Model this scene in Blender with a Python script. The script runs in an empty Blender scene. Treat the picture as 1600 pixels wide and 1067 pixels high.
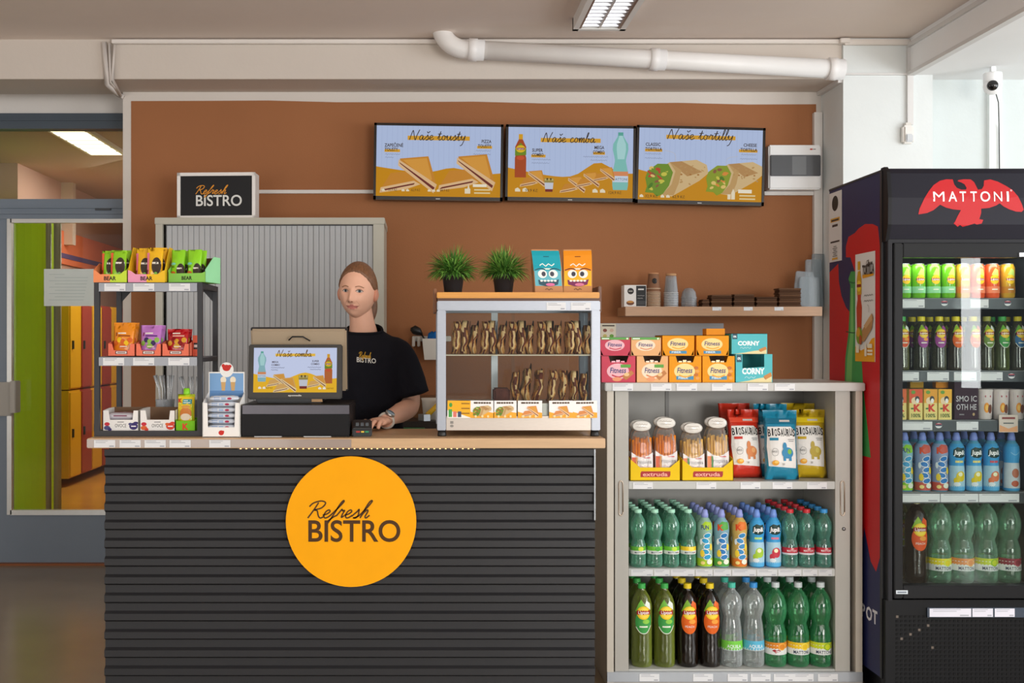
import bpy, bmesh, math, random
from math import sin, cos, pi, sqrt, exp, radians as R
from mathutils import Vector, Matrix, noise
from mathutils.bvhtree import BVHTree
random.seed(7)
SC = bpy.context.scene
COL = SC.collection

# ------------------------------------------------------------------ camera, sky, lights, exposure
EYE, FPX, VX, VY = 1.34, 1700.0, 660.0, 537.0
cam_d = bpy.data.cameras.new('camera')
cam_d.sensor_width = 36.0
cam_d.lens = 36.0 * FPX / 1600.0
cam_d.shift_x = (800 - VX) / 1600.0
cam_d.shift_y = (VY - 533.5) / 1600.0
cam = bpy.data.objects.new('camera', cam_d)
cam.location = (0, 0, EYE)
cam.rotation_euler = (pi / 2, 0, 0)
COL.objects.link(cam)
SC.camera = cam
SC.view_settings.view_transform = 'Standard'
SC.view_settings.look = 'None'
SC.view_settings.exposure = 0.12
SC.view_settings.gamma = 1.0
SC.view_settings.use_curve_mapping = False
SC.cycles.transparent_max_bounces = 40
SC.cycles.max_bounces = 10
SC.cycles.use_denoising = True
SC.cycles.sample_clamp_indirect = 6.0

world = bpy.data.worlds.new('sky')
SC.world = world
world.use_nodes = True
world.node_tree.nodes['Background'].inputs[0].default_value = (0.86, 0.93, 1.0, 1)
world.node_tree.nodes['Background'].inputs[1].default_value = 0.24

def area(name, loc, target, sx, sy, power, col):
    d = bpy.data.lights.new(name, 'AREA')
    d.shape = 'RECTANGLE'
    d.size, d.size_y = sx, sy
    d.energy = power
    d.color = col
    o = bpy.data.objects.new(name, d)
    o.location = loc
    v = Vector(target) - Vector(loc)
    o.rotation_euler = v.to_track_quat('-Z', 'Y').to_euler()
    COL.objects.link(o)
    return o
area('daylight_side_window', (5.2, 2.4, 1.75), (0.0, 4.6, 1.2), 3.6, 1.9, 138, (0.93, 0.97, 1.0))
area('daylight_annex_window', (5.4, 4.9, 1.9), (2.5, 5.3, 1.9), 1.5, 1.9, 5, (0.95, 0.98, 1.0))
area('fill_light_left', (-5.1, 2.3, 1.35), (0.0, 2.3, 1.0), 3.0, 1.9, 50, (1.0, 0.97, 0.93))  # unseen fill light added at the left, kept out of the door glass
area('fill_light_high', (0.9, -2.6, 2.60), (0.7, 4.5, 0.7), 4.6, 0.6, 30, (1.0, 0.96, 0.91))  # added fill high behind the camera, clear of the display case reflection
area('daylight_shopfront', (3.1, -2.6, 1.25), (0.6, 4.5, 0.8), 2.4, 1.9, 185, (1.0, 0.975, 0.94))
area('fill_light_far', (-2.55, -2.6, 1.25), (-0.2, 4.5, 0.9), 2.6, 1.9, 62, (1.0, 0.975, 0.94))  # added light behind the camera to brighten the rack and till
area('fridge_streak_light', (5.42, -2.6, 1.75), (1.4, 4.5, 1.2), 0.17, 1.7, 9, (0.97, 0.98, 1.0))  # narrow light strip added to lay a bright streak on the fridge glass
area('corridor_lamps', (-2.6, 10.2, 2.9), (-3.2, 9.6, 0.0), 0.9, 4.4, 120, (1.0, 0.93, 0.82))

# ------------------------------------------------------------------ helpers
def lin(c):
    c = c.lstrip('#')
    v = [int(c[i:i + 2], 16) / 255 for i in (0, 2, 4)]
    return tuple(x / 12.92 if x <= 0.04045 else ((x + 0.055) / 1.055) ** 2.4 for x in v)

def W(px, py, d):            # a point of the photograph at depth d metres in front of the lens
    return ((px - VX) * d / FPX, d, EYE + (VY - py) * d / FPX)
def X(px, d): return (px - VX) * d / FPX
def Z(py, d): return EYE + (VY - py) * d / FPX

class MB:
    """collects faces of one part, each with a colour"""
    def __init__(s, col='#808080'):
        s.v, s.f, s.c, s.s = [], [], [], []
        s.col = col
    def add(s, vs, fs, col=None, smooth=False, M=None):
        n = len(s.v)
        if M is not None:
            vs = [M @ Vector(p) for p in vs]
        s.v += [tuple(p) for p in vs]
        c = col or s.col
        for i, f in enumerate(fs):
            s.f.append([n + k for k in f])
            s.c.append(c[i] if isinstance(c, list) else c)
            s.s.append(smooth)
        return s
    def box(s, x0, x1, y0, y1, z0, z1, col=None, M=None):
        vs = [(x0, y0, z0), (x1, y0, z0), (x1, y1, z0), (x0, y1, z0), (x0, y0, z1), (x1, y0, z1), (x1, y1, z1), (x0, y1, z1)]
        return s.add(vs, [(0, 3, 2, 1), (4, 5, 6, 7), (0, 1, 5, 4), (1, 2, 6, 5), (2, 3, 7, 6), (3, 0, 4, 7)], col, M=M)
    def prism(s, poly, axis, a0, a1, col=None, M=None):
        """poly in the two other axes (x->yz, y->xz, z->xy), extruded from a0 to a1"""
        n = len(poly)
        def P(p, a):
            return (a, p[0], p[1]) if axis == 'x' else (p[0], a, p[1]) if axis == 'y' else (p[0], p[1], a)
        vs = [P(p, a0) for p in poly] + [P(p, a1) for p in poly]
        fs = [list(range(n)), list(range(2 * n - 1, n - 1, -1))] + [(i, n + i, n + (i + 1) % n, (i + 1) % n) for i in range(n)]
        return s.add(vs, fs, col, M=M)
    def lathe(s, prof, n=20, col=None, smooth=True, M=None, caps=True):
        """prof: [(r, z)...] ; col may be one colour or a list per ring span"""
        vs, fs, cs = [], [], []
        for r, z in prof:
            for k in range(n):
                a = 2 * pi * k / n
                vs.append((r * cos(a), r * sin(a), z))
        for i in range(len(prof) - 1):
            for k in range(n):
                k2 = (k + 1) % n
                fs.append((i * n + k, i * n + k2, (i + 1) * n + k2, (i + 1) * n + k))
                cs.append(col[i] if isinstance(col, list) else (col or s.col))
        if caps:
            fs.append(list(range(n - 1, -1, -1))); cs.append(cs[0])
            m = (len(prof) - 1) * n
            fs.append(list(range(m, m + n))); cs.append(cs[-2])
        return s.add(vs, fs, cs, smooth, M)
    def tube(s, path, r, n=8, col=None, M=None, smooth=True, closed_ends=True):
        P = [Vector(p) for p in path]
        rr = r if isinstance(r, (list, tuple)) else [r] * len(P)
        vs, fs = [], []
        up = Vector((0, 0, 1))
        for i, p in enumerate(P):
            t = (P[min(i + 1, len(P) - 1)] - P[max(i - 1, 0)]).normalized()
            u = t.cross(up)
            if u.length < 1e-3: u = t.cross(Vector((0, 1, 0)))
            u.normalize(); w = u.cross(t)
            for k in range(n):
                a = 2 * pi * k / n
                vs.append(p + (u * cos(a) + w * sin(a)) * rr[i])
        for i in range(len(P) - 1):
            for k in range(n):
                k2 = (k + 1) % n
                fs.append((i * n + k, i * n + k2, (i + 1) * n + k2, (i + 1) * n + k))
        if closed_ends:
            fs.append(list(range(n - 1, -1, -1))); fs.append(list(range((len(P) - 1) * n, len(P) * n)))
        return s.add(vs, fs, col, smooth, M)
    def loft(s, rings, col=None, smooth=True, M=None):
        n = len(rings[0])
        vs = [p for r in rings for p in r]
        fs = []
        for i in range(len(rings) - 1):
            for k in range(n):
                k2 = (k + 1) % n
                fs.append((i * n + k, i * n + k2, (i + 1) * n + k2, (i + 1) * n + k))
        fs.append(list(range(n - 1, -1, -1))); fs.append(list(range((len(rings) - 1) * n, len(rings) * n)))
        return s.add(vs, fs, col, smooth, M)
    def grid(s, fn, nu, nv, col=None, smooth=True):
        vs = [fn(i / nu, j / nv) for j in range(nv + 1) for i in range(nu + 1)]
        fs = [(j * (nu + 1) + i, j * (nu + 1) + i + 1, (j + 1) * (nu + 1) + i + 1, (j + 1) * (nu + 1) + i) for j in range(nv) for i in range(nu)]
        return s.add(vs, fs, col, smooth)
    def mesh(s, name):
        me = bpy.data.meshes.new(name)
        me.from_pydata(s.v, [], s.f)
        at = me.color_attributes.new('Col', 'FLOAT_COLOR', 'CORNER')
        cache, buf = {}, []
        for f, c in zip(s.f, s.c):
            if c not in cache: cache[c] = lin(c) + (1.0,)
            buf += list(cache[c]) * len(f)
        at.data.foreach_set('color', buf)
        me.polygons.foreach_set('use_smooth', s.s)
        me.update()
        return me
    def build(s, name, mat, parent=None, loc=None, rz=0, bevel=0, flip=False):
        me = s.mesh(name)
        if bevel or flip is not False:
            bm = bmesh.new(); bm.from_mesh(me)
            bmesh.ops.recalc_face_normals(bm, faces=bm.faces)
            if bevel:
                ed = [e for e in bm.edges if len(e.link_faces) == 2 and e.calc_face_angle(0) > 0.6]
                bmesh.ops.bevel(bm, geom=ed, offset=bevel, segments=2, affect='EDGES', clamp_overlap=True)
            bm.to_mesh(me); bm.free()
        me.materials.append(mat)
        o = bpy.data.objects.new(name, me)
        COL.objects.link(o)
        if parent: o.parent = parent
        if loc is not None: o.location = loc
        if rz: o.rotation_euler = (0, 0, rz)
        return o

def thing(name, label, cat, loc=(0, 0, 0), rz=0, group=None):
    o = bpy.data.objects.new(name, None)
    COL.objects.link(o)
    o.location = loc
    o.rotation_euler = (0, 0, rz)
    return tag(o, label, cat, group)
def tag(o, label=None, cat=None, group=None, kind=None):
    for k, v in (('label', label), ('category', cat), ('group', group), ('kind', kind)):
        if v: o[k] = v
    return o
def struct(o): o['kind'] = 'structure'; return o
def copy_tree(o, parent=None, loc=None, rz=None, label=None):
    c = o.copy(); COL.objects.link(c)
    if parent: c.parent = parent
    if loc is not None: c.location = loc
    if rz is not None: c.rotation_euler = (0, 0, rz)
    if label: c['label'] = label
    for ch in list(o.children): copy_tree(ch, c)
    return c

# ---- flat print: words, emblems and colour areas laid on a surface, layer over layer
_tc = {}
def text_mesh(t, bold=0.0, res=2):
    k = (t, bold, res)
    if k not in _tc:
        cu = bpy.data.curves.new('t', 'FONT'); cu.body = t; cu.size = 1; cu.resolution_u = res; cu.offset = bold
        ob = bpy.data.objects.new('t', cu)
        me = bpy.data.meshes.new_from_object(ob)
        vs = [(v.co.x, v.co.y) for v in me.vertices]; fs = [list(p.vertices) for p in me.polygons]
        bpy.data.objects.remove(ob); bpy.data.curves.remove(cu); bpy.data.meshes.remove(me)
        x0 = min(p[0] for p in vs); x1 = max(p[0] for p in vs)
        _tc[k] = ([((x - (x0 + x1) / 2) / 0.7, y / 0.7) for x, y in vs], fs, (x1 - x0) / 0.7)
    return _tc[k]

SCRIPT = {
 'R': (1.5, [[(.2, 0), (.45, 1.0), (.62, 1.9)], [(-.1, 1.4), (.15, 1.85), (.8, 2.1), (1.3, 1.85), (1.1, 1.25), (.5, 1.0), (.8, .9), (1.1, .3), (1.4, 0), (1.7, .25)]]),
 'N': (1.45, [[(0, 0), (.15, .9), (.38, 1.9), (.5, 1.6), (.8, .2), (.92, .1), (1.08, 1.0), (1.4, 2.1)]]),
 'C': (1.1, [[(1.1, 1.6), (.9, 2.0), (.4, 1.5), (.2, .6), (.45, 0), (.9, .2), (1.1, .5)]]),
 'e': (.72, [[(0, .35), (.35, .5), (.55, .8), (.4, 1.0), (.18, .8), (.12, .35), (.3, .02), (.55, .1), (.75, .35)]]),
 'f': (.62, [[(0, .3), (.4, 1.1), (.75, 1.95), (.68, 2.15), (.5, 1.7), (.25, .2), (.05, -.7), (-.1, -.8), (-.02, -.4), (.35, .1), (.65, .35)]]),
 'r': (.72, [[(0, .3), (.2, .9), (.28, 1.08), (.38, .88), (.56, .95), (.5, .5), (.52, .08), (.72, .3)]]),
 's': (.7, [[(0, .2), (.35, .8), (.45, 1.08), (.52, .75), (.6, .35), (.45, .02), (.2, .05), (.4, .05), (.7, .3)]]),
 'h': (.95, [[(0, .3), (.45, 1.3), (.68, 2.05), (.52, 2.1), (.35, 1.5), (.18, 0)], [(.18, 0), (.3, .6), (.55, 1.0), (.66, .8), (.6, .2), (.75, .02), (.98, .35)]]),
 'a': (.85, [[(.6, .85), (.35, 1.0), (.1, .6), (.15, .1), (.4, .1), (.62, .85), (.58, .25), (.7, .02), (.88, .3)]]),
 't': (.62, [[(0, .3), (.28, 1.2), (.4, 1.8), (.3, 1.0), (.25, .2), (.4, .02), (.64, .3)], [(0, 1.25), (.6, 1.32)]]),
 'o': (.75, [[(.45, .95), (.2, .9), (.08, .4), (.3, .02), (.55, .35), (.5, .85), (.4, .95), (.6, .8), (.78, .85)]]),
 'u': (.9, [[(0, .5), (.15, 1.0), (.15, .3), (.3, .02), (.55, .4), (.68, 1.0), (.65, .3), (.75, .02), (.92, .3)]]),
 'y': (.8, [[(0, .5), (.15, 1), (.15, .4), (.3, .1), (.55, .5), (.68, 1.0), (.6, .2), (.35, -.8), (.05, -1.05)]]),
 'c': (.68, [[(.55, .85), (.35, 1.0), (.1, .5), (.25, .02), (.5, .1), (.7, .35)]]),
 'm': (1.05, [[(0, .4), (.15, 1.0), (.1, 0)], [(.1, 0), (.25, .7), (.4, 1.0), (.47, .8), (.42, 0)], [(.42, 0), (.58, .7), (.75, 1.0), (.82, .8), (.78, .15), (.88, .02), (1.06, .3)]]),
 'b': (.75, [[(0, .3), (.3, 1.3), (.42, 2.0), (.28, 1.95), (.15, 1.0), (.1, .2), (.3, .02), (.55, .4), (.5, .85), (.38, .75), (.78, .8)]]),
 'i': (.42, [[(0, .3), (.15, 1.0), (.12, .2), (.26, .02), (.44, .3)], [(.2, 1.4), (.23, 1.5)]]),
 'l': (.45, [[(0, .3), (.35, 1.4), (.45, 2.0), (.3, 1.95), (.18, 1.0), (.15, .2), (.28, .02), (.47, .3)]]),
 ' ': (.6, []),
}
SCRIPT['š'] = (.7, SCRIPT['s'][1] + [[(.3, 1.75), (.47, 1.45), (.75, 1.8)]])

def smooth_path(pts, k=4):
    if len(pts) < 3: return pts
    out = []
    for i in range(len(pts) - 1):
        p0, p1, p2, p3 = pts[max(i - 1, 0)], pts[i], pts[i + 1], pts[min(i + 2, len(pts) - 1)]
        for j in range(k):
            t = j / k
            out.append(tuple(0.5 * ((2 * p1[m]) + (-p0[m] + p2[m]) * t + (2 * p0[m] - 5 * p1[m] + 4 * p2[m] - p3[m]) * t * t + (-p0[m] + 3 * p1[m] - 3 * p2[m] + p3[m]) * t ** 3) for m in range(len(p1))))
    return out + [tuple(pts[-1])]

class Pr:
    def __init__(s, eps=0.00012, base=0.0003):
        s.items, s.eps, s.base, s.n = [], eps, base, 0
    def _a(s, vs, fs, c):
        s.items.append((vs, fs, c, s.base + s.eps * s.n)); s.n += 1; return s
    def rect(s, x0, z0, x1, z1, c, nu=1, nv=1):
        vs = [(x0 + (x1 - x0) * i / nu, z0 + (z1 - z0) * j / nv) for j in range(nv + 1) for i in range(nu + 1)]
        return s._a(vs, [(j * (nu + 1) + i, j * (nu + 1) + i + 1, (j + 1) * (nu + 1) + i + 1, (j + 1) * (nu + 1) + i) for j in range(nv) for i in range(nu)], c)
    def poly(s, pts, c): return s._a(list(pts), [list(range(len(pts)))], c)
    def ell(s, cx, cz, rx, rz, c, n=8, rot=0):
        vs, fs = [], []
        for i in range(n + 1):
            x = -rx * cos(pi * i / n); h = rz * sin(pi * i / n)
            for q in (-1, 0, 1):
                px, pz = x, h * q
                vs.append((cx + px * cos(rot) - pz * sin(rot), cz + px * sin(rot) + pz * cos(rot)))
        for i in range(n):
            for q in range(2):
                a = i * 3 + q
                fs.append((a, a + 3, a + 4, a + 1))
        return s._a(vs, fs, c)
    def stroke(s, pts, w, c, k=4):
        P = smooth_path(pts, k)
        vs, fs = [], []
        for i, p in enumerate(P):
            a, b = P[max(i - 1, 0)], P[min(i + 1, len(P) - 1)]
            dx, dz = b[0] - a[0], b[1] - a[1]; l = math.hypot(dx, dz) or 1
            nx, nz = -dz / l * w / 2, dx / l * w / 2
            vs += [(p[0] - nx, p[1] - nz), (p[0] + nx, p[1] + nz)]
        return s._a(vs, [(2 * i, 2 * i + 2, 2 * i + 3, 2 * i + 1) for i in range(len(P) - 1)], c)
    def text(s, t, cx, z, h, c, bold=0.0, w=None, shear=0, align='C', rot=0, res=2):
        vs, fs, tw = text_mesh(t, bold, res)
        sx = h if w is None else w / tw
        off = 0 if align == 'C' else tw * sx / 2 * (1 if align == 'L' else -1)
        out = []
        for x, y in vs:
            px, py = x * sx + off + shear * y * h, y * h
            out.append((cx + px * cos(rot) - py * sin(rot), z + px * sin(rot) + py * cos(rot)))
        return s._a(out, fs, c)
    def hand(s, t, x0, z, w, h, c, lw, slant=0.12):
        """handwritten line: w total width, h the x-height"""
        tot = sum(SCRIPT[ch][0] for ch in t); k = w / tot; x = 0
        for ch in t:
            adv, st = SCRIPT[ch]
            for q in st:
                s.stroke([(x0 + (x + p[0]) * k + p[1] * h * slant, z + p[1] * h) for p in q], lw, c)
                s.n -= .75
            x += adv
        s.n += 1
        return s
    def scrib(s, x0, z, w, h, c='#5a5a70', lw=.0013):
        k = max(3, int(w / (h * .9)))
        return s.stroke([(x0 + w * i / k, z + h * (.5 + (.5 if i % 2 else -.4) * (.5 + .5 * abs(sin(i * 2.3))))) for i in range(k + 1)], lw, c, 2)
    def bar(s, cx, z, w, h, c): return s.rect(cx - w / 2, z, cx + w / 2, z + h, c)
    def refine(s, L):
        out = []
        for vs, fs, c, off in s.items:
            big = max((math.hypot(vs[f[i]][0] - vs[f[i - 1]][0], vs[f[i]][1] - vs[f[i - 1]][1]) for f in fs for i in range(len(f))), default=0)
            if big <= L: out.append((vs, fs, c, off)); continue
            bm = bmesh.new()
            bv = [bm.verts.new((x, z, 0)) for x, z in vs]
            for f in fs:
                try: bm.faces.new([bv[i] for i in f])
                except ValueError: pass
            bmesh.ops.triangulate(bm, faces=bm.faces[:])
            for _ in range(5):
                ed = [e for e in bm.edges if e.calc_length() > L]
                if not ed: break
                bmesh.ops.subdivide_edges(bm, edges=ed, cuts=1)
                bmesh.ops.triangulate(bm, faces=[f for f in bm.faces if len(f.verts) > 3])
            bm.verts.index_update()
            out.append(([(v.co.x, v.co.y) for v in bm.verts], [[v.index for v in f.verts] for f in bm.faces], c, off))
            bm.free()
        s.items = out
        return s
    def into(s, mb, fn):
        for vs, fs, c, off in s.items:
            mb.add([fn(x, z, off) for x, z in vs], fs, c)
        return mb
    def build(s, name, parent, fn=None, mat=None, loc=None):
        mb = MB(); s.into(mb, fn or (lambda u, v, o: (u, -o, v)))
        return mb.build(name, mat or M['print'], parent, loc)

def flat(x, y, z=0): return lambda u, v, o: (x + u, y - o, z + v)
def cyl(rf): return lambda u, v, o: ((rf(v) + o) * sin(u / rf(v)), -(rf(v) + o) * cos(u / rf(v)), v)

# ------------------------------------------------------------------ materials
M = {}
def nt(name):
    m = bpy.data.materials.new(name); m.use_nodes = True
    t = m.node_tree; b = t.nodes['Principled BSDF']
    return m, t, b
def N(t, kind, **kw):
    n = t.nodes.new(kind)
    for k, v in kw.items():
        if k in n.inputs: n.inputs[k].default_value = v
        else: setattr(n, k, v)
    return n
def paint(name, rough=0.5, metal=0.0, coat=0.0, spec=0.5, vary=0.06, scale=9, bump=0.0, bscale=60, stretch=None):
    """colour of the piece x slight procedural unevenness"""
    m, t, b = nt(name)
    a = N(t, 'ShaderNodeAttribute', attribute_name='Col')
    tc = N(t, 'ShaderNodeTexCoord')
    src = tc.outputs['Object']
    if stretch:
        mp = N(t, 'ShaderNodeMapping'); mp.inputs['Scale'].default_value = stretch
        t.links.new(src, mp.inputs[0]); src = mp.outputs[0]
    nz = N(t, 'ShaderNodeTexNoise', Scale=scale, Detail=3.0)
    t.links.new(src, nz.inputs['Vector'])
    mr = N(t, 'ShaderNodeMapRange'); mr.inputs['To Min'].default_value = 1 - vary; mr.inputs['To Max'].default_value = 1 + vary
    t.links.new(nz.outputs[0], mr.inputs[0])
    mx = N(t, 'ShaderNodeVectorMath', operation='MULTIPLY')
    t.links.new(a.outputs['Color'], mx.inputs[0]); t.links.new(mr.outputs[0], mx.inputs[1])
    t.links.new(mx.outputs[0], b.inputs['Base Color'])
    b.inputs['Roughness'].default_value = rough
    b.inputs['Metallic'].default_value = metal
    b.inputs['Coat Weight'].default_value = coat
    b.inputs['Specular IOR Level'].default_value = spec
    if bump:
        n2 = N(t, 'ShaderNodeTexNoise', Scale=bscale, Detail=4.0)
        t.links.new(src, n2.inputs['Vector'])
        bp = N(t, 'ShaderNodeBump', Strength=bump, Distance=0.01)
        t.links.new(n2.outputs[0], bp.inputs['Height']); t.links.new(bp.outputs[0], b.inputs['Normal'])
    M[name] = m
    return m
paint('matte', 0.75, spec=0.25, vary=0.05)
paint('satin', 0.42, vary=0.04)
paint('blackplastic', 0.45, vary=0.04, spec=0.18)
paint('gloss', 0.18, coat=0.3, vary=0.03)
paint('print', 0.45, vary=0.02, spec=0.3)
paint('metal', 0.34, metal=0.9, vary=0.06, scale=30)
paint('brushed', 0.42, metal=0.6, vary=0.10, scale=40, stretch=(1, 1, 14))
paint('blackmetal', 0.5, vary=0.12, scale=6, bump=0.05, bscale=300)
paint('plaster', 0.85, spec=0.2, vary=0.035, scale=3, bump=0.12, bscale=30)
paint('ceilingpaint', 0.8, spec=0.2, vary=0.05, scale=2, bump=0.1, bscale=14)
paint('brownpaint', 0.8, spec=0.2, vary=0.07, scale=2.2, bump=0.1, bscale=120)
paint('wood', 0.4, vary=0.16, scale=12, stretch=(0.6, 9, 9))
paint('foil', 0.22, vary=0.08, scale=22, coat=0.4, bump=0.35, bscale=28)
paint('card', 0.7, spec=0.3, vary=0.05, scale=14)
paint('cloth', 0.9, spec=0.15, vary=0.12, scale=20, bump=0.15, bscale=160)
paint('skin', 0.48, spec=0.35, vary=0.05, scale=40)
paint('hair', 0.42, vary=0.6, scale=30, stretch=(6, .5, 3), spec=0.5)
paint('leaf', 0.5, vary=0.3, scale=60, spec=0.3)
paint('toast', 0.6, vary=0.45, scale=55, bump=0.5, bscale=70, stretch=(1, 1, 0.5), spec=0.3)
paint('floorpaint', 0.22, vary=0.14, scale=2.5, spec=0.4, bump=0.02, bscale=8)

def clear(name, tint_amount=0.75, rough=0.06, edge=0.55, bump=0.0):
    """thin clear plastic: a tinted see-through wall with a glossy skin"""
    m, t, b = nt(name)
    a = N(t, 'ShaderNodeAttribute', attribute_name='Col')
    t.links.new(a.outputs['Color'], b.inputs['Base Color'])
    b.inputs['Roughness'].default_value = rough
    b.inputs['Coat Weight'].default_value = 0.5
    tr = N(t, 'ShaderNodeBsdfTransparent')
    mixc = N(t, 'ShaderNodeMix', data_type='RGBA')
    mixc.inputs[0].default_value = tint_amount
    mixc.inputs[6].default_value = (1, 1, 1, 1)
    t.links.new(a.outputs['Color'], mixc.inputs[7])
    t.links.new(mixc.outputs[2], tr.inputs['Color'])
    lw = N(t, 'ShaderNodeLayerWeight', Blend=0.35)
    mr = N(t, 'ShaderNodeMapRange'); mr.inputs['To Min'].default_value = max(0.0, 0.65 - edge); mr.inputs['To Max'].default_value = 0.85
    t.links.new(lw.outputs['Facing'], mr.inputs[0])
    mx = N(t, 'ShaderNodeMixShader')
    t.links.new(mr.outputs[0], mx.inputs[0]); t.links.new(tr.outputs[0], mx.inputs[1]); t.links.new(b.outputs[0], mx.inputs[2])
    gl = N(t, 'ShaderNodeBsdfGlossy', Roughness=rough)
    fr = N(t, 'ShaderNodeFresnel', IOR=1.55)
    m2 = N(t, 'ShaderNodeMath', operation='MULTIPLY_ADD'); m2.inputs[1].default_value = 0.9 if name == 'pet' else 0.45; m2.inputs[2].default_value = 0.02 if name == 'pet' else 0.0
    t.links.new(fr.outputs[0], m2.inputs[0])
    mg = N(t, 'ShaderNodeMixShader')
    t.links.new(m2.outputs[0], mg.inputs[0]); t.links.new(mx.outputs[0], mg.inputs[1]); t.links.new(gl.outputs[0], mg.inputs[2])
    t.links.new(mg.outputs[0], t.nodes['Material Output'].inputs['Surface'])
    if bump:
        tc = N(t, 'ShaderNodeTexCoord')
        n2 = N(t, 'ShaderNodeTexNoise', Scale=32.0, Detail=1.0)
        t.links.new(tc.outputs['Object'], n2.inputs['Vector'])
        bp = N(t, 'ShaderNodeBump', Strength=bump, Distance=0.006)
        t.links.new(n2.outputs[0], bp.inputs['Height'])
        for q in (b, gl, fr, lw): t.links.new(bp.outputs[0], q.inputs['Normal'])
    M[name] = m
    return m
clear('pet', 0.62, 0.06, 0.53, 0.35)
clear('frost', 0.1, 0.25, 0.36, 0.0)
clear('film', 0.15, 0.1, 0.60, 0.6)

def glass(name, refl=1.0, tint=(0.96, 0.98, 0.97)):
    m, t, b = nt(name)
    t.nodes.remove(b)
    tr = N(t, 'ShaderNodeBsdfTransparent'); tr.inputs[0].default_value = tint + (1,)
    gl = N(t, 'ShaderNodeBsdfGlossy', Roughness=0.01)
    fr = N(t, 'ShaderNodeFresnel', IOR=1.5)
    mu = N(t, 'ShaderNodeMath', operation='MULTIPLY'); mu.inputs[1].default_value = refl
    t.links.new(fr.outputs[0], mu.inputs[0])
    mx = N(t, 'ShaderNodeMixShader')
    t.links.new(mu.outputs[0], mx.inputs[0]); t.links.new(tr.outputs[0], mx.inputs[1]); t.links.new(gl.outputs[0], mx.inputs[2])
    t.links.new(mx.outputs[0], t.nodes['Material Output'].inputs['Surface'])
    M[name] = m
glass('glass'); glass('fridgeglass', 0.8, (0.93, 0.96, 0.95))

def glow(name, strength):
    m, t, b = nt(name)
    a = N(t, 'ShaderNodeAttribute', attribute_name='Col')
    t.links.new(a.outputs['Color'], b.inputs['Emission Color'])
    b.inputs['Emission Strength'].default_value = strength
    b.inputs['Base Color'].default_value = (0.01, 0.01, 0.01, 1)
    b.inputs['Roughness'].default_value = 0.35
    b.inputs['Specular IOR Level'].default_value = 0.08
    M[name] = m
glow('screen', 0.74); glow('bulb', 3.2); glow('lamp', 2.5)
ORD = ['first', 'second', 'third', 'fourth', 'fifth', 'sixth', 'seventh', 'eighth', 'ninth', 'tenth', 'eleventh', 'twelfth']

# ================================================================== THE ROOM
WALL, DOORY = 6.30, 6.60
fl = MB('#8c7a62').box(-5.2, 5.6, -3.4, DOORY, -0.06, 0).build('floor', M['floorpaint']); struct(fl)
MB('#c88a3c').box(-7.5, -1.0, DOORY, 16.0, -0.06, 0).build('corridor_floor', M['floorpaint'], fl)
MB('#8a4c1c').box(-5.2, -1.72, DOORY - 0.03, DOORY + 0.04, 0, 0.012).build('threshold', M['wood'], fl)
ce = struct(MB('#e8dad0').box(-5.2, 2.669, -3.4, 5.99, 3.015, 3.1).box(2.309, 2.669, 5.99, 6.2, 3.015, 3.1).build('ceiling', M['ceilingpaint']))
MB('#f4f4f4').box(2.669, 5.6, -3.4, 7.0, 2.815, 3.1).build('lowered_ceiling', M['ceilingpaint'], ce)
MB('#d2c8be').box(-5.2, 2.309, 5.99, 6.355, 2.797, 3.1).build('beam', M['plaster'], ce)
MB('#cfc4ba').box(-5.2, -1.7, 6.355, DOORY + 0.2, 3.0, 3.1).build('soffit', M['plaster'], ce)
MB('#b59a86').box(-7.5, -1.0, DOORY + 0.2, 16, 3.0, 3.1).build('corridor_ceiling', M['ceilingpaint'], ce)

wr = struct(MB('#d8d0c8').box(X(192, WALL), 2.309, WALL, WALL + 0.36, 0, 2.86).build('wall_rear', M['plaster']))
pf = MB('#a06a46')
g = Pr(base=0.002)
pts = [(X(205, WALL), 0.0)] + [(X(1275, WALL), 0.0)]
top = [(X(1275 - 107 * i, WALL), Z(163 - 0.6 * i + 1.2 * sin(i * 2.1), WALL)) for i in range(11)]
g.poly(pts + top, '#a06a46')
g.into(pf, flat(0, WALL)); pf.build('painted_field', M['brownpaint'], wr)
# pillar and right-hand white wall
wright = struct(MB('#dfe3e2').box(2.309, 2.80, 5.97, WALL + 0.36, 0, 3.1).build('wall_right', M['plaster']))
MB('#d6dddc').box(2.80, 5.6, 6.08, WALL + 0.36, 0, 2.9).build('recess_wall', M['plaster'], wright)
MB('#c4c8c8').box(2.795, 2.83, 6.06, 6.085, 0.9, Z(130, 6.06)).build('cable_cover', M['matte'], wright)
MB('#eef2f0').box(X(1546, 6.05), X(1566, 6.05), 6.05, 6.085, 0.9, 2.815).build('riser_cover', M['matte'], wright)
struct(MB('#e6e1dc').box(-5.2, -1.70, DOORY, DOORY + 0.12, Z(178, DOORY), 3.1).build('wall_left', M['plaster']))
MB('#5e4f44').box(-5.4, -5.2, -3.4, 7, 0, 3.1).build('side_wall', M['plaster'], bpy.data.objects['wall_left'])

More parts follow.
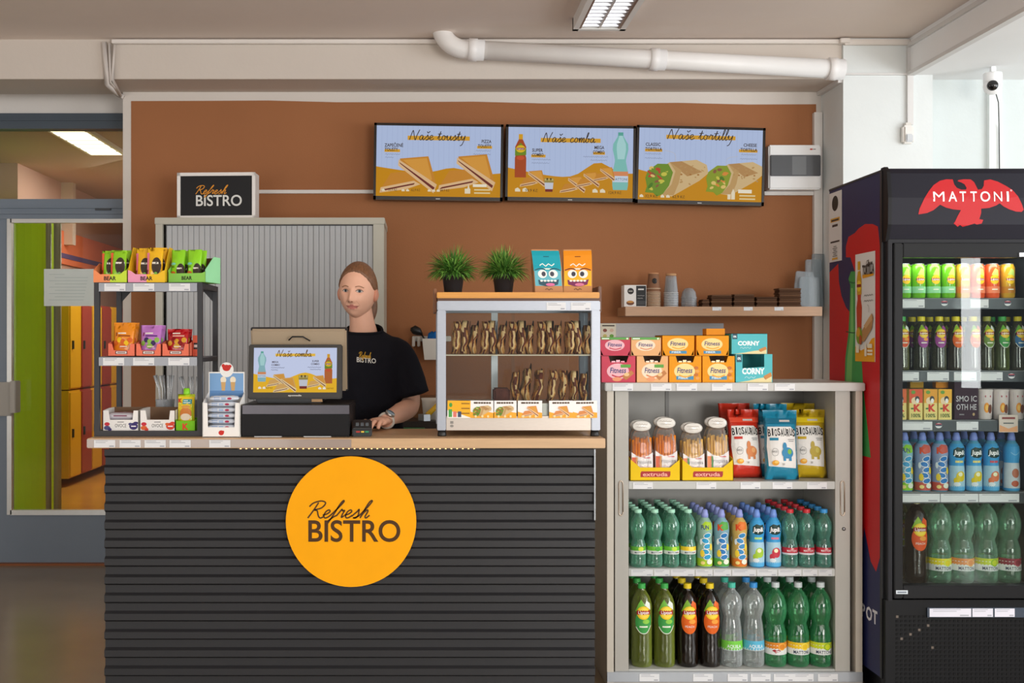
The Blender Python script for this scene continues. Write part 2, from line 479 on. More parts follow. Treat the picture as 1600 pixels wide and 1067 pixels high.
# cable covers running round the beam
t1 = MB('#e4ddd6')
zt = 2.985
t1.box(X(175, 5.97), 2.309, 5.955, 5.99, zt, zt + 0.022)
t1.box(2.28, 2.335, 5.93, 5.99, zt - 0.002, zt + 0.022)
t1.box(2.309, 2.669, 5.945, 5.97, zt - 0.01, zt + 0.02)
struct(t1.build('trim_1', M['matte'], bevel=0.003))
t2 = MB('#d8cfc8')
t2.tube([W(163, 66, 5.97), W(167, 132, 5.97), W(184, 147, 6.29), W(193, 152, 6.29)], 0.014, 6)
t2.tube([W(178, 70, 5.97), W(176, 124, 5.97), W(189, 150, 6.29)], 0.009, 6)
t2.tube([W(171, 68, 5.97), W(172, 128, 5.97), W(187, 149, 6.29)], 0.007, 6)
struct(t2.build('trim_2', M['matte']))
t3 = MB('#dcdad8')
t3.box(2.655, 2.672, -3.4, 5.97, 2.962, 2.985)
t3.box(2.652, 2.690, -3.4, 5.97, 2.806, 2.826)
t3.box(2.309, 2.669, 5.955, 5.972, 2.812, 2.822)
t3.box(X(1417, 5.96), X(1426, 5.96), 5.95, 5.972, Z(195, 5.96), 3.0)
t3.box(2.285, 2.309, 5.98, WALL, 2.775, 2.797)
struct(t3.build('trim_3', M['matte']))
t4 = MB('#e2ded9').box(X(1271, 6.28), X(1284, 6.28), 6.265, WALL, 0.4, Z(176, 6.28))
t4.box(X(400, 6.28), X(584, 6.28), 6.28, WALL, Z(302, 6.28), Z(296.5, 6.28))
t4.box(X(1194, 6.28), X(1272, 6.28), 6.275, WALL, Z(305, 6.28), Z(299, 6.28))
struct(t4.build('trim_4', M['matte'], bevel=0.002))

# ---- glazed door and its transom
door = thing('door_1', None, None); struct(door)
GR = '#74808e'
dl = MB(GR)
xl, xr = X(-70, DOORY), X(212, DOORY)
gx0, gx1, gz0, gz1 = X(16, DOORY), X(206, DOORY), Z(799, DOORY), Z(346, DOORY)
for a in ((xl, gx0, 0.012, gz1 + .02), (gx1, xr, 0.012, gz1 + .02), (gx0, gx1, 0.012, gz0), (gx0, gx1, gz1, gz1 + .03)):
    dl.box(a[0], a[1], DOORY + 0.01, DOORY + 0.06, a[2], a[3])
dl.build('door_leaf', M['satin'], door)
hb = MB(GR)
z345, z310 = Z(345, DOORY), Z(311, DOORY)
hb.box(xl, xr, DOORY - 0.005, DOORY + 0.07, z345 + 0.012, z310)
hb.box(xl, xr, DOORY - 0.02, DOORY, z345 + 0.04, z345 + 0.05)
hb.box(xl, xr, DOORY - 0.02, DOORY, z345 + 0.075, z345 + 0.083)
hb.box(X(150, DOORY), X(174, DOORY), DOORY - 0.018, DOORY, Z(329, DOORY), Z(325, DOORY), '#3a3f45')
hb.build('door_frame', M['satin'], door)
bd = MB('#c9c8c4')
for a in ((gx0 - .02, gx0 + .008, gz0 - .02, gz1 + .02), (gx0, gx1, gz0 - .022, gz0 + .008), (gx0, gx1, gz1 - .008, gz1 + .02)):
    bd.box(a[0], a[1], DOORY - 0.002, DOORY + 0.03, a[2], a[3])
bd.build('glazing_bead', M['metal'], door)
MB('#ffffff').box(gx0, gx1, DOORY + 0.03, DOORY + 0.036, gz0, gz1).build('glass_pane', M['glass'], door)
hd = MB('#a8a49c')
hd.box(X(-14, 6.57), X(16, 6.57), 6.585, DOORY + 0.01, Z(650, 6.58), Z(597, 6.58))
hd.box(X(17, 6.52), X(26, 6.52), 6.50, 6.585, Z(645, 6.52), Z(595, 6.52))
hd.build('door_handle', M['satin'], door, bevel=0.004)
win = thing('window_1', None, None); struct(win)
wf = MB('#4a5560')
wf.box(xl, xr, DOORY - 0.02, DOORY + 0.07, Z(202, DOORY), Z(178, DOORY))
wf.box(xl, xr, DOORY - 0.03, DOORY - 0.02, Z(190, DOORY), Z(187, DOORY))
wf.build('window_frame', M['satin'], win)
MB('#ffffff').box(xl, xr, DOORY + 0.03, DOORY + 0.036, z310, Z(202, DOORY)).build('window_pane', M['glass'], win)
sh = MB('#d9e2df').box(X(68, 6.58), X(146, 6.58), 6.588, 6.5895, Z(478, 6.58), Z(420, 6.58))
p = Pr()
for i in range(9):
    p.rect(X(76 + 9 * (i % 2), 6.58), Z(429 + i * 5, 6.58), X(100 + (i * 37) % 38, 6.58), Z(428 + i * 5, 6.58), '#c2cfcd')
p.into(sh, flat(0, 6.588))
tag(sh.build('paper_notice', M['card']), 'white paper sheet taped to the glass of the grey door', 'notice')

# ---- corridor seen through the door
gw = MB('#c2ee26')
arc = [(X(8, 8.6), 8.6)]
for i in range(9):
    a = pi / 2 * i / 8
    arc.append((X(88, 8.9) - 0.25 + 0.25 * sin(a), 8.85 - 0.25 * cos(a)))
arc += [(X(95, 9.6), 9.6), (-5.0, 9.6), (-5.0, 8.6)]
gw.prism(arc, 'z', 0, 2.36)
struct(gw.build('wall_corridor', M['plaster']))
cw = MB('#c7b2a6').box(-7.5, -1.0, 15.6, 15.8, 0, 3.0).box(-3.95, -3.72, 10.0, 15.6, 0, 3.0, '#c9a596').box(-1.75, -1.55, 6.97, 15.6, 0, 3.0, '#d2c2b4')
cw.box(-7.5, -7.3, 6.72, 15.6, 0, 3, '#8fbf1e').box(-7.3, -3.6, 11.2, 11.3, 2.36, 3.0, '#d8c8bc')
cw.build('far_wall', M['plaster'], bpy.data.objects['wall_corridor'])
pp = thing('riser_pipes', 'pair of pale vertical pipes in front of the green corridor wall', 'pipes', (X(76, 8.5), 8.5, 0))
for k in (0, 1):
    MB('#a8a888').tube([(k * 0.07, 0, 0), (k * 0.07, 0, 2.36)], 0.022 + 0.008 * k, 10).build('pipe', M['satin'], pp)
tag(MB('#e8825c').box(-3.71, -3.69, 10.4, 13.4, 2.16, 2.5).box(-3.69, -3.685, 10.6, 13.2, 2.22, 2.27, '#6a5b86').build('wall_banner', M['matte']), 'orange banner on the corridor wall above the lockers', 'banner')
lk = None
for i in range(12):
    for j in range(2):
        colr = ['#d9a21c', '#9c3b2c'][(i + (j if i > 5 else 0)) % 2]
        o = thing('locker', f"{'yellow' if colr[1] == 'd' else 'red'} metal locker, {['lower','upper'][j]} tier, {ORD[i]} along the corridor from the door", 'locker', (-3.7, 10.15 + 0.34 * i, 0.08 + 0.83 * j), 0, 'lockers along the corridor')
        MB(colr).box(0, 0.40, 0, 0.335, 0, 0.82).build('body', M['satin'], o)
        MB(colr).box(0.40, 0.415, 0.012, 0.32, 0.015, 0.80).build('door', M['satin'], o)
        MB('#2b2b2b').box(0.415, 0.43, 0.05, 0.075, 0.38, 0.46).build('handle', M['satin'], o)

# ---- ceiling light with louvre
fx = thing('ceiling_light', 'white recessed louvre lamp in the ceiling above the menu screens', 'ceiling lamp', (0, 0, 0))
lx0, lx1, ly0, ly1 = 0.775, 1.045, 4.42, 5.62
f = MB('#e8e6e2')
for a in ((lx0, lx0 + .028, ly0, ly1), (lx1 - .028, lx1, ly0, ly1), (lx0, lx1, ly0, ly0 + .03), (lx0, lx1, ly1 - .03, ly1)):
    f.box(a[0], a[1], a[2], a[3], 2.955, 3.015)
f.build('frame', M['satin'], fx)
MB('#b8bcc8').box(lx0 + .02, lx1 - .02, ly0 + .02, ly1 - .02, 3.005, 3.014).build('reflector', M['metal'], fx)
for k in (0, 1):
    MB('#fff2d8').tube([(0.855 + 0.11 * k, ly0 + .06, 2.99), (0.855 + 0.11 * k, ly1 - .06, 2.99)], 0.008, 8).build('tube', M['satin'], fx)
MB('#8a6a50').box(lx0 + .028, lx0 + .04, ly0, ly1, 2.958, 3.0).box(lx1 - .04, lx1 - .028, ly0, ly1, 2.958, 3.0).build('side_reflector', M['metal'], fx)
MB('#d6d2cc').box(0.905, 0.915, ly0 + .03, ly1 - .03, 2.96, 2.985).build('spine', M['metal'], fx)
for i in range(20):
    y = ly0 + 0.06 + i * 0.057
    MB('#c9ccd4').prism([(y - .012, 3.0), (y + .012, 3.0), (y + .002, 2.962), (y - .002, 2.962)], 'x', lx0 + .04, lx1 - .04).build('slat', M['metal'], fx)

# ---- drain pipe under the ceiling
dp = thing('drain_pipe', 'long white plastic drain pipe sloping along the beam below the ceiling', 'pipe')
A, B = Vector(W(742, 78, 5.86)), Vector(W(1303, 108, 5.86))
MB('#ece9e6').tube([A, B], 0.050, 24).build('pipe', M['satin'], dp)
el = [A + Vector(q) for q in ((0.01, 0, 0), (-0.07, 0, 0.004), (-0.13, 0, 0.03), (-0.17, 0.01, 0.08), (-0.185, 0.02, 0.13))]
MB('#ece9e6').tube(smooth_path(el), 0.050, 20).build('elbow', M['satin'], dp)
for q in (0.0, 0.505, 1.0):
    c = A.lerp(B, q); d = (B - A).normalized()
    MB('#efecea').tube([c - d * .035, c - d * .034, c + d * .012, c + d * .0125, c + d * .05], [.057, .060, .060, .056, .055], 24).build('coupling', M['satin'], dp)

# ---- security camera, motion sensor, fuse box
sc_ = thing('security_camera', 'white dome security camera with a black lens under the low ceiling', 'camera', W(1551, 130, 5.8))
MB('#f2f2f2').lathe([(.045, .0), (.047, .03), (.047, .055), (.045, .058)], 24, M=Matrix.Translation((0, 0, -.005))).build('mount', M['satin'], sc_)
MB('#f2f2f2').lathe([(.0005, -.062), (.02, -.058), (.038, -.045), (.046, -.025), (.048, -.01), (.045, 0)], 24).build('dome', M['satin'], sc_)
MB('#0a0a0c').lathe([(.028, 0), (.026, .008), (.012, .014), (.0005, .015)], 20, M=Matrix.Translation((-.018, -.034, -.02)) @ Matrix.Rotation(R(100), 4, 'X') @ Matrix.Rotation(R(-28), 4, 'Y')).build('lens', M['gloss'], sc_)
MB('#2a2a2a').tube([W(1556, 146, 5.82), W(1560, 160, 5.95), W(1561, 200, 6.04), W(1562, 300, 6.04)], .003, 5).build('cable', M['satin'], None)
cb = bpy.data.objects['cable']; cb.parent = sc_; cb.location = -Vector(W(1551, 130, 5.8))
MB('#f2f2f2').box(-.012, .012, -.012, .012, .05, 2.815 - W(1551, 130, 5.8)[2]).build('stem', M['satin'], sc_)
ms = thing('motion_sensor', 'small white motion sensor at the end of a conduit on the pillar', 'sensor', W(1419, 210, 5.94))
MB('#e6e2dc').box(-.030, .030, -.012, .03, -.05, .05).build('case', M['satin'], ms, bevel=.01)
MB('#c9cccf').box(-.020, .020, -.022, -.008, -.044, .0).build('lens', M['satin'], ms, bevel=.006)
MB('#d9d4cc').box(-.014, .014, -.004, .03, .05, .064).build('cap', M['satin'], ms)
fb = thing('fuse_box', 'white wall fuse box with a smoky window beside the third screen', 'fuse box', W(1234, 265, 6.3))
fw, fh = 0.150, 0.127
MB('#e8e8e8').box(-fw, fw, -.09, 0, -fh, fh).build('case', M['satin'], fb, bevel=.008)
MB('#4a4c50').box(-fw + .006, fw - .006, -.10, -.088, -.052, .068).build('window_flap', M['gloss'], fb, bevel=.004)
MB('#c0c4c6').box(-.02, .06, -.1003, -.0995, -.045, .06, '#6a6d70').build('flap_panel', M['gloss'], fb)
Pr().rect(.085, .098, .10, .106, '#c0392b').rect(.102, .099, .118, .105, '#8a8a8a').build('badge', fb, flat(0, -.09))

# ================================================================== MENU SCREENS
BL, YE, DK = '#b4c4e6', '#c98a08', '#3a2c20'
def toast_art(p, cx, cz, s, c1='#c9862c', c2='#e0b98a'):
    """two stacked toasted sandwich halves"""
    def q(*a): return [(cx + x * s, cz + z * s * .8) for x, z in a]
    p.poly(q((-.5, -.42), (-.32, -.05), (.05, .0), (.3, -.2), (.0, -.34)), c1)
    p.poly(q((-.52, -.5), (-.5, -.38), (.1, -.22), (.22, -.3), (-.05, -.42)), c2)
    p.poly(q((-.5, -.47), (-.45, -.42), (.12, -.27), (.1, -.31)), '#6e2c22')
    p.poly(q((-.16, .28), (.36, .34), (.5, -.25), (.42, -.38), (-.14, .16)), c1)
    p.poly(q((-.1, .25), (.33, .3), (.43, -.18), (.38, -.25)), '#d99a3e')
    p.poly(q((-.18, .26), (-.19, .12), (.46, -.5), (.52, -.3)), c2)
    p.poly(q((-.17, .2), (-.15, .16), (.46, -.43), (.48, -.37)), '#6e2c22')
def wrap_art(p, cx, cz, s, g='#6f8f2a', r='#b8452a'):
    def q(*a): return [(cx + x * s, cz + z * s) for x, z in a]
    p.poly(q((-.1, .25), (.35, .3), (.52, .22), (.55, .08), (.4, -.05), (-.05, -.32), (-.22, -.3), (-.32, .1)), '#d2b483')
    p.poly(q((-.1, .25), (.1, .27), (.45, .1), (.2, .02)), '#b58a55')
    p.poly(q((-.1, .25), (.0, .1), (-.06, -.12), (-.22, -.3), (-.02, -.3), (.06, -.1), (.1, .12)), '#c09a62')
    p.poly(q((-.12, .22), (-.3, .22), (-.46, .1), (-.5, -.02), (-.47, -.16), (-.5, -.26), (-.36, -.27), (-.3, -.33), (-.2, -.28), (-.1, -.14), (-.04, .08)), g)
    rr = random.Random(int(abs(cx) * 999) + 3)
    for k in range(22):
        a, b = rr.uniform(-.42, -.12), rr.uniform(-.2, .16)
        p.ell(cx + a * s, cz + b * s, rr.uniform(.03, .07) * s, rr.uniform(.015, .035) * s, rr.choice((r, r, '#d98a3a', '#c9c24a', '#8a5a3a', g, '#e0c070', '#4f7a22')), 6, rr.uniform(-1, 1)); p.n -= .6
    for k in range(16):
        a, b = rr.uniform(-.0, .5), rr.uniform(-.12, .2)
        if abs(b - .06) < .2 - .25 * abs(a - .2): p.ell(cx + a * s, cz + b * s, rr.uniform(.012, .03) * s, rr.uniform(.008, .016) * s, '#b8925c', 6, rr.uniform(-1, 1)); p.n -= .6
    for a in (.1, .25, .38): p.ell(cx + a * s, cz + .05 * s, .02 * s, .015 * s, '#a8743a', 4)
def tea_art(p, cx, z0, h, c='#a8481c'):
    w = h * .13
    p.poly([(cx - w, z0), (cx + w, z0), (cx + w * 1.02, z0 + h * .45), (cx + w * .8, z0 + h * .55), (cx + w, z0 + h * .7), (cx + w * .35, z0 + h * .88), (cx - w * .35, z0 + h * .88), (cx - w, z0 + h * .7), (cx - w * .8, z0 + h * .55), (cx - w * 1.02, z0 + h * .45)], c)
    p.poly([(cx - w, z0 + h * .66), (cx, z0 + h * .8), (cx + w, z0 + h * .66), (cx + w, z0 + h * .52), (cx - w, z0 + h * .5)], '#6e8a1e')
    p.ell(cx, z0 + h * .66, w * .85, h * .085, '#e0b820'); p.rect(cx - w * .7, z0 + h * .635, cx + w * .7, z0 + h * .685, '#8a2018')
    p.text('Lipton', cx, z0 + h * .645, h * .04, '#ffffff', w=w * 1.1)
    p.ell(cx, z0 + h * .45, w * .7, h * .05, '#c9502a')
    p.rect(cx - w * .36, z0 + h * .88, cx + w * .36, z0 + h, '#d9a018')
def water_art(p, cx, z0, h, c='#7fc0b8'):
    w = h * .14
    pt = [(.9, 0), (1, .08), (1, .3), (.72, .5), (.72, .55), (1, .72), (.95, .82), (.4, .95), (.3, 1)]
    p.poly([(cx + w * a, z0 + h * b) for a, b in pt] + [(cx - w * a, z0 + h * b) for a, b in reversed(pt)], c)
    p.poly([(cx + w * a * .7, z0 + h * b) for a, b in pt[4:]] + [(cx - w * a * .5, z0 + h * b) for a, b in reversed(pt[4:])], '#a9d6d6')
    p.rect(cx - w, z0 + h * .14, cx + w, z0 + h * .32, '#c9d6e6'); p.rect(cx - w, z0 + h * .25, cx + w, z0 + h * .33, '#d98a5a')
    p.text('MATTONI', cx, z0 + h * .17, h * .045, '#4a5a7a', w=w * 1.8)
    p.rect(cx - w * .33, z0 + h * .97, cx + w * .33, z0 + h * 1.03, '#5aa89a')
def cup_art(p, cx, z0, h):
    w = h * .36
    p.poly([(cx - w * .75, z0), (cx + w * .75, z0), (cx + w, z0 + h), (cx - w, z0 + h)], '#c9ccd8')
    p.poly([(cx - w * .75, z0), (cx + w * .75, z0), (cx + w * .8, z0 + h * .2), (cx - w * .8, z0 + h * .2)], '#7a2a22')
    p.poly([(cx - w * .95, z0 + h * .68), (cx + w * .95, z0 + h * .68), (cx + w, z0 + h), (cx - w, z0 + h)], '#9a8a4a')
    for k in range(5): p.ell(cx + (k - 2) * w * .36, z0 + h * (.9 + .06 * (k % 2)), w * .2, h * .07, '#4a3c1e' if k % 2 else '#c9b46a', 4)
def wave(p, w, h, hs):
    p.poly([(-w / 2, 0)] + [(w / 2, 0)] + [(w / 2 - w * i / 16, hs((16 - i) / 16) * h) for i in range(17)], YE)
def icons(p, x, z, s, n, c='#e8dcc0'):
    for k in range(n):
        p.poly([(x + k * s * 1.4 + a * s, z + b * s) for a, b in ((-.5, -.3), (.5, -.3), (.45, .1), (0, .45), (-.5, .2))], c)
def menu_screen(kind, px, label, tilt):
    """px: corners of the screen in the photograph, left, right, top left, top right, bottom left"""
    x0, x1, yt, yt2, yb = px
    d = 6.17
    w = (x1 - x0) * d / FPX; h = (yb - yt) * d / FPX
    o = thing('menu_screen', label, 'screen', ((X(x0, d) + X(x1, d)) / 2, d, Z((yb + yt + yt2 - yt) / 2 + 0.5, d)), 0, 'menu screens on the brown wall')
    o.rotation_euler = (0, R(tilt), 0)
    b = 0.014
    MB('#17120f').box(-w / 2, w / 2, .012, .06, -h / 2, h / 2).build('housing', M['satin'], o, bevel=.003)
    fr = MB('#1a1512')
    for a in ((-w / 2, -w / 2 + b, -h / 2, h / 2), (w / 2 - b, w / 2, -h / 2, h / 2), (-w / 2, w / 2, -h / 2, -h / 2 + b * 1.5), (-w / 2, w / 2, h / 2 - b, h / 2)):
        fr.box(a[0], a[1], 0, .014, a[2], a[3])
    fr.build('bezel', M['gloss'], o)
    MB('#2a2a2a').box(-.08, .08, .06, .125, -.12, .12).build('wall_bracket', M['satin'], o)
    Pr().rect(-.012, -h / 2 + .006, .012, -h / 2 + .011, '#b8b8b8').build('badge', o)
    sw, shh = w - 2 * b, h - 2.5 * b
    p = Pr(eps=.00006, base=.0002)
    p.rect(-sw / 2, 0, sw / 2, shh, BL)
    for i in range(24): p.rect(-sw / 2 + i * sw / 24, shh * .25, -sw / 2 + i * sw / 24 + .002, shh, '#a9b8dc'); p.n -= 1
    p.n += 1
    u = sw / 0.7
    if kind == 'toast':
        wave(p, sw, shh, lambda t: .46 - .2 * sin(t * pi * .55 + .2) + .07 * t + (.1 * exp(-((t - .62) / .15) ** 2)))
        p.rect(-sw * .25, shh * .80, sw * .25, shh * .86, '#d9a02a')
        p.hand('Naše tousty', -sw * .235, shh * .80, sw * .45, .028 * u, DK, .0045)
        toast_art(p, -sw * .24, shh * .36, .31 * u); toast_art(p, sw * .23, shh * .40, .31 * u)
        p.text('ZAPEČENÉ', -sw * .36, shh * .70, .018 * u, DK, .02, w=.105 * u); p.rect(-sw * .435, shh * .625, -sw * .31, shh * .665, '#d9a02a'); p.text('TOUSTY', -sw * .38, shh * .64, .018 * u, DK, .02, w=.075 * u)
        p.scrib(-sw * .43, shh * .585, sw * .12, .007 * u); p.scrib(-sw * .43, shh * .54, sw * .07, .007 * u)
        p.text('PIZZA', sw * .385, shh * .77, .018 * u, DK, .02, w=.055 * u); p.rect(sw * .31, shh * .69, sw * .43, shh * .73, '#d9a02a'); p.text('TOUSTY', sw * .37, shh * .705, .018 * u, DK, .02, w=.075 * u)
        p.scrib(sw * .3, shh * .65, sw * .12, .007 * u); p.scrib(sw * .28, shh * .60, sw * .14, .007 * u)
        for (a, n, t) in ((-.44, 1, '32,9 Kč'), (-.28, 2, '62,9 Kč'), (-.07, 3, '84,9 Kč')):
            icons(p, sw * a, shh * .085, .018 * u, n); p.text(t, sw * (a + .025 * n + .05), shh * .075, .014 * u, DK, w=.05 * u)
        p.rect(sw * .215, shh * .05, sw * .26, shh * .12, '#e8dcc0'); p.poly([(sw * .235, shh * .11), (sw * .255, shh * .11), (sw * .245, shh * .19)], '#e8dcc0')
        p.rect(sw * .28, shh * .145, sw * .39, shh * .185, '#efe6d0')
        p.bar(sw * .355, shh * .095, .09 * u, .008 * u, '#e3cf9a'); p.bar(sw * .355, shh * .05, .09 * u, .008 * u, '#e3cf9a')
    elif kind == 'combo':
        wave(p, sw, shh, lambda t: .42 - .12 * sin(t * pi * .9) + .22 * exp(-((t - .72) / .14) ** 2) - .03 * t)
        p.rect(-sw * .24, shh * .79, sw * .24, shh * .85, '#d9a02a')
        p.hand('Naše comba', -sw * .225, shh * .79, sw * .42, .027 * u, DK, .0045)
        tea_art(p, -sw * .4, shh * .28, shh * .62); water_art(p, sw * .4, shh * .12, shh * .8)
        p.text('SUPER', -sw * .265, shh * .65, .018 * u, DK, .02, w=.06 * u); p.rect(-sw * .315, shh * .57, -sw * .2, shh * .61, '#d9a02a'); p.text('COMBO', -sw * .262, shh * .585, .018 * u, DK, .02, w=.065 * u)
        p.scrib(-sw * .31, shh * .53, sw * .15, .007 * u); p.scrib(-sw * .31, shh * .48, sw * .14, .007 * u)
        p.text('MEGA', sw * .23, shh * .70, .018 * u, DK, .02, w=.055 * u); p.rect(sw * .18, shh * .62, sw * .275, shh * .66, '#d9a02a'); p.text('COMBO', sw * .225, shh * .635, .018 * u, DK, .02, w=.065 * u)
        p.scrib(sw * .1, shh * .58, sw * .2, .007 * u); p.scrib(sw * .16, shh * .53, sw * .13, .007 * u)
        toast_art(p, -sw * .3, shh * .29, .14 * u); cup_art(p, -sw * .17, shh * .08, .075 * u)
        toast_art(p, sw * .02, shh * .21, .14 * u); toast_art(p, sw * .14, shh * .28, .13 * u); toast_art(p, sw * .27, shh * .36, .12 * u)
        icons(p, -sw * .42, shh * .1, .03 * u, 2); p.text('99,9 Kč', -sw * .31, shh * .075, .016 * u, DK, w=.07 * u)
        icons(p, sw * .2, shh * .1, .03 * u, 2); p.text('124,9 Kč', sw * .36, shh * .06, .016 * u, DK, w=.07 * u)
    else:
        wave(p, sw, shh, lambda t: .42 - .1 * sin(t * pi * 1.1) + .12 * exp(-((t - .62) / .16) ** 2) - .06 * t)
        p.rect(-sw * .28, shh * .855, sw * .28, shh * .91, '#d9a02a')
        p.hand('Naše tortilly', -sw * .27, shh * .85, sw * .53, .029 * u, DK, .0045)
        p.text('CLASSIC', -sw * .385, shh * .75, .018 * u, DK, .02, w=.085 * u); p.rect(-sw * .45, shh * .67, -sw * .31, shh * .71, '#d9a02a'); p.text('TORTILLA', -sw * .38, shh * .685, .018 * u, DK, .02, w=.095 * u)
        p.scrib(-sw * .45, shh * .63, sw * .13, .007 * u); p.scrib(-sw * .45, shh * .57, sw * .14, .007 * u)
        p.text('CHEESE', sw * .40, shh * .77, .018 * u, DK, .02, w=.075 * u); p.rect(sw * .31, shh * .69, sw * .46, shh * .73, '#d9a02a'); p.text('TORTILLA', sw * .39, shh * .705, .018 * u, DK, .02, w=.095 * u)
        p.scrib(sw * .33, shh * .65, sw * .12, .007 * u); p.scrib(sw * .32, shh * .59, sw * .14, .007 * u)
        p.stroke([(-sw * .29, shh * .69), (-sw * .21, shh * .65), (-sw * .2, shh * .52)], .0015, '#c9bfb0'); p.stroke([(sw * .3, shh * .63), (sw * .22, shh * .6), (sw * .21, shh * .5)], .0015, '#c9bfb0')
        wrap_art(p, -sw * .2, shh * .32, .34 * u); wrap_art(p, sw * .27, shh * .33, .31 * u, '#8a9a2a', '#c9782a')
        icons(p, -sw * .47, shh * .05, .022 * u, 1); p.text('32,9 Kč', -sw * .39, shh * .03, .016 * u, DK, w=.07 * u); icons(p, -sw * .3, shh * .05, .022 * u, 2); p.text('62,9 Kč', -sw * .17, shh * .03, .016 * u, DK, w=.07 * u)
        p.rect(sw * .225, shh * .03, sw * .25, shh * .1, '#e8dcc0'); p.rect(sw * .255, shh * .03, sw * .285, shh * .12, '#e8dcc0'); p.poly([(sw * .255, shh * .12), (sw * .285, shh * .12), (sw * .27, shh * .18)], '#e8dcc0')
        p.rect(sw * .31, shh * .12, sw * .42, shh * .17, '#efe6d0')
        p.bar(sw * .385, shh * .075, .09 * u, .008 * u, '#e3cf9a'); p.bar(sw * .385, shh * .03, .09 * u, .008 * u, '#e3cf9a')
    p.build('display', o, flat(0, .006, -h / 2 + 1.5 * b), M['screen'])
    return o
menu_screen('toast', (584, 786, 190, 195, 310), 'menu screen showing toasted sandwiches, nearest the sign box', .8)
menu_screen('combo', (790, 993, 193, 197, 312), 'menu screen showing drinks and snacks combos, in the middle', .8)
menu_screen('tortilla', (994, 1195, 193, 201, 315), 'menu screen showing two wraps, beside the fuse box', 1.4)

# ================================================================== TALL TAMBOUR CABINET + SIGN BOX
TY = 5.85
tx0, tx1, tz = X(243, TY), X(600, TY), Z(340, TY)
tc_ = thing('tambour_cabinet', 'tall grey office cabinet with closed vertical slat shutters against brown wall', 'cabinet')
CB = '#b8b4a6'
b_ = MB(CB)
MB(CB).box(tx0, tx0 + .018, TY, WALL - .01, 0, tz - .0365).build('side_panel', M['satin'], tc_); MB(CB).box(tx1 - .03, tx1, TY, WALL - .01, 0, tz - .0365).build('side_panel', M['satin'], tc_)
b_.box(tx0 + .018, tx1 - .03, WALL - .03, WALL - .01, 0, tz - .03); b_.box(tx0 + .018, tx1 - .03, TY + .02, WALL - .03, 0, .06)
b_.box(tx0 + .018, tx0 + .038, TY, TY + .03, 0, tz - .03); b_.box(tx1 - .058, tx1 - .03, TY, TY + .03, 0, tz - .03)
b_.build('frame', M['satin'], tc_)
MB(CB).box(tx0 - .004, tx1 + .004, TY - .006, WALL - .01, tz - .036, tz).build('top_panel', M['satin'], tc_, bevel=.003)
MB('#5a5a5c').box(tx0 + .048, tx1 - .058, TY + .028, TY + .032, .06, tz - .036).build('shadow_gap', M['matte'], tc_)
nsl = 38; sx0 = tx0 + .055; sw_ = (tx1 - .058 - sx0) / nsl
smb = MB('#b2b4b6')
smb.prism([(0, 0), (0, -.006), (sw_ * .1, -.008), (sw_ * .86, -.008), (sw_ * .95, -.006), (sw_ * .95, 0)], 'z', .065, tz - .042)
sme = smb.mesh('slat'); sme.materials.append(M['satin'])
for i in range(nsl):
    o = bpy.data.objects.new('slat', sme); COL.objects.link(o); o.parent = tc_
    o.location = (sx0 + i * sw_, TY + .024 + .0012 * ((i * 7) % 3), 0)

def brand_mark(p, cx, cz, s, c1, c2):
    """the two-line bistro mark: script line over capitals; s = cap height"""
    p.text('BISTRO', cx, cz, s, c2, .014, w=4.35 * s, res=6)
    p.hand('Refresh', cx - 2.30 * s, cz + 1.10 * s, 2.95 * s, .385 * s, c1, .068 * s, .42)
sg = thing('sign_box', 'small black sign box with white rim standing on the tall grey cabinet', 'sign', (X(338, 5.92), 5.92, tz + .001), R(-3))
sw, shh = .215, .252
MB('#e4e0dc').box(-sw, sw, 0, .10, 0, shh).build('case', M['satin'], sg, bevel=.004)
fm = MB('#ece8e4')
for a in ((-sw, -sw + .018, 0, shh), (sw - .018, sw, 0, shh), (-sw, sw, 0, .018), (-sw, sw, shh - .018, shh)): fm.box(a[0], a[1], -.006, .001, a[2], a[3])
fm.build('rim', M['satin'], sg)
p = Pr(); p.rect(-sw + .018, .018, sw - .018, shh - .018, '#17171a')
brand_mark(p, .014, .072, .058, '#e0942a', '#dededa')
p.build('sign_face', sg, flat(0, 0))

# ================================================================== BISTRO COUNTER
CF = 3.95
ct = thing('counter', 'bistro counter with black corrugated front and pale wood top', 'counter')
cx0, cx1 = X(163, CF), X(930, CF)
pitch, zt = .0664, .957
cor = MB('#1f1f22')
prof = []
z = zt
while z > 0.02:
    prof += [(CF, z), (CF, z - .023), (CF + .013, z - .031), (CF + .013, z - .058)]
    z -= pitch
prof.append((CF, max(z, 0.0)))
n = len(prof)
vs = [(cx0, y, zz) for y, zz in prof] + [(cx1, y, zz) for y, zz in prof]
cor.add(vs, [(i, i + 1, n + i + 1, n + i) for i in range(n - 1)])
cor.build('corrugated_front', M['blackmetal'], ct)
MB('#4a4038').box(cx0 + .012, cx1 - .004, CF + .016, 4.33, 0, .963).build('body', M['matte'], ct)
MB('#8a8d90').box(cx1 - .004, cx1 + .001, CF - .002, CF + .02, .70, .957).build('corner_strip', M['metal'], ct)
MB('#c9a57c').box(X(136, 3.92), X(946, 3.92), 3.92, 4.37, .9635, .999).build('worktop', M['wood'], ct, bevel=.002)
MB('#a39287').box(X(136, 3.918), X(549, 3.918), 3.916, 3.9195, .9665, .996).build('price_rail', M['gloss'], ct)
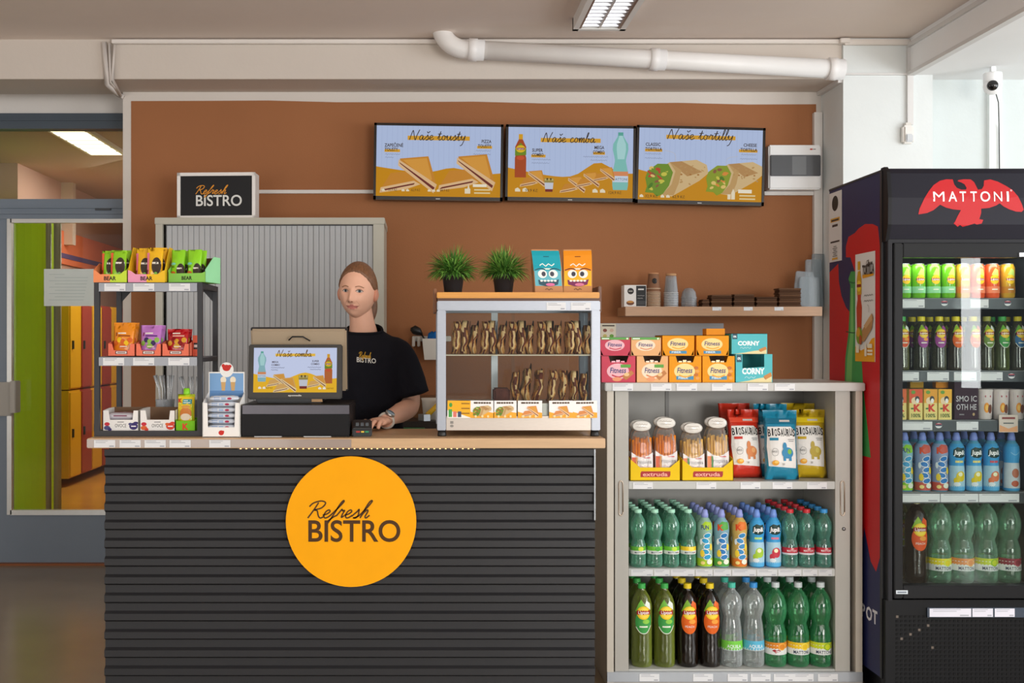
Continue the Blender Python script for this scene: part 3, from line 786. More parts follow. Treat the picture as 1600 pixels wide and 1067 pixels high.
def price_tag(parent, x0, x1, y, z0, z1, n=2, c='#dfe0e2'):
    m = MB(c).box(x0, x1, y - .001, y, z0, z1)
    p = Pr(); w = x1 - x0; h = z1 - z0
    for i in range(n): p.rect(x0 + w * .08, z1 - h * (.16 + .2 * i), x0 + w * (.55 + .3 * ((i * 5 + int(x0 * 1000)) % 3) / 3), z1 - h * (.1 + .2 * i), '#9a9ca4')
    p.rect(x1 - w * .27, z0 + h * .1, x1 - w * .06, z0 + h * .26, '#a4a6ae')
    p.into(m, flat(0, y - .001))
    return m.build('price_tag', M['print'], parent)
for a in (147, 187, 226, 265, 327):
    price_tag(ct, X(a, 3.916), X(a + 33, 3.916), 3.9155, .9665, .9935)
led = thing('led_strip', 'string of small warm lights under the counter top edge', 'light strip')
MB('#3a3430').box(X(372, 3.93), X(750, 3.93), 3.928, 3.94, .9585, .9632).build('strip', M['satin'], led)
for i in range(42):
    x = X(376 + 8.9 * i, 3.926)
    MB('#ffb878').box(x - .0026, x + .0026, 3.925, 3.929, .9598, .9626).build('led', M['bulb'], led)
ds = thing('round_sign', 'large round yellow sign with dark lettering on the corrugated counter front', 'sign', (X(548.5, 3.935), 3.935, Z(815, 3.935)))
ring = [(cos(2 * pi * i / 72) * .236, sin(2 * pi * i / 72) * .236) for i in range(72)]
MB('#f8a800').prism(ring, 'y', 0, .012).build('disc', M['matte'], ds)
p = Pr(base=.0006); brand_mark(p, .012, -.071, .0765, '#4a2c08', '#4a2c08')
p.build('lettering', ds)

# ================================================================== LOW OPEN CABINET
LF = 4.25
lc = thing('low_cabinet', 'low beige office cabinet with open shutters full of drinks and snacks', 'cabinet')
lx0, lx1, lz = X(947, LF), X(1349, LF), Z(598, LF)
BE = '#c4bcae'
cc = MB(BE)
for a, b in ((lx0 + .004, lx0 + .03), (lx1 - .03, lx1 - .004)): MB(BE).box(a, b, LF, 4.70, 0, lz - .0325).build('side_panel', M['satin'], lc)
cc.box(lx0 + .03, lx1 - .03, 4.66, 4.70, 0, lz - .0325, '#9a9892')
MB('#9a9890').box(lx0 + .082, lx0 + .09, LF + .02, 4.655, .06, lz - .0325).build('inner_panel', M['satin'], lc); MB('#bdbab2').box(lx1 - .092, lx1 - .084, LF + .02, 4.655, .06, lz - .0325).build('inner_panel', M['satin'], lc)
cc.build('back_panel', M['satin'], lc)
MB('#bdbcb8').box(lx0 - .006, lx1 + .003, LF - .012, 4.70, lz - .032, lz).build('top_panel', M['satin'], lc, bevel=.003)
MB('#6e6c68').box((lx0 + lx1) / 2 - .18, (lx0 + lx1) / 2 - .165, 4.655, 4.66, .8, lz - .03).build('back_seam', M['satin'], lc)
for sx, a, b in ((0, X(962, LF), X(983, LF)), (1, X(1307, LF), X(1330, LF))):
    o = MB('#aaa79f').box(a, b, LF + .012, LF + .03, .05, lz - .032).build('shutter_edge', M['satin'], lc)
    hx = X(971, LF) if not sx else X(1318, LF)
    hm = MB('#c9b8a6')
    zz0, zz1 = Z(806, LF), Z(752, LF)
    loop = [(hx + .008 * cos(t) * (1 if True else 1), (zz1 - .014 if sin(t) > 0 else zz0 + .014) + .014 * sin(t)) for t in [2 * pi * k / 24 for k in range(24)]]
    hm.tube([(x, LF + .010, z) for x, z in loop + loop[:1]], .0022, 6)
    hm.build('shutter_handle', M['metal'], o)
MB('#7a7a7a').lathe([(.007, 0), (.007, .004), (.004, .006)], 12, M=Matrix.Translation((X(1320, LF), LF + .012, Z(827, LF))) @ Matrix.Rotation(R(90), 4, 'X')).build('lock', M['metal'], lc)
SH1, SH2, SH3 = Z(752, 4.27), Z(888, 4.27), Z(1045, 4.27)
ix0, ix1 = lx0 + .0905, lx1 - .0925
for zz, hh, nm in ((SH1, .030, 'shelf'), (SH2, .030, 'shelf'), (SH3, .03, 'base_shelf')):
    MB('#b9bab6').box(ix0, ix1, 4.265, 4.66, zz - hh, zz).build(nm, M['satin'], lc, bevel=.002)
MB('#a2a7ad').box(lx0 + .004, lx1 - .004, LF - .004, LF + .012, SH3 - .044, SH3 - .006).build('price_rail', M['gloss'], lc)
MB('#b7b2ab').box(lx0 + .004, lx1 - .004, LF - .002, LF + .012, 0, SH3 - .046).build('plinth', M['satin'], lc)
for a in (957, 1017, 1057, 1112, 1168, 1210): price_tag(lc, X(a, 4.237), X(a + 32, 4.237), 4.2368, lz - .030, lz - .003)
for a in (989, 1088, 1157, 1207, 1261): price_tag(lc, X(a, 4.264), X(a + 31, 4.264), 4.2645, SH1 - .029, SH1 - .003)
for a, b in ((986, 1020), (1022, 1046), (1048, 1085), (1087, 1113), (1115, 1142), (1144, 1181), (1183, 1214), (1216, 1252), (1254, 1277), (1279, 1300)): price_tag(lc, X(a, 4.264), X(b, 4.264), 4.2645, SH2 - .028, SH2 - .004, 2, '#cfd0d2')
for a in (999, 1083, 1137, 1173, 1209, 1240, 1278): price_tag(lc, X(a, 4.246), X(a + 31, 4.246), 4.2455, SH3 - .041, SH3 - .012)
cl_ = thing('ceiling_light', 'lit louvre lamp on the corridor ceiling seen through the transom', 'ceiling lamp', (-2.72, 8.8, 2.999))
MB('#e8e4dc').box(-.16, .16, -.62, .62, -.03, 0).build('case', M['satin'], cl_)
for k in range(7): MB('#fff0d0').box(-.13, .13, -.58 + .17 * k, -.45 + .17 * k, -.034, -.0302).build('diffuser', M['lamp'], cl_)

# ================================================================== SHAPES USED MANY TIMES
def prof_fn(prof):
    def f(z):
        for (r0, z0), (r1, z1) in zip(prof, prof[1:]):
            if z0 <= z <= z1: return r0 + (r1 - r0) * (z - z0) / max(z1 - z0, 1e-6)
        return prof[-1][0] if z > prof[-1][1] else prof[0][0]
    return f
def band(p, z0, z1, c, r, nv=3, arc=1.0, nu=24):
    """label wrapped round a bottle: arc = share of the full turn, centred on the front"""
    L = 2 * pi * r * arc
    return p.rect(-L / 2, z0, L / 2, z1, c, nu, nv)
def bottle(name, label, cat, group, prof, body, mat, cap, cap_h, cap_r, print_fn=None, fill=None, seg=18, sport=False, loc=(0, 0, 0), rs=1.0):
    pr = [(q[0] * rs, max(0.0, q[1])) for q in smooth_path(prof, 3)]
    o = MB(body).lathe(pr, seg).build(name, M[mat], None, loc)
    tag(o, label, cat, group)
    ztop = pr[-1][1]
    cm = MB(cap)
    if sport: cm.lathe([(cap_r * 1.05, 0), (cap_r * 1.08, cap_h * .42), (cap_r * .95, cap_h * .55), (cap_r * .8, cap_h * .9), (cap_r * .5, cap_h), (.0005, cap_h)], 14)
    else: cm.lathe([(cap_r, 0), (cap_r, cap_h * .92), (cap_r * .9, cap_h), (.0005, cap_h)], 14, smooth=False)
    cm.build('cap', M['satin'], o, (0, 0, ztop - cap_h * .25))
    if fill:
        fp = [(r * .93, z) for r, z in pr if z <= fill[1]]
        fp = [(fp[0][0] * .9, fp[0][1] + .002)] + fp[1:]
        MB(fill[0]).lathe(fp, seg).build('drink', M[fill[2] if len(fill) > 2 else 'gloss'], o)
    if print_fn:
        p = Pr(eps=.00015, base=.0005)
        print_fn(p); p.refine(.012)
        p.build('label', o, cyl(prof_fn(pr)))
    return o

# ---- profiles (radius, height)
P_MAT5 = [(.026, 0), (.031, .006), (.0315, .03), (.0305, .045), (.031, .07), (.0295, .088), (.0238, .106), (.0238, .112), (.0305, .135), (.0325, .155), (.030, .175), (.020, .196), (.013, .207), (.0125, .216)]
P_MAT15 = [(.036, 0), (.0445, .008), (.0455, .05), (.045, .10), (.044, .13), (.0355, .16), (.034, .168), (.042, .19), (.0465, .215), (.0455, .24), (.036, .272), (.021, .293), (.0145, .302), (.0135, .314)]
P_AQU = [(.036, 0), (.0445, .008), (.0445, .06), (.0435, .10), (.040, .15), (.0345, .185), (.0345, .195), (.0425, .225), (.0435, .25), (.036, .275), (.021, .293), (.0145, .302), (.0135, .313)]
P_TEA15 = [(.036, 0), (.041, .007), (.0415, .06), (.0405, .12), (.0415, .16), (.0415, .22), (.039, .25), (.030, .275), (.019, .292), (.0145, .300), (.0135, .310)]
P_TEA5 = [(.025, 0), (.029, .006), (.0295, .04), (.0285, .08), (.0298, .105), (.0298, .14), (.027, .160), (.018, .178), (.013, .186), (.0125, .194)]
P_KID = [(.026, 0), (.0295, .006), (.0295, .07), (.027, .10), (.027, .115), (.0295, .135), (.0295, .155), (.027, .172), (.018, .188), (.014, .194), (.0135, .20)]
P_CAN = [(.022, 0), (.0265, .006), (.0265, .118), (.022, .128), (.021, .132)]

def L_mat5(fruit, dark):
    def f(p):
        band(p, .052, .082, '#dfe6e0', .031); band(p, .066, .082, fruit, .0305, 2)
        p.ell(.006, .073, .011, .009, dark); p.text('MATTONI', 0, .0555, .007, '#2a3550', .01, w=.038)
        p.ell(.023, .059, .003, .0025, '#c8202a', 4)
    return f
def L_matred(p):
    band(p, .050, .078, '#b8283a', .031); band(p, .050, .057, '#d6d6dc', .031, 1)
    p.text('MATTONI', 0, .062, .008, '#f0e6e6', .01, w=.040); p.ell(0, .074, .006, .003, '#e8b0b0', 4)
def L_mat15(fruit, dark, emblem=False):
    def f(p):
        band(p, .050, .098, '#e4e8e4', .0455); band(p, .073, .098, fruit, .0455, 2)
        p.ell(.014, .082, .016, .0145, dark, 8); p.ell(.014, .082, .012, .0105, fruit, 8)
        if emblem:
            p.poly([(-.026, .066), (-.016, .072), (-.008, .067), (0, .072), (.008, .066), (.002, .062), (-.006, .060), (-.012, .056), (-.016, .061)], '#a82432')
        else: p.text('MATTONI', 0, .0545, .0125, '#22304e', .012, w=.062)
    return f
def L_aqua(c):
    def f(p):
        band(p, .066, .104, c, .0435, 3); band(p, .066, .074, '#d4dde0', .0435, 1)
        p.text('AQUILA', 0, .077, .013, '#eef4f4', .012, w=.058)
        p.scrib(-.03, .067, .06, .003, '#6a7a80', .0008)
    return f
def L_tea(k, lower, leaf, word, swash=True):
    """sleeve print of the iced tea bottles, k = size against the big bottle"""
    def f(p):
        zc = .215 * k
        p.ell(0, zc - .035 * k, .034 * k, .048 * k, lower, 12)
        p.poly([(-.034 * k, zc + .005 * k), (-.02 * k, zc + .035 * k), (-.008 * k, zc + .052 * k), (.004 * k, zc + .03 * k), (.01 * k, zc)], leaf)
        p.poly([(.004 * k, zc + .03 * k), (.012 * k, zc + .048 * k), (.028 * k, zc + .036 * k), (.030 * k, zc + .01 * k)], '#dfe6dc' if swash else lower)
        p.ell(0, zc, .027 * k, .026 * k, '#f2c81e', 12); p.ell(0, zc, .022 * k, .021 * k, '#f6d84a', 12)
        p.rect(-.027 * k, zc - .007 * k, .027 * k, zc + .010 * k, '#a01c22', 6); p.text('Lipton', 0, zc - .004 * k, .012 * k, '#ffffff', .012, w=.042 * k)
        p.ell(.010 * k, zc - .034 * k, .014 * k, .009 * k, '#f0a040' if lower != '#3f9a4a' else '#8cc84a', 8)
        if word == 'PEACH': p.text(word, 0, zc - .058 * k, .0085 * k, '#f4f0e6', w=.036 * k)
        else: p.bar(0, zc - .057 * k, .032 * k, .006 * k, '#e8ecd8')
        if swash: p.stroke([(-.03 * k, zc - .055 * k), (-.012 * k, zc - .078 * k), (.012 * k, zc - .078 * k), (.03 * k, zc - .05 * k)], .003 * k, '#e8efe0')
    return f
def L_can(c2):
    def f(p):
        band(p, .02, .045, c2, .0265, 1); p.poly([(-.012, .09), (.0, .115), (.012, .108), (.015, .085)], '#bcd86a')
        p.ell(0, .072, .0165, .018, '#f0c41c', 10); p.rect(-.0165, .067, .0165, .078, '#a01c22', 4); p.text('Lipton', 0, .069, .0075, '#ffffff', .012, w=.027)
        p.rect(-.010, .032, .010, .036, '#e8ecd8', 3)
    return f
def L_kid(c1, c2, c3, w=True):
    def f(p):
        r = .029
        band(p, .004, .182, c1, r, 16, .98); band(p, .004, .035, c3, r, 3, .98)
        p.poly([(-.02, .165), (-.004, .180), (.022, .176), (.024, .15), (0, .145)], c3)
        if w: p.text('FUN', -.006, .150, .016, '#26386e', .03, w=.03)
        else: p.text('K', -.010, .146, .022, '#d8481c', .05)
        for i in range(5):
            p.ell(.004 * (-1) ** i, .125 - .021 * i, .016, .011, '#f2f2ee', 8, .3 * (-1) ** i); p.ell(.004 * (-1) ** i, .125 - .021 * i, .0135, .0088, c2, 8, .3 * (-1) ** i)
        p.ell(-.016, .055, .008, .014, '#f0d23c', 8); p.ell(.018, .08, .006, .014, '#f0d23c', 6); p.ell(-.02, .10, .005, .012, '#e6f0f0', 6)
        p.ell(.012, .022, .012, .010, '#e8ecd8', 8); p.ell(-.014, .018, .008, .007, '#f6e08a', 8)
    return f
def L_jup(fruit, word2):
    def f(p):
        r = .029
        band(p, .004, .182, '#3f9fd8', r, 16, .98); band(p, .012, .098, '#a9cfe0', r, 6, .5, 12); band(p, .004, .02, '#5ab0e0', r, 2, .98)
        p.poly([(-.024, .14), (-.022, .16), (-.008, .17), (.006, .166), (.02, .168), (.025, .15), (.022, .134), (.004, .128), (-.014, .130)], '#1c3a34')
        p.text('Jupik', 0, .141, .017, '#ffffff', .03, w=.043, shear=.1)
        p.bar(0, .110, .030, .008, word2); p.bar(0, .113, .022, .002, '#3f9fd8')
        p.ell(.004, .058, .017, .020, fruit, 10); p.ell(-.012, .042, .010, .012, fruit, 8); p.ell(.002, .066, .008, .008, '#f0f0c8', 6); p.ell(-.010, .028, .012, .008, '#dfe9ee', 8)
    return f
def L_jup0(p):
    band(p, .004, .182, '#3f9fd8', .029, 16, .98); band(p, .012, .11, '#c9d4da', .029, 6, .5, 12)
    p.ell(.002, .07, .014, .018, '#b86a4a', 8); p.stroke([(-.016, .15), (0, .14), (.018, .152)], .003, '#8ac4ea'); p.ell(0, .03, .014, .012, '#c05a38', 8)

# ================================================================== LOW CABINET: DRINKS
CABW = 'the open beige cabinet'
def fill_column(proto, px, d0, z, nrow, dy, what, shelf, col, stagger=0.0003):
    for r in range(nrow):
        loc = (X(px, d0) + stagger * ((r * 3 + col) % 3 - 1) * (r > 0), d0 + dy * r, z + .0005)
        lab = f'{what}, {ORD[r]} row, {ORD[col]} column, cabinet {shelf}'
        if r == 0 and not proto.get('used'):
            proto.location = loc; proto['label'] = lab; proto['used'] = 1
        else:
            copy_tree(proto, None, loc, random.uniform(-.25, .25) if r else 0, lab)
    return proto
D0 = 4.312
protos = []
GW = '#86d8b8'
lemon, lime = ('#b8d83a', '#5aa83a'), ('#7ac23c', '#d8e04a')
for i, (px, fr, dk) in enumerate(((997, '#5fae3a', '#c8dc4a'), (1023, '#6fc23a', '#4aa038'), (1049, '#6fc23a', '#b8dc3c'), (1075, '#f0cc2a', '#f6e060'))):
    b = bottle('water_bottle', '', 'bottle', 'small green water bottles', P_MAT5, GW, 'pet', '#a8e0c4', .014, .0145, L_mat5(fr, dk), rs=.98)
    fill_column(b, px, D0, SH2, 5, .066, 'small green water bottle with %s label' % ('lime', 'green', 'pale green', 'yellow')[i], 'middle shelf', i)
for i, (px, c1, c2, c3, w) in enumerate(((1101, '#8fb4a0', '#2a9ac8', '#a8cc2a', True), (1127, '#7ea8b8', '#2a78b8', '#5aa84a', False), (1155, '#c9a85a', '#3a8ac0', '#e0782a', False))):
    b = bottle('juice_bottle', '', 'bottle', 'patterned juice bottles', P_KID, c1, 'gloss', '#8f9ad8', .034, .0135, L_kid(c1, c2, c3, w), sport=True)
    fill_column(b, px, D0 + .003, SH2, 4, .064, 'patterned juice bottle with lilac sports cap', 'middle shelf', 4 + i)
for i, (px, fr, wd) in enumerate(((1182, '#a6cc3a', '#c8e86a'), (1208, '#c8384a', '#e87a8a'))):
    b = bottle('juice_bottle', '', 'bottle', 'blue juice bottles', P_KID, '#3f9fd8', 'gloss', '#6f93dc', .034, .0135, L_jup(fr, wd), sport=True)
    fill_column(b, px, D0 + .003, SH2, 4, .064, 'blue juice bottle with %s fruit picture' % ('green', 'red')[i], 'middle shelf', 7 + i)
for i, (px, cp) in enumerate(((1234, '#cc2a34'), (1260, '#cc2a34'), (1287, '#3a9ae0'))):
    b = bottle('water_bottle', '', 'bottle', 'small water bottles with red labels', P_MAT5, '#86d4c0', 'pet', cp, .015, .0145, L_matred, rs=.98)
    fill_column(b, px, D0, SH2, 5, .066, 'small red label water bottle with %s cap' % ('red' if i < 2 else 'blue'), 'middle shelf', 9 + i)
D1 = 4.325
for i, px in enumerate((1002.5, 1038)):
    b = bottle('tea_bottle', '', 'bottle', 'green iced tea bottles', P_TEA15, '#a8b84a', 'pet', '#3aa84a', .020, .0155, L_tea(1, '#3f9a4a', '#6cb23a', 'GREEN'), ('#8a961e', .262, 'pet'))
    fill_column(b, px, D1, SH3, 3, .095, 'large green iced tea bottle with green cap', 'bottom shelf', i)
for i, px in enumerate((1074, 1109)):
    b = bottle('tea_bottle', '', 'bottle', 'dark iced tea bottles', P_TEA15, '#2a1a10', 'pet', '#eacb1e', .020, .0155, L_tea(1, '#e0641e', '#7aa82a', 'PEACH', False), ('#160c08', .262))
    fill_column(b, px, D1, SH3, 3, .095, 'large dark peach tea bottle with yellow cap', 'bottom shelf', 2 + i)
for i, (px, c, cp) in enumerate(((1143, '#7ad04a', '#4ac0a8'), (1177, '#58b4d4', '#3a94dc'))):
    b = bottle('water_bottle', '', 'bottle', 'large clear water bottles', P_AQU, '#e6eeec', 'pet', cp, .020, .0155, L_aqua(c), rs=.95)
    fill_column(b, px, D1, SH3, 2, .10, 'large clear water bottle with %s label' % ('green' if i == 0 else 'blue'), 'bottom shelf', 4 + i)
for i, (px, fr, dk, em) in enumerate(((1211.5, '#e08a2a', '#f0b04a', True), (1247, '#f0c82a', '#f8e05a', False), (1282, '#c8d42a', '#8ab42a', False))):
    b = bottle('water_bottle', '', 'bottle', 'large green water bottles', P_MAT15, '#58c884', 'pet', '#cfd8da', .020, .0155, L_mat15(fr, dk, em), rs=.935)
    fill_column(b, px, D1, SH3, 3, .10, 'large green water bottle with %s label' % ('orange', 'yellow', 'lime')[i], 'bottom shelf', 6 + i)

# ================================================================== TRAYS, PACKS AND BAGS
def tray(name, label, w, d, hb, hf, col, loc, rz=0, col2=None, side=None, inner=None, front_poly=None, group=None, th=.0018, prints=None, back_h=None):
    """open cardboard display tray; front lower than back"""
    o = thing(name, label, 'box', loc, rz, group)
    inner = inner or col
    MB(col).box(-w / 2, w / 2, 0, d, 0, th).build('bottom', M['card'], o)
    fp = front_poly or [(-w / 2, 0), (w / 2, 0), (w / 2, hf * 1.35), (w * .36, hf * 1.3), (w * .28, hf), (-w * .28, hf), (-w * .36, hf * 1.3), (-w / 2, hf * 1.35)]
    MB(col).prism(fp, 'y', 0, th).build('front_panel', M['card'], o)
    for sx, c in ((-1, col), (1, col2 or col)):
        MB(side or c).prism([(0, 0), (d, 0), (d, hb), (d * .55, hb), (0, max(hf * 1.35, fp[2][1]))], 'x', sx * w / 2 - (th if sx > 0 else 0), sx * w / 2 + (th if sx < 0 else 0)).build('side_panel', M['card'], o)
    MB(inner).box(-w / 2, w / 2, d - th, d, 0, back_h or hb).build('back_panel', M['card'], o)
    if prints:
        p = Pr(base=.0004); prints(p); p.build('print', o)
    return o
def pouch(name, label, w, h, t, col, loc, rz=0, tilt=0, prints=None, cat='packet', group=None, seal=.1, mat='foil', bot=.04, crimp=0.0, top_col=None):
    """pillow-shaped bag, flat seal at the top"""
    def thick(u, v):
        a = max(0.0, 1 - abs(2 * u - 1) ** 2.6)
        vv = min(1.0, max(0.0, (v - bot * .3) / .22)) if bot else 1
        top = max(0.0, min(1.0, (1 - seal - v) / .3 + .05))
        return t / 2 * (a ** .6) * (vv ** .5) * (top ** .7) + .0008
    def halfw(v): return w / 2 * (1 - .05 * sin(pi * min(1, max(0, v))) + (.02 * sin(v * 40) * crimp))
    ph = random.uniform(0, 6)
    def pt(u, v, s, off=0):
        x = (2 * u - 1) * halfw(v)
        wr = .0016 * sin(u * 9 + ph + v * 5) * sin(v * 11 + ph) if 0.02 < u < .98 else 0
        return (x, s * (thick(u, v) + off + wr), v * h)
    o = thing(name, label, cat, loc, rz, group)
    o.rotation_euler = (tilt, 0, rz)
    nv = 14
    cc = [top_col if (top_col and j >= nv * (1 - seal)) else col for j in range(nv) for i in range(12)]
    m = MB(col)
    m.grid(lambda u, v: pt(u, v, -1), 12, nv, cc); m.grid(lambda u, v: pt(1 - u, v, 1), 12, nv, cc)
    # close the rim
    b = m.build('bag', M[mat], o)
    bm = bmesh.new(); bm.from_mesh(b.data); bmesh.ops.remove_doubles(bm, verts=bm.verts, dist=.0025); bm.to_mesh(b.data); bm.free()
    if prints:
        p = Pr(base=.0016, eps=.0002); prints(p); p.refine(.016)
        p.build('print', o, lambda x, z, off: pt(min(1, max(0, x / (2 * halfw(min(1, max(0, z / h)))) + .5)), min(1, max(0, z / h)), -1, off))
    return o
def beast(p, x, z, s):
    """plain dark mascot-free patch with a pale band"""
    p.ell(x, z, .30 * s, .55 * s, '#3a2c22', 10); p.rect(x - .27 * s, z + .12 * s, x + .27 * s, z + .24 * s, '#e4dcd0', 3)

RACKT, RACKM, RACKB = 1.566, 1.293, 1.012
# ---- wire rack on the counter
rk = thing('display_rack', 'black metal tabletop rack with two price rails on the counter end', 'rack')
rx0, rx1, ry0, ry1 = X(147, 4.0), X(316, 4.0), 4.0, 4.31
bk = '#2c2c30'
q = .0185
for x in (rx0, rx1 - q):
    for y in (ry0, ry1 - q): MB(bk).box(x, x + q, y, y + q, .9995, RACKT - .001).build('post', M['blackmetal'], rk)
for zc in (.9995, RACKT - .021):
    for y in (ry0, ry1 - q): MB(bk).box(rx0 + q, rx1 - q, y, y + q, zc, zc + .02).build('cross_bar', M['blackmetal'], rk)
    for x in (rx0, rx1 - q): MB(bk).box(x, x + q, ry0 + q, ry1 - q, zc, zc + .02).build('side_bar', M['blackmetal'], rk)
for x in (rx0, rx1 - q): MB(bk).box(x, x + q, ry0 + q, ry1 - q, RACKM - .02, RACKM - .006).build('side_bar', M['blackmetal'], rk)
for x, s in ((rx0 + q, 1), (rx1 - q, -1)):
    MB(bk).prism([(x, RACKT - .021), (x + s * .035, RACKT - .021), (x, RACKT - .06)], 'y', ry1 - .012, ry1 - .004).build('corner_brace', M['blackmetal'], rk)
for zc, nm in ((RACKT, 'top_shelf'), (RACKM, 'shelf'), (RACKB, 'base_shelf')):
    MB('#55555a').box(rx0 + .001, rx1 - .001, ry0 + .003, ry1 - .003, zc - .005, zc - .0006).build(nm, M['satin'], rk)
for zc, tags in ((RACKT, (163, 208, 264)), (RACKM, (161, 208, 263))):
    MB('#7a7d86').box(rx0 + q, rx1 - q, ry0 - .004, ry0 - .001, zc - .034, zc - .003).build('price_rail', M['gloss'], rk)
    for a in tags: price_tag(rk, X(a, 3.995), X(a + 33, 3.995), ry0 - .0045, zc - .032, zc - .005)

def px_box(x0, x1, y0, y1, d):  # centre x, base z, width, height from the photograph
    return (X(x0, d) + X(x1, d)) / 2, Z(y1, d), (x1 - x0) * d / FPX, (y1 - y0) * d / FPX
TY0 = 4.015
def bearprint(split, c1, c2):
    def f(p):
        p.rect(-.058, .0, split, .030, c1); p.rect(split, .0, .058, .030, c2)
        p.text('BEAR', .0, .008, .013, '#2a1c18', .03, w=.042)
    return f
wt = .122
for (xc, w, cols, colt, hf, hb, lab, packs) in (
        (172, 52, ('#f2905a', '#c8e03a'), '#f2905a', .030, .075, 'orange and lime cardboard tray of fruit snack packets on the rack top', [('#8cc81e', '#e8603a', 153), ('#8cc81e', '#e8603a', 170)]),
        (229, 58, ('#ee9ab8', '#f2c01e'), '#f2c01e', .030, .135, 'pink and yellow cardboard tray of fruit snack packets on the rack top', [('#f0b81a', '#e87a9a', 207), ('#f0b81a', '#e87a9a', 227)])):
    xw = w * TY0 / FPX; zc = RACKT + .0005
    def pf_(p, cols=cols, xw=xw):
        p.rect(-xw / 2, 0, 0, .030, cols[0]); p.rect(0, 0, xw / 2, .030, cols[1])
        p.poly([(-xw / 2, .030), (-xw * .3, .030), (-xw * .42, .042), (-xw / 2, .045)], cols[0]); p.poly([(xw / 2, .030), (xw * .3, .030), (xw * .42, .042), (xw / 2, .045)], cols[1])
        p.text('BEAR', 0, .008, .014, '#2a1c18', .03, w=.045)
    tray('snack_tray', lab, xw, .13, hb, .030, colt, (X(xc, TY0), TY0, zc), 0, cols[1], inner='#7a5a3a' if hb < .1 else '#f2c01e', front_poly=[(-xw / 2, 0), (xw / 2, 0), (xw / 2, .045), (xw * .42, .042), (xw * .3, .030), (-xw * .3, .030), (-xw * .42, .042), (-xw / 2, .045)], prints=pf_)
    for r in range(2):
        for i, (c, e, px) in enumerate(packs):
            def pk(p, c=c, e=e):
                p.rect(-.034, .004, -.020, .108, e); p.rect(-.034, .018, -.022, .045, '#7a1a1a')
                beast(p, .008, .058, .058); p.ell(.006, .030, .006, .005, '#7ab84a', 6); p.rect(-.005, .022, .02, .0245, '#f0e8c8')
            pouch('snack_packet', f'{"lime green" if c[1] == "8" else "yellow"} fruit snack packet, {ORD[i]} along and {["in front","second back","third back"][r]} in its two-tone tray', .060, .128 if hb > .1 else .118, .021, c, (X(px + 13, TY0) + .003 * r, TY0 + .016 + .024 * (1 - i) + .05 * r, zc + .003 + .004 * r), 0, R(-6), pk, 'packet', 'fruit snack packets', .08)
gx = 4.03
tr3 = tray('snack_tray', 'mint green cardboard tray of green snack packets at the rack corner', .15, .13, .098, .034, '#8fd05a', (X(293, gx), gx - .012, RACKT + .0005), R(-14), '#9be0a8', inner='#6a4a30', front_poly=[(-.075, 0), (.075, 0), (.075, .04), (.06, .034), (-.06, .034), (-.075, .04)],
           prints=lambda p: p.text('BEAR', 0, .01, .013, '#2a1c18', .03, w=.042))
for r in range(2):
    for i in range(2):
        def pk(p):
            beast(p, .014, .040, .05); p.text('nut', -.016, .052, .008, '#3a6a1a', .02); p.ell(-.016, .030, .012, .009, '#c8641e', 8); p.ell(-.016, .066, .012, .005, '#7ad0b8', 6)
        pouch('snack_packet', f'bright green nut snack packet, {ORD[i]} along in {["front","back"][r]} of the mint tray', .056, .120, .022, '#8fd81e', (X(276 + 27 * i, gx) + .010 * r, gx + .018 + .040 * r - .014 * i, RACKT + .004), R(-12), R(-5), pk, 'packet', 'nut snack packets', .06)

# ---- middle shelf: coral trays
def coral(p):
    p.rect(-.022, .008, .022, .020, '#5a2a28'); p.rect(-.019, .010, .019, .018, '#f6e8e0'); p.bar(0, .0125, .03, .003, '#5a2a28')
def fruitpk(c1, c2, c3):
    def f(p):
        p.rect(-.028, .072, -.025, .086, '#7a1a2a'); p.bar(-.005, .080, .030, .005, '#f6efe0'); p.bar(.004, .070, .044, .005, c1)
        for i in range(5): p.ell(-.026 + .013 * i, .045 + .006 * ((i * 2) % 3), .009, .010, c2 if i % 2 else c3, 8)
        p.ell(.0, .034, .012, .009, c3, 8); p.bar(.004, .030, .026, .004, '#f2e6d0')
    return f
for i, (a, b_, tall, c, lab, pr_) in enumerate(((167, 211, .112, '#f0901e', 'orange', fruitpk('#9a4a14', '#f6c81e', '#d8641a')), (211, 252, .102, '#c07ac8', 'purple', fruitpk('#5a2a7a', '#3a2a5a', '#8ab44a')), (252, 296, .088, '#b8141e', 'red', fruitpk('#e8b0a0', '#8a0c14', '#d8a02a')))):
    w = (b_ - a - 1) * 4.02 / FPX
    tray('snack_tray', f'coral cardboard tray holding {lab} dried fruit bags on the rack shelf', w, .15, .06, .022, '#f07a5e', (X((a + b_) / 2, 4.02), 4.025, RACKM + .0005), 0, inner='#e06a50', prints=coral,
         front_poly=[(-w / 2, 0), (w / 2, 0), (w / 2, .046), (w * .34, .046), (w * .28, .022), (-w * .28, .022), (-w * .34, .046), (-w / 2, .046)])
    for r in range(2):
        pouch('fruit_bag', f'{lab} dried fruit bag, {["front","rear"][r]} one in its coral tray', .082, tall + .012, .026, c, (X((a + b_) / 2, 4.02) + .003 * r, 4.055 + .045 * r, RACKM + .003), R(-4), R(-7), pr_, 'bag', 'dried fruit bags', .14)
cs = thing('snack_carton', 'closed coral carton with a dark square logo at the rack post', 'box', (X(301, 4.07), 4.07, RACKM + .0005))
MB('#e86a50').box(0, .018, 0, .11, 0, .078).build('carton', M['card'], cs)
Pr().rect(.003, .026, .018, .050, '#2a2024').rect(.005, .033, .017, .043, '#e8e0dc').build('print', cs)

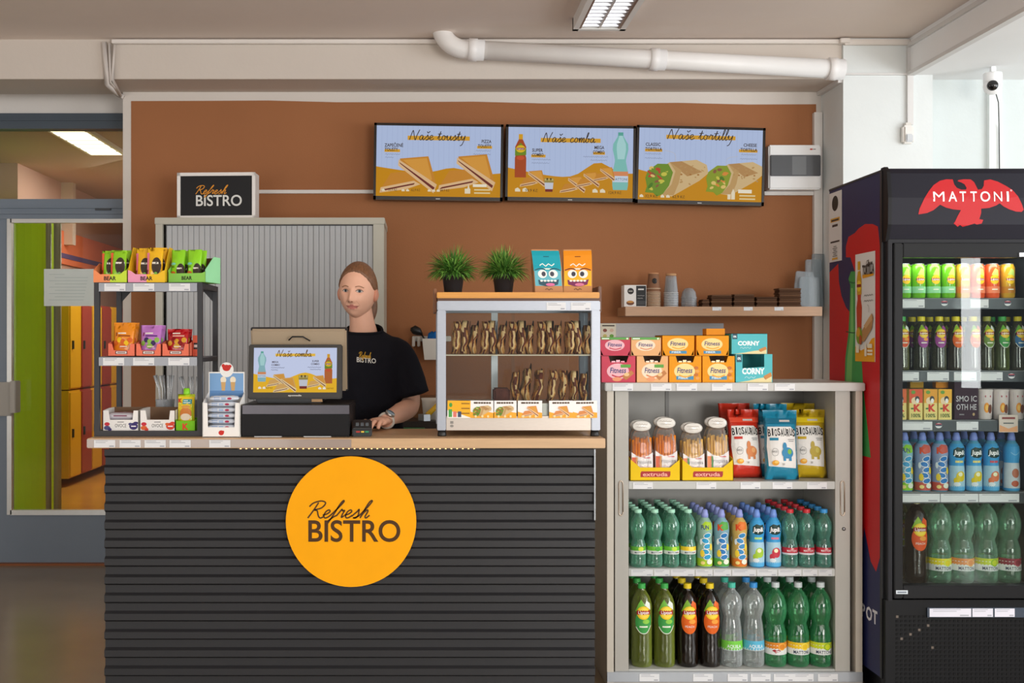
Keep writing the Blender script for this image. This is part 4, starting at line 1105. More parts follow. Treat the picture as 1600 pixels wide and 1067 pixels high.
# ---- bottom shelf: white trays, pouches, straw cups
def ovoce(c1, c2):
    def f(p):
        p.text('OVOCE', 0, .018, .013, '#3a3a3a', w=.042); p.bar(0, .036, .024, .003, '#8a8a8a')
        p.ell(-.050, .030, .010, .007, '#c8283a', 8); p.ell(-.050, .016, .012, .008, c1, 8); p.ell(.048, .022, .016, .013, c2, 8); p.ell(.036, .030, .007, .005, c1, 8); p.ell(.056, .034, .009, .005, c2, 8); p.ell(-.040, .010, .007, .006, c2, 8)
        p.bar(.048, .020, .018, .004, '#f4eef2')
    return f
for i, (a, b_, c1, c2, lab) in enumerate(((160, 217, '#4a4a7a', '#3a2a6a', 'blueberry'), (218, 274, '#e0642a', '#d8402a', 'orange'))):
    w = (b_ - a - 1) * 4.03 / FPX
    tray('bar_tray', f'white cardboard tray of fruit bars with {lab} print on the rack base', w, .15, .085, .046, '#efece8', (X((a + b_) / 2, 4.03), 4.03, RACKB + .0005), 0, inner='#7a5e48', prints=ovoce(c1, c2),
         front_poly=[(-w / 2, 0), (w / 2, 0), (w / 2, .080), (w * .36, .080), (w * .33, .046), (-w * .30, .046), (-w * .34, .080), (-w / 2, .080)])
    for k in range(4 if i == 0 else 2):
        m = MB('#c9c4cc' if k % 2 == 0 else '#a03040')
        pts = [(x, .013 * sqrt(max(0, 1 - (abs(x) / .058) ** 6)) + .001) for x in [-.058 + .116 * j / 10 for j in range(11)]]
        m.loft([[(x, .018 * cos(a_) , t * sin(a_)) for a_ in [2 * pi * j / 10 for j in range(10)]] for x, t in pts])
        o = m.build('fruit_bar', M['foil'], None, (X((a + b_) / 2, 4.05), 4.062 + .038 * (k % 2), RACKB + .018 + .028 * (k // 2) + (.012 if i == 0 else 0)))
        tag(o, f'{"silver" if k % 2 == 0 else "red"} wrapped fruit bar, {ORD[k]} laid in the {lab} tray', 'snack bar', 'wrapped fruit bars')
        p = Pr(); p.bar(0, 0, .05, .004, '#7a2a4a'); p.build('print', o, flat(0, -.018))
kp = thing('pouch_tray', 'lime green carton tray under the squeeze pouch', 'box', (X(290, 4.03), 4.028, RACKB + .0005))
MB('#7ac41e').box(-.037, .037, 0, .002, 0, .042).box(-.037, .037, .07, .072, 0, .05).box(-.037, -.035, 0, .072, 0, .046).box(.035, .037, 0, .072, 0, .046).box(-.037, .037, 0, .072, 0, .002).build('carton', M['card'], kp)
Pr().text('K', 0, .010, .022, '#e0381e', .04).build('print', kp)
def kpk(p):
    p.rect(-.030, .030, .030, .125, '#f0d02a', 4, 6); p.text('K', -.022, .104, .014, '#d8301e', .04)
    p.rect(-.012, .098, .022, .116, '#3a9aa0'); p.bar(.004, .109, .026, .003, '#eaf2ea'); p.bar(.004, .102, .026, .003, '#eaf2ea')
    p.ell(0, .062, .022, .024, '#d8823a', 10); p.ell(0, .050, .019, .013, '#ecd9c0', 8); p.ell(0, .088, .016, .006, '#e0a04a', 6)
sq = pouch('squeeze_pouch', 'yellow and green squeeze pouch with lime cap on the rack base', .064, .135, .030, '#c8d82a', (X(290, 4.05), 4.064, RACKB + .005), 0, R(-2), kpk, 'pouch', None, .06)
MB('#8ad81e').lathe([(.012, 0), (.0125, .004), (.0115, .022), (.009, .024), (.0005, .024)], 12).build('cap', M['satin'], sq, (0, 0, .133))
def cup_of(label, px, nspoon, top):
    o = thing('plastic_cup', label, 'cup', (X(px, 4.22), 4.22, RACKB + .0005))
    MB('#dfe4ea').lathe([(.026, 0), (.028, .004), (.037, .11), (.038, .112), (.0365, .112), (.027, .006), (.0005, .006)], 20).build('cup', M['frost'], o)
    for k in range(nspoon):
        a = 2 * pi * k / nspoon
        s_ = tag(MB('#eef2f6').tube([(.012 * cos(a), .012 * sin(a), .01), (.026 * cos(a), .02 * sin(a), top * .75), (.036 * cos(a) - .006, .024 * sin(a), top)], [.0025, .003, .0065], 6).build('plastic_spoon', M['frost'], None, (X(px, 4.22), 4.22, RACKB + .0005)), f'clear plastic spoon, {ORD[k]} of those standing in the {label.split(" ")[0]} cup', 'spoon', 'clear plastic spoons')
cup_of('tall clear plastic cup of spoons behind the orange fruit bar tray', 258, 7, .205)
cup_of('half-hidden clear plastic cup of spoons behind the squeeze pouch', 297, 5, .2)
gb = tag(MB('#5ab81e').box(-.02, .02, 0, .06, 0, .085).build('green_carton', M['card'], None, (X(322, 4.28), 4.325, .9995), bevel=.003), 'small bright green carton standing behind the rack post', 'box')

# ---- cheese snack box beside the till
cx, _, w, _h = px_box(316, 378, 572, 684, 3.96)
w -= .010; cx -= .004
cb_ = thing('cheese_box', 'white display box of wrapped cheese snacks with blue picture card', 'box', (cx, 3.965, .9995))
MB('#f0eeea').box(-w / 2, w / 2, 0, .11, 0, .002).build('bottom', M['card'], cb_)
MB('#f0eeea').prism([(-w / 2, 0), (w / 2, 0), (w / 2, .125), (w * .38, .125), (w * .36, .036), (-w * .36, .036), (-w * .38, .125), (-w / 2, .125)], 'y', 0, .002).build('front_panel', M['card'], cb_)
for s in (-1, 1): MB('#f0eeea').prism([(0, 0), (.11, 0), (.11, .16), (0, .125)], 'x', s * w / 2 - .001, s * w / 2 + .001).build('side_panel', M['card'], cb_)
bp_ = MB('#f0eeea').box(-w / 2, w / 2, .108, .11, 0, .235)
bp_.prism([(.026 * cos(2 * pi * k / 20) * 1.0, .243 + .028 * sin(2 * pi * k / 20)) for k in range(20)], 'y', .1075, .1105)
bp_.build('back_card', M['card'], cb_)
p = Pr(); p.rect(-w / 2 + .004, .14, w / 2 - .004, .230, '#7aa4d0'); p.rect(-w / 2 + .004, .14, w / 2 - .004, .165, '#5a86b8')
for x in (-.012, .024):
    p.ell(x, .205, .011, .013, '#f0e2c8', 8); p.poly([(x - .009, .197), (x + .009, .197), (x + .006, .165), (x - .006, .165)], '#d0a468')
p.ell(0, .250, .015, .012, '#c8281e', 8); p.ell(.012, .256, .007, .006, '#c8281e', 6); p.ell(-.012, .258, .006, .007, '#c8281e', 6)
p.build('picture', cb_, flat(0, .108))
p = Pr(); p.ell(0, .016, .010, .009, '#c8281e', 8); p.ell(.007, .02, .004, .004, '#c8281e', 6); p.build('emblem', cb_)
for k in range(7):
    z = .012 + .021 * k
    m = MB('#d4dae4'); L = w * .40
    m.loft([[(x, .034 * cos(a_), t * sin(a_)) for a_ in [2 * pi * j / 10 for j in range(10)]] for x, t in [(-L, .001), (-L * .9, .008), (-L * .6, .0105), (0, .0105), (L * .6, .0105), (L * .9, .008), (L, .001)]])
    o = m.build('cheese_snack', M['foil'], None, (cx + (.004 if k == 6 else 0), 3.965 + .045, .9995 + z + .002), R(8) if k == 6 else 0)
    tag(o, f'silver and blue wrapped cheese snack, {ORD[k]} from the bottom of the stack', 'snack', 'wrapped cheese snacks')
    Pr().rect(-L * .7, -.004, -L * .3, .004, '#3a78b8').rect(-L * .2, -.003, L * .1, .003, '#4a8ac8').ell(L * .35, 0, .008, .004, '#b83a5a', 6).build('print', o, lambda u, v, o_: (u, -.0338 * cos(math.asin(max(-1, min(1, v / .0105)))) - o_, v))

# ================================================================== TILL
CT = .9995
dr = thing('cash_drawer', 'wide black cash drawer under the customer screen', 'cash drawer', ((X(377, 3.97) + X(546, 3.97)) / 2, 3.97, CT))
dw = (546 - 377) * 3.97 / FPX / 2
MB('#1b1a1c').box(-dw, dw, .004, .36, .006, .118).build('case', M['blackplastic'], dr, bevel=.003)
MB('#5c595e').box(-dw + .004, dw - .001, 0, .006, .084, .116).build('top_strip', M['metal'], dr)
MB('#161517').box(-dw + .002, dw - .002, 0, .006, .010, .082).build('drawer_front', M['blackplastic'], dr)
fe = MB('#c8ccd0').box(-.15, -.05, .001, .005, .0, .003).box(.03, .13, .001, .005, .0, .003); fe.box(-dw, dw, .01, .35, 0, .006, '#111111'); fe.build('foot', M['blackplastic'], dr)
ps = thing('till', 'black till with two back to back screens on the cash drawer', 'till', (X(462, 4.08), 4.08, CT + .1185))
MB('#2a2a2c').box(-.15, .10, .0, .20, 0, .022).build('base', M['satin'], ps, bevel=.006)
MB('#222224').prism([(.07, .02), (.13, .02), (.12, .12), (.09, .12)], 'x', -.05, .05).build('stand', M['satin'], ps)
Rm = Matrix.Rotation(R(-9), 4, 'X')
sw, sh = .176, .205
fr_ = thing('customer_screen', None, None); fr_.parent = ps; fr_.location = (-.002, -.012, .016); fr_.rotation_euler = (R(-7), 0, 0)
MB('#2b2722').box(-sw, sw, 0, .03, 0, sh).build('screen_case', M['satin'], fr_, bevel=.004)
p = Pr(eps=.00006, base=.0003)
W2, H2 = .312, .168
p.rect(-W2 / 2, 0, W2 / 2, H2, '#ccd6f4')
YE = '#eeb81e'
wave(p, W2, H2, lambda t: .42 - .14 * sin(t * pi * .9) + .2 * exp(-((t - .62) / .18) ** 2) - .06 * t)
p.rect(-W2 * .24, H2 * .81, W2 * .24, H2 * .87, '#f0c040'); p.hand('Naše comba', -W2 * .225, H2 * .80, W2 * .42, .0125, '#6a4a1a', .0024)
water_art(p, -W2 * .40, H2 * .24, H2 * .66, '#8ab8c0'); tea_art(p, W2 * .40, H2 * .2, H2 * .66, '#b8642a')
p.text('MEGA', -W2 * .24, H2 * .66, .007, '#4a4048', .02, w=.024); p.text('COMBO', -W2 * .235, H2 * .595, .007, '#4a4048', .02, w=.032)
p.text('SUPER', W2 * .245, H2 * .68, .007, '#4a4048', .02, w=.026); p.text('COMBO', W2 * .24, H2 * .615, .007, '#4a4048', .02, w=.032)
p.scrib(-W2 * .29, H2 * .54, .05, .004); p.scrib(-W2 * .29, H2 * .49, .026, .004); p.scrib(W2 * .15, H2 * .55, .05, .004); p.scrib(W2 * .18, H2 * .5, .04, .004)
toast_art(p, -W2 * .22, H2 * .3, .075, '#d8a860', '#e8cfa0'); toast_art(p, -W2 * .12, H2 * .2, .085, '#d8a860', '#e8cfa0'); cup_art(p, W2 * .1, H2 * .08, .05); toast_art(p, W2 * .26, H2 * .27, .07, '#d8a860', '#e8cfa0')
icons(p, -W2 * .42, H2 * .1, .012, 2, '#f4efe0'); p.text('99,9 Kč', -W2 * .31, H2 * .08, .006, '#4a3a10', w=.028); icons(p, W2 * .3, H2 * .09, .012, 2, '#f4efe0'); p.text('124,9 Kč', W2 * .42, H2 * .07, .006, '#4a3a10', w=.028)
p.build('display', fr_, flat(0, 0, .024), M['screen'])
Pr(base=.0004).text('epomedia', 0, .010, .006, '#e4e0da', .02, w=.05).build('maker_name', fr_)
op = thing('operator_screen', None, None); op.parent = ps; op.location = (.004, .11, .02); op.rotation_euler = (R(12), 0, 0)
MB('#a8957c').box(-.182, .182, 0, .02, .02, .262).build('back_cover', M['satin'], op, bevel=.006)
MB('#242326').box(-.185, .185, .02, .034, .015, .265).build('screen_case', M['satin'], op, bevel=.003)
MB('#141414').tube([(-.035, -.02, .225), (-.02, -.03, .240), (.02, -.03, .240), (.045, -.02, .222)], .003, 6).build('cable', M['satin'], op)
MB('#b08a60').box(.06, .10, -.002, .02, .0, .012).build('base_label', M['print'], ps, (0, 0, .004))
tm = thing('card_terminal', 'small black card terminal on the counter edge by the hand', 'card reader', (X(566, 3.99), 3.985, CT), R(3))
MB('#1d1f22').prism([(0, 0), (.13, 0), (.13, .05), (.11, .055), (.005, .034), (0, .028)], 'x', -.036, .036).build('case', M['satin'], tm, bevel=.004)
p = Pr(); p.rect(-.026, .006, .026, .020, '#26302e')
p.rect(-.022, .015, -.008, .021, '#a83028'); p.rect(-.004, .015, .007, .021, '#d8b83a'); p.rect(.011, .015, .024, .021, '#2f8a5a')
p.build('front_marks', tm)
kb = MB('#4a4e52')
for i in range(3):
    for j in range(3): kb.box(-.024 + .018 * i, -.012 + .018 * i, .02 + .014 * j, .03 + .014 * j, .038 + .0028 * j, .042 + .0028 * j)
tag(kb.build('keypad', M['satin'], tm), kind='stuff')

# ================================================================== HEATED DISPLAY CASE
HC = 4.00
hc = thing('display_case', 'steel framed glass display case of toasted sandwiches on the counter', 'display case')
hx0, hx1, hz0, hz1, hy1 = X(683, HC), X(938, HC), CT + .022, Z(470, HC), 4.33
ST = '#a4a9b2'
pw = .036
for x in (hx0, hx1 - pw * .9):
    for y in (HC, hy1 - pw * .8): MB(ST).box(x, x + pw * .9, y, y + pw * .8, hz0, hz1 - .036).build('post', M['brushed'], hc, bevel=.002)
tb = MB(ST)
tb.box(hx0, hx1, HC, HC + .03, hz1 - .036, hz1); tb.box(hx0, hx1, hy1 - .03, hy1, hz1 - .036, hz1); tb.box(hx0, hx0 + .03, HC + .03, hy1 - .03, hz1 - .036, hz1); tb.box(hx1 - .03, hx1, HC + .03, hy1 - .03, hz1 - .036, hz1)
tb.build('top_frame', M['brushed'], hc, bevel=.003)
MB('#b8b8ba').box(hx0 + .03, hx1 - .03, HC + .03, hy1 - .03, hz1 - .008, hz1 - .002).build('roof', M['brushed'], hc)
lp = MB('#c0b6ac').box(hx0 + .034, hx1 - .034, HC + .004, hy1 - .01, hz0, Z(650, HC))
lp.build('lower_panel', M['brushed'], hc)
for x in (hx0 + .018, hx1 - .018):
    for y in (HC + .018, hy1 - .025): MB('#141414').lathe([(.016, 0), (.017, .002), (.014, .023)], 14, M=Matrix.Translation((x, y, CT))).build('foot', M['satin'], hc)
SHZ = Z(554, 4.03)
MB('#e8dcc4').box(hx0 + .03, hx1 - .03, HC + .02, hy1 - .03, SHZ - .004, SHZ).build('shelf', M['satin'], hc)
FLZ = Z(650, HC) + .001
FPZ = Z(629, 4.05)
MB('#b4b0aa').box(hx0 + .034, hx1 - .034, HC + .016, hy1 - .024, FLZ, FPZ - .0005).build('floor_plate', M['brushed'], hc)
MB('#ffffff').box(hx0 + .032, hx1 - .032, HC + .008, HC + .012, FLZ, hz1 - .036).build('front_glass', M['glass'], hc)
MB('#ffffff').box(hx0 + .012, hx0 + .016, HC + .03, hy1 - .03, FLZ, hz1 - .036).build('side_glass', M['glass'], hc)
MB('#ffffff').box(hx1 - .016, hx1 - .012, HC + .03, hy1 - .03, FLZ, hz1 - .036).build('side_glass', M['glass'], hc)
for i in (0, 1):
    a = hx0 + .03 + (hx1 - hx0 - .06) * .5 * i
    MB('#ffffff').box(a, a + (hx1 - hx0 - .06) * .52, hy1 - .016 + .006 * i, hy1 - .012 + .006 * i, FLZ, hz1 - .036).build('sliding_glass', M['glass'], hc)
MB('#c9ccd0').box(X(768, 4.3), X(778, 4.3), hy1 - .022, hy1 - .004, FLZ, hz1 - .036).build('sliding_frame', M['brushed'], hc)
for a, b in ((854, 884), (892, 923)): price_tag(hc, X(a, HC), X(b, HC), HC - .0005, hz1 - .034, hz1 - .006)
def food_card(x0, x1, kind, lean):
    w = (x1 - x0) * HC / FPX; h = .064
    o = MB('#f2f0ee').box(-w / 2, w / 2, 0, .001, 0, h).build('food_card', M['print'], hc, (X((x0 + x1) / 2, HC), HC - .002, Z(653, HC)))
    o.rotation_euler = (0, R(lean), 0)
    p = Pr()
    if kind == 'y':
        p.rect(-w / 2, .0, w / 2, h * .3, '#f2efe8'); p.poly([(-w / 2, h * .45), (-w * .1, h * .3), (w / 2, .002), (w / 2, h), (-w / 2, h)], '#eeb01e')
        for k, c in enumerate(('#4aa04a', '#e07a6a', '#3a4a6a')): p.rect(-w * .45 + k * w * .2, h * .05, -w * .30 + k * w * .2, h * (.5 - .12 * (k > 0)), c)
        p.ell(-w * .36, h * .75, .006, .008, '#4a9a3a', 6)
        for k in range(3): p.bar(w * .28, h * (.8 - .28 * k), w * .36, h * .07, '#9a6a14')
    else:
        p.poly([(-w / 2, 0), (w / 2, 0), (w / 2, h * .3), (w * .2, h * .36), (-w * .1, h * .22), (-w / 2, h * .36)], '#f0aa2e')
        p.bar(0, h * .82, w * .72, h * .1, '#5a4632'); p.n -= 1
        for k in range(6): p.rect(-w * .3 + k * w * .11, h * .81, -w * .3 + k * w * .11 + w * .015, h * .93, '#f2f0ee')
        if kind == 'w': wrap_art(p, -.002, h * .42, w * .75)
        else: toast_art(p, 0, h * .44, w * .7, '#d98a4a', '#ecc49a')
        for k in (-.28, .0, .24): p.ell(w * k, h * .1, w * .05, h * .07, '#f8dca0', 6)
    p.build('picture', o)
for a in ((699, 735, 'y', .6), (735, 772, 'w', .4), (771, 807, 'w', 0), (809, 847, 't', 0), (858, 895, 't', -.4), (895, 933, 't', -.6)): food_card(*a)
Pr().rect(-.006, .012, .006, .022, '#8a8680').ell(0, .004, .007, .005, '#8a8680', 6).build('dial_mark', hc, flat(X(706, HC), HC + .004, hz0 + .012))

# ---- sandwiches, each a lumpy toasted slab standing on edge
def toast_mesh(k):
    rnd = random.Random(k)
    m = MB('#c48a4a')
    t, w, h = rnd.uniform(.0250, .0290), .10, rnd.uniform(.112, .132)
    n, L = 20, 14
    rings, cols = [], []
    for j in range(L + 1):
        v = j / L
        sc = min(1, .55 + 1.8 * v) * sqrt(max(.02, 1 - max(0, (v - .72) / .30) ** 2))
        ring = []
        for i in range(n):
            a = 2 * pi * i / n
            e = .75
            x = t / 2 * abs(cos(a)) ** e * (1 if cos(a) >= 0 else -1)
            y = w / 2 * abs(sin(a)) ** .6 * (1 if sin(a) >= 0 else -1)
            wob = noise.noise(Vector((cos(a) * 1.6 + k * 7, sin(a) * 1.6, v * 5))) * .008
            bend = .005 * sin(v * 3 + k) + .003 * sin(v * 9 + k * 2)
            ring.append((x * (.75 + .25 * sc) + wob + bend, y * sc + wob, h * v))
        rings.append(ring)
    pal = ['#e6b878', '#d89c56', '#c88644', '#9a602e', '#6e4020', '#ecc890']
    fs_c = []
    for j in range(L):
        for i in range(n):
            a = 2 * pi * (i + .5) / n; v = (j + .5) / L
            q = noise.noise(Vector((cos(a) * 4 + k * 3.1, sin(a) * 2.5, v * 3.2 + k)))
            c = pal[0] if q > .15 else pal[1] if q > -.02 else pal[2] if q > -.2 else pal[4]
            if abs(cos(a)) < .28 and sin(a) < 0: c = '#6a3220' if q < .12 else '#e6c48e'
            fs_c.append(c)
    m.loft(rings, fs_c + ['#7a4a24', '#7a4a24'])
    return m
tm_cache = []
for k in range(6):
    me = toast_mesh(k).mesh('toast'); me.materials.append(M['toast'])
    sl = MB('#3e2e22')
    sl.add([(.0125, .0, .03), (.0125, .048, .03), (.0145, .048, .118), (.0145, .015, .134), (.014, -.012, .128), (.0135, -.02, .10)], [(0, 1, 2, 3, 4, 5)])
    sl.add([(.0133, .0, .03), (.0133, .048, .03), (.0153, .048, .118), (.0153, .015, .134), (.0148, -.012, .128), (.0143, -.02, .10)], [(5, 4, 3, 2, 1, 0)])
    se = sl.mesh('paper_sleeve'); se.materials.append(M['matte'])
    tm_cache.append((me, se))
def place_toast(px, z, k, lean, rz, lab, grp, s=1.0):
    me, se = tm_cache[k % 6]
    o = bpy.data.objects.new('toasted_sandwich', me); COL.objects.link(o)
    o.location = (X(px, 4.12), 4.12 + .012 * ((k * 5) % 3 - 1), z + .001 + abs(sin(R(lean))) * .016); o.rotation_euler = (0, R(lean), R(rz * .4)); o.scale = (s, s, s)
    tag(o, lab, 'sandwich', grp)
    q = bpy.data.objects.new('paper_sleeve', se); COL.objects.link(q); q.parent = o
for i in range(15):
    px = 709 + 14.8 * i
    place_toast(px, SHZ, i * 7 % 6 + i, [5, 6, 4, 5, 3, 4, 2, 3, 1, 2, 2, 0, 1, -1, 0][i], [6, -8, 12, 3, -5][i % 5], f'brown toasted sandwich standing {ORD[i] if i < 12 else ["third last","second last","last"][i - 12]} along the upper shelf of the case', 'sandwiches on the upper shelf', .96)
for i, (px, s, lean) in enumerate(((805, .95, 1), (822, 1.14, 2), (839, .98, 3), (857, .96, 7), (876, .94, 7), (894, .92, 4), (910, .9, 2))):
    place_toast(px, FPZ, i + 3, lean, 5 * (i % 3) - 4, f'brown toasted sandwich standing {ORD[i]} along the floor of the case', 'sandwiches on the case floor', s * .95)
tag(MB('#5e2c1c').box(-.03, .03, -.05, .05, 0, .05).build('snack_block', M['toast'], None, (X(783, 4.14), 4.14, FPZ + .001), bevel=.006), 'dark reddish brown cake block lying on the case floor beside the sandwiches', 'cake')

# ---- wooden board on the case, plants, paper pouches
wb = thing('wooden_board', 'orange stained wooden board with raised ends on top of the display case', 'board')
bz = hz1 + .004
MB('#d8963e').box(hx0 - .001, hx1 - .002, HC + .005, 4.30, bz + .006, bz + .028).build('plank', M['wood'], wb, bevel=.002)
MB('#5a3418').box(hx0 + .002, hx1 - .002, HC + .012, HC + .03, bz - .003, bz + .006).build('batten', M['wood'], wb)
MB('#6a3e1e').box(hx1 + .0005, hx1 + .013, HC + .05, 4.28, bz - .045, bz + .052).build('end_board', M['wood'], wb, bevel=.002)
MB('#8a5428').box(hx0 - .012, hx0 - .001, HC + .07, 4.26, bz - .045, bz + .045).build('end_board', M['wood'], wb, bevel=.002)
BZ = bz + .0285
def plant(px, label, seed):
    rnd = random.Random(seed)
    o = thing('potted_grass', label, 'plant', (X(px, 4.14), 4.14, BZ), 0, 'grass pots on the board')
    pot = MB('#232326').lathe([(.031, 0), (.033, .002), (.0405, .062), (.043, .063), (.0435, .075), (.040, .075), (.038, .064), (.0005, .062)], 24)
    pot.build('pot', M['satin'], o)
    MB('#2a2018').lathe([(.038, .060), (.0005, .064)], 16, caps=False).build('soil', M['matte'], o)
    g = MB('#4a7a2a')
    pal = ['#44702a', '#5a9636', '#7ab048', '#34601f', '#98c860', '#508034']
    for k in range(820):
        a = rnd.uniform(0, 2 * pi); lean = rnd.uniform(0, 1) ** .6
        r0 = rnd.uniform(0, .026); L = rnd.uniform(.085, .135) * (1 - .34 * lean)
        th = lean * R(88)
        base = Vector((r0 * cos(a), r0 * sin(a), .064))
        wd = rnd.uniform(.0026, .0046)
        d = Vector((cos(a), sin(a), 0)); sd = Vector((-sin(a), cos(a), 0))
        tw = rnd.uniform(-.6, .6); sd = (sd * cos(tw) + Vector((0, 0, 1)) * sin(tw))
        s0 = rnd.choice((0, .25, .4, .5))
        pts = []
        for j in range(4):
            t = s0 + (1 - s0) * j / 3
            ang = th * (.45 + .75 * t)
            pts.append(base + d * (L * t * sin(ang)) + Vector((0, 0, 1)) * (L * t * cos(ang)) + sd * .006 * sin(t * 3 + k) * rnd.uniform(-1, 1))
        ww = [.5, 1, .85, .08]
        vs = []
        for q, p_ in enumerate(pts): vs += [p_ - sd * wd / 2 * ww[q], p_ + sd * wd / 2 * ww[q]]
        g.add(vs, [(0, 2, 3, 1), (2, 4, 5, 3), (4, 6, 7, 5)], rnd.choice(pal), True)
    tag(g.build('foliage', M['leaf'], o), kind='stuff')
plant(708, 'bushy green grass in a black pot at the outer end of the board', 3)
plant(787, 'bushy green grass in a black pot next to the teal pouch', 5)
def gusset(name, label, px, w, h, band, paperc, rz, prints, lean=0):
    """paper bag with a printed front, square bottom and folded flat top"""
    o = thing(name, label, 'pouch', (X(px, 4.10), 4.10, BZ), rz, 'paper snack pouches on the board')
    d = .055
    m = MB(paperc)
    def ring(z, dd, ww, sh): return [(-ww / 2 + sh, -dd, z), (ww / 2 + sh, -dd, z), (ww / 2 + sh, dd, z), (-ww / 2 + sh, dd, z)]
    m.loft([ring(0, d / 2, w, 0), ring(h * .55, d / 2 * .95, w, lean * .4), ring(h * .86, d / 2 * .5, w * .99, lean * .8), ring(h * .97, .004, w * .98, lean), ring(h, .003, w * .98, lean)], smooth=False)
    m.build('bag', M['card'], o, bevel=.0015)
    def front(u, v, off):
        t = max(0, min(1, v / h))
        y = d / 2 * (1 - .05 * t / .55) if t < .55 else d / 2 * (.95 - .45 * (t - .55) / .31) if t < .86 else d / 2 * .5 + (.004 - d / 4) * (t - .86) / .11 if t < .97 else .0035
        return (u + lean * t, -y - off - .0004, v)
    p = Pr(); prints(p, w, h); p.refine(.02); p.build('print', o, front)
def face(skin, top, mouth, tongue, brow):
    def f(p, w, h):
        p.rect(-w * .47, h * .16, w * .47, h * .55, skin, 1, 6); p.rect(-w * .49, h * .50, w * .49, h * .97, top, 1, 10)
        p.scrib(-w * .26, h * .60, w * .52, h * .07, '#eef4ea', .0035); p.bar(0, h * .82, w * .2, h * .018, brow); p.bar(0, h * .53, w * .26, h * .03, '#e8f0e0')
        for s in (-1, 1):
            p.stroke([(s * w * .08 + s * .0, h * .53), (s * w * .25, h * .555), (s * w * .45, h * .515)], h * .025, brow)
            p.ell(s * w * .19, h * .43, w * .16, h * .095, '#f2f2ec', 10); p.ell(s * w * .15, h * .43, w * .075, h * .055, '#3a3a4a', 8)
        p.poly([(-w * .36, h * .30), (-w * .1, h * .26), (w * .1, h * .26), (w * .38, h * .31), (w * .33, h * .19), (w * .1, h * .15), (-w * .1, h * .15), (-w * .33, h * .19)], mouth)
        p.ell(w * .06, h * .19, w * .16, h * .035, tongue, 8)
        for k in range(5): p.ell((k - 2) * w * .12, h * .275, w * .05, h * .022, '#f4f0e6', 6)
        p.scrib(-w * .13, h * .06, w * .26, h * .045, '#5a3a22', .0022)
    return f
gusset('paper_pouch', 'teal and brown paper snack pouch standing beside the grass pot', 856, .107, .165, 0, '#c08a5e', R(4), face('#5fb4c4', '#1aa0b0', '#1e4a5a', '#d86a9a', '#16505e'), -.012)
gusset('paper_pouch', 'orange and brown paper snack pouch at the end of the board', 902, .107, .165, 0, '#c8905e', R(-4), face('#f2b81e', '#f2951e', '#7a2a5a', '#d87a9a', '#6a2e14'), .0)

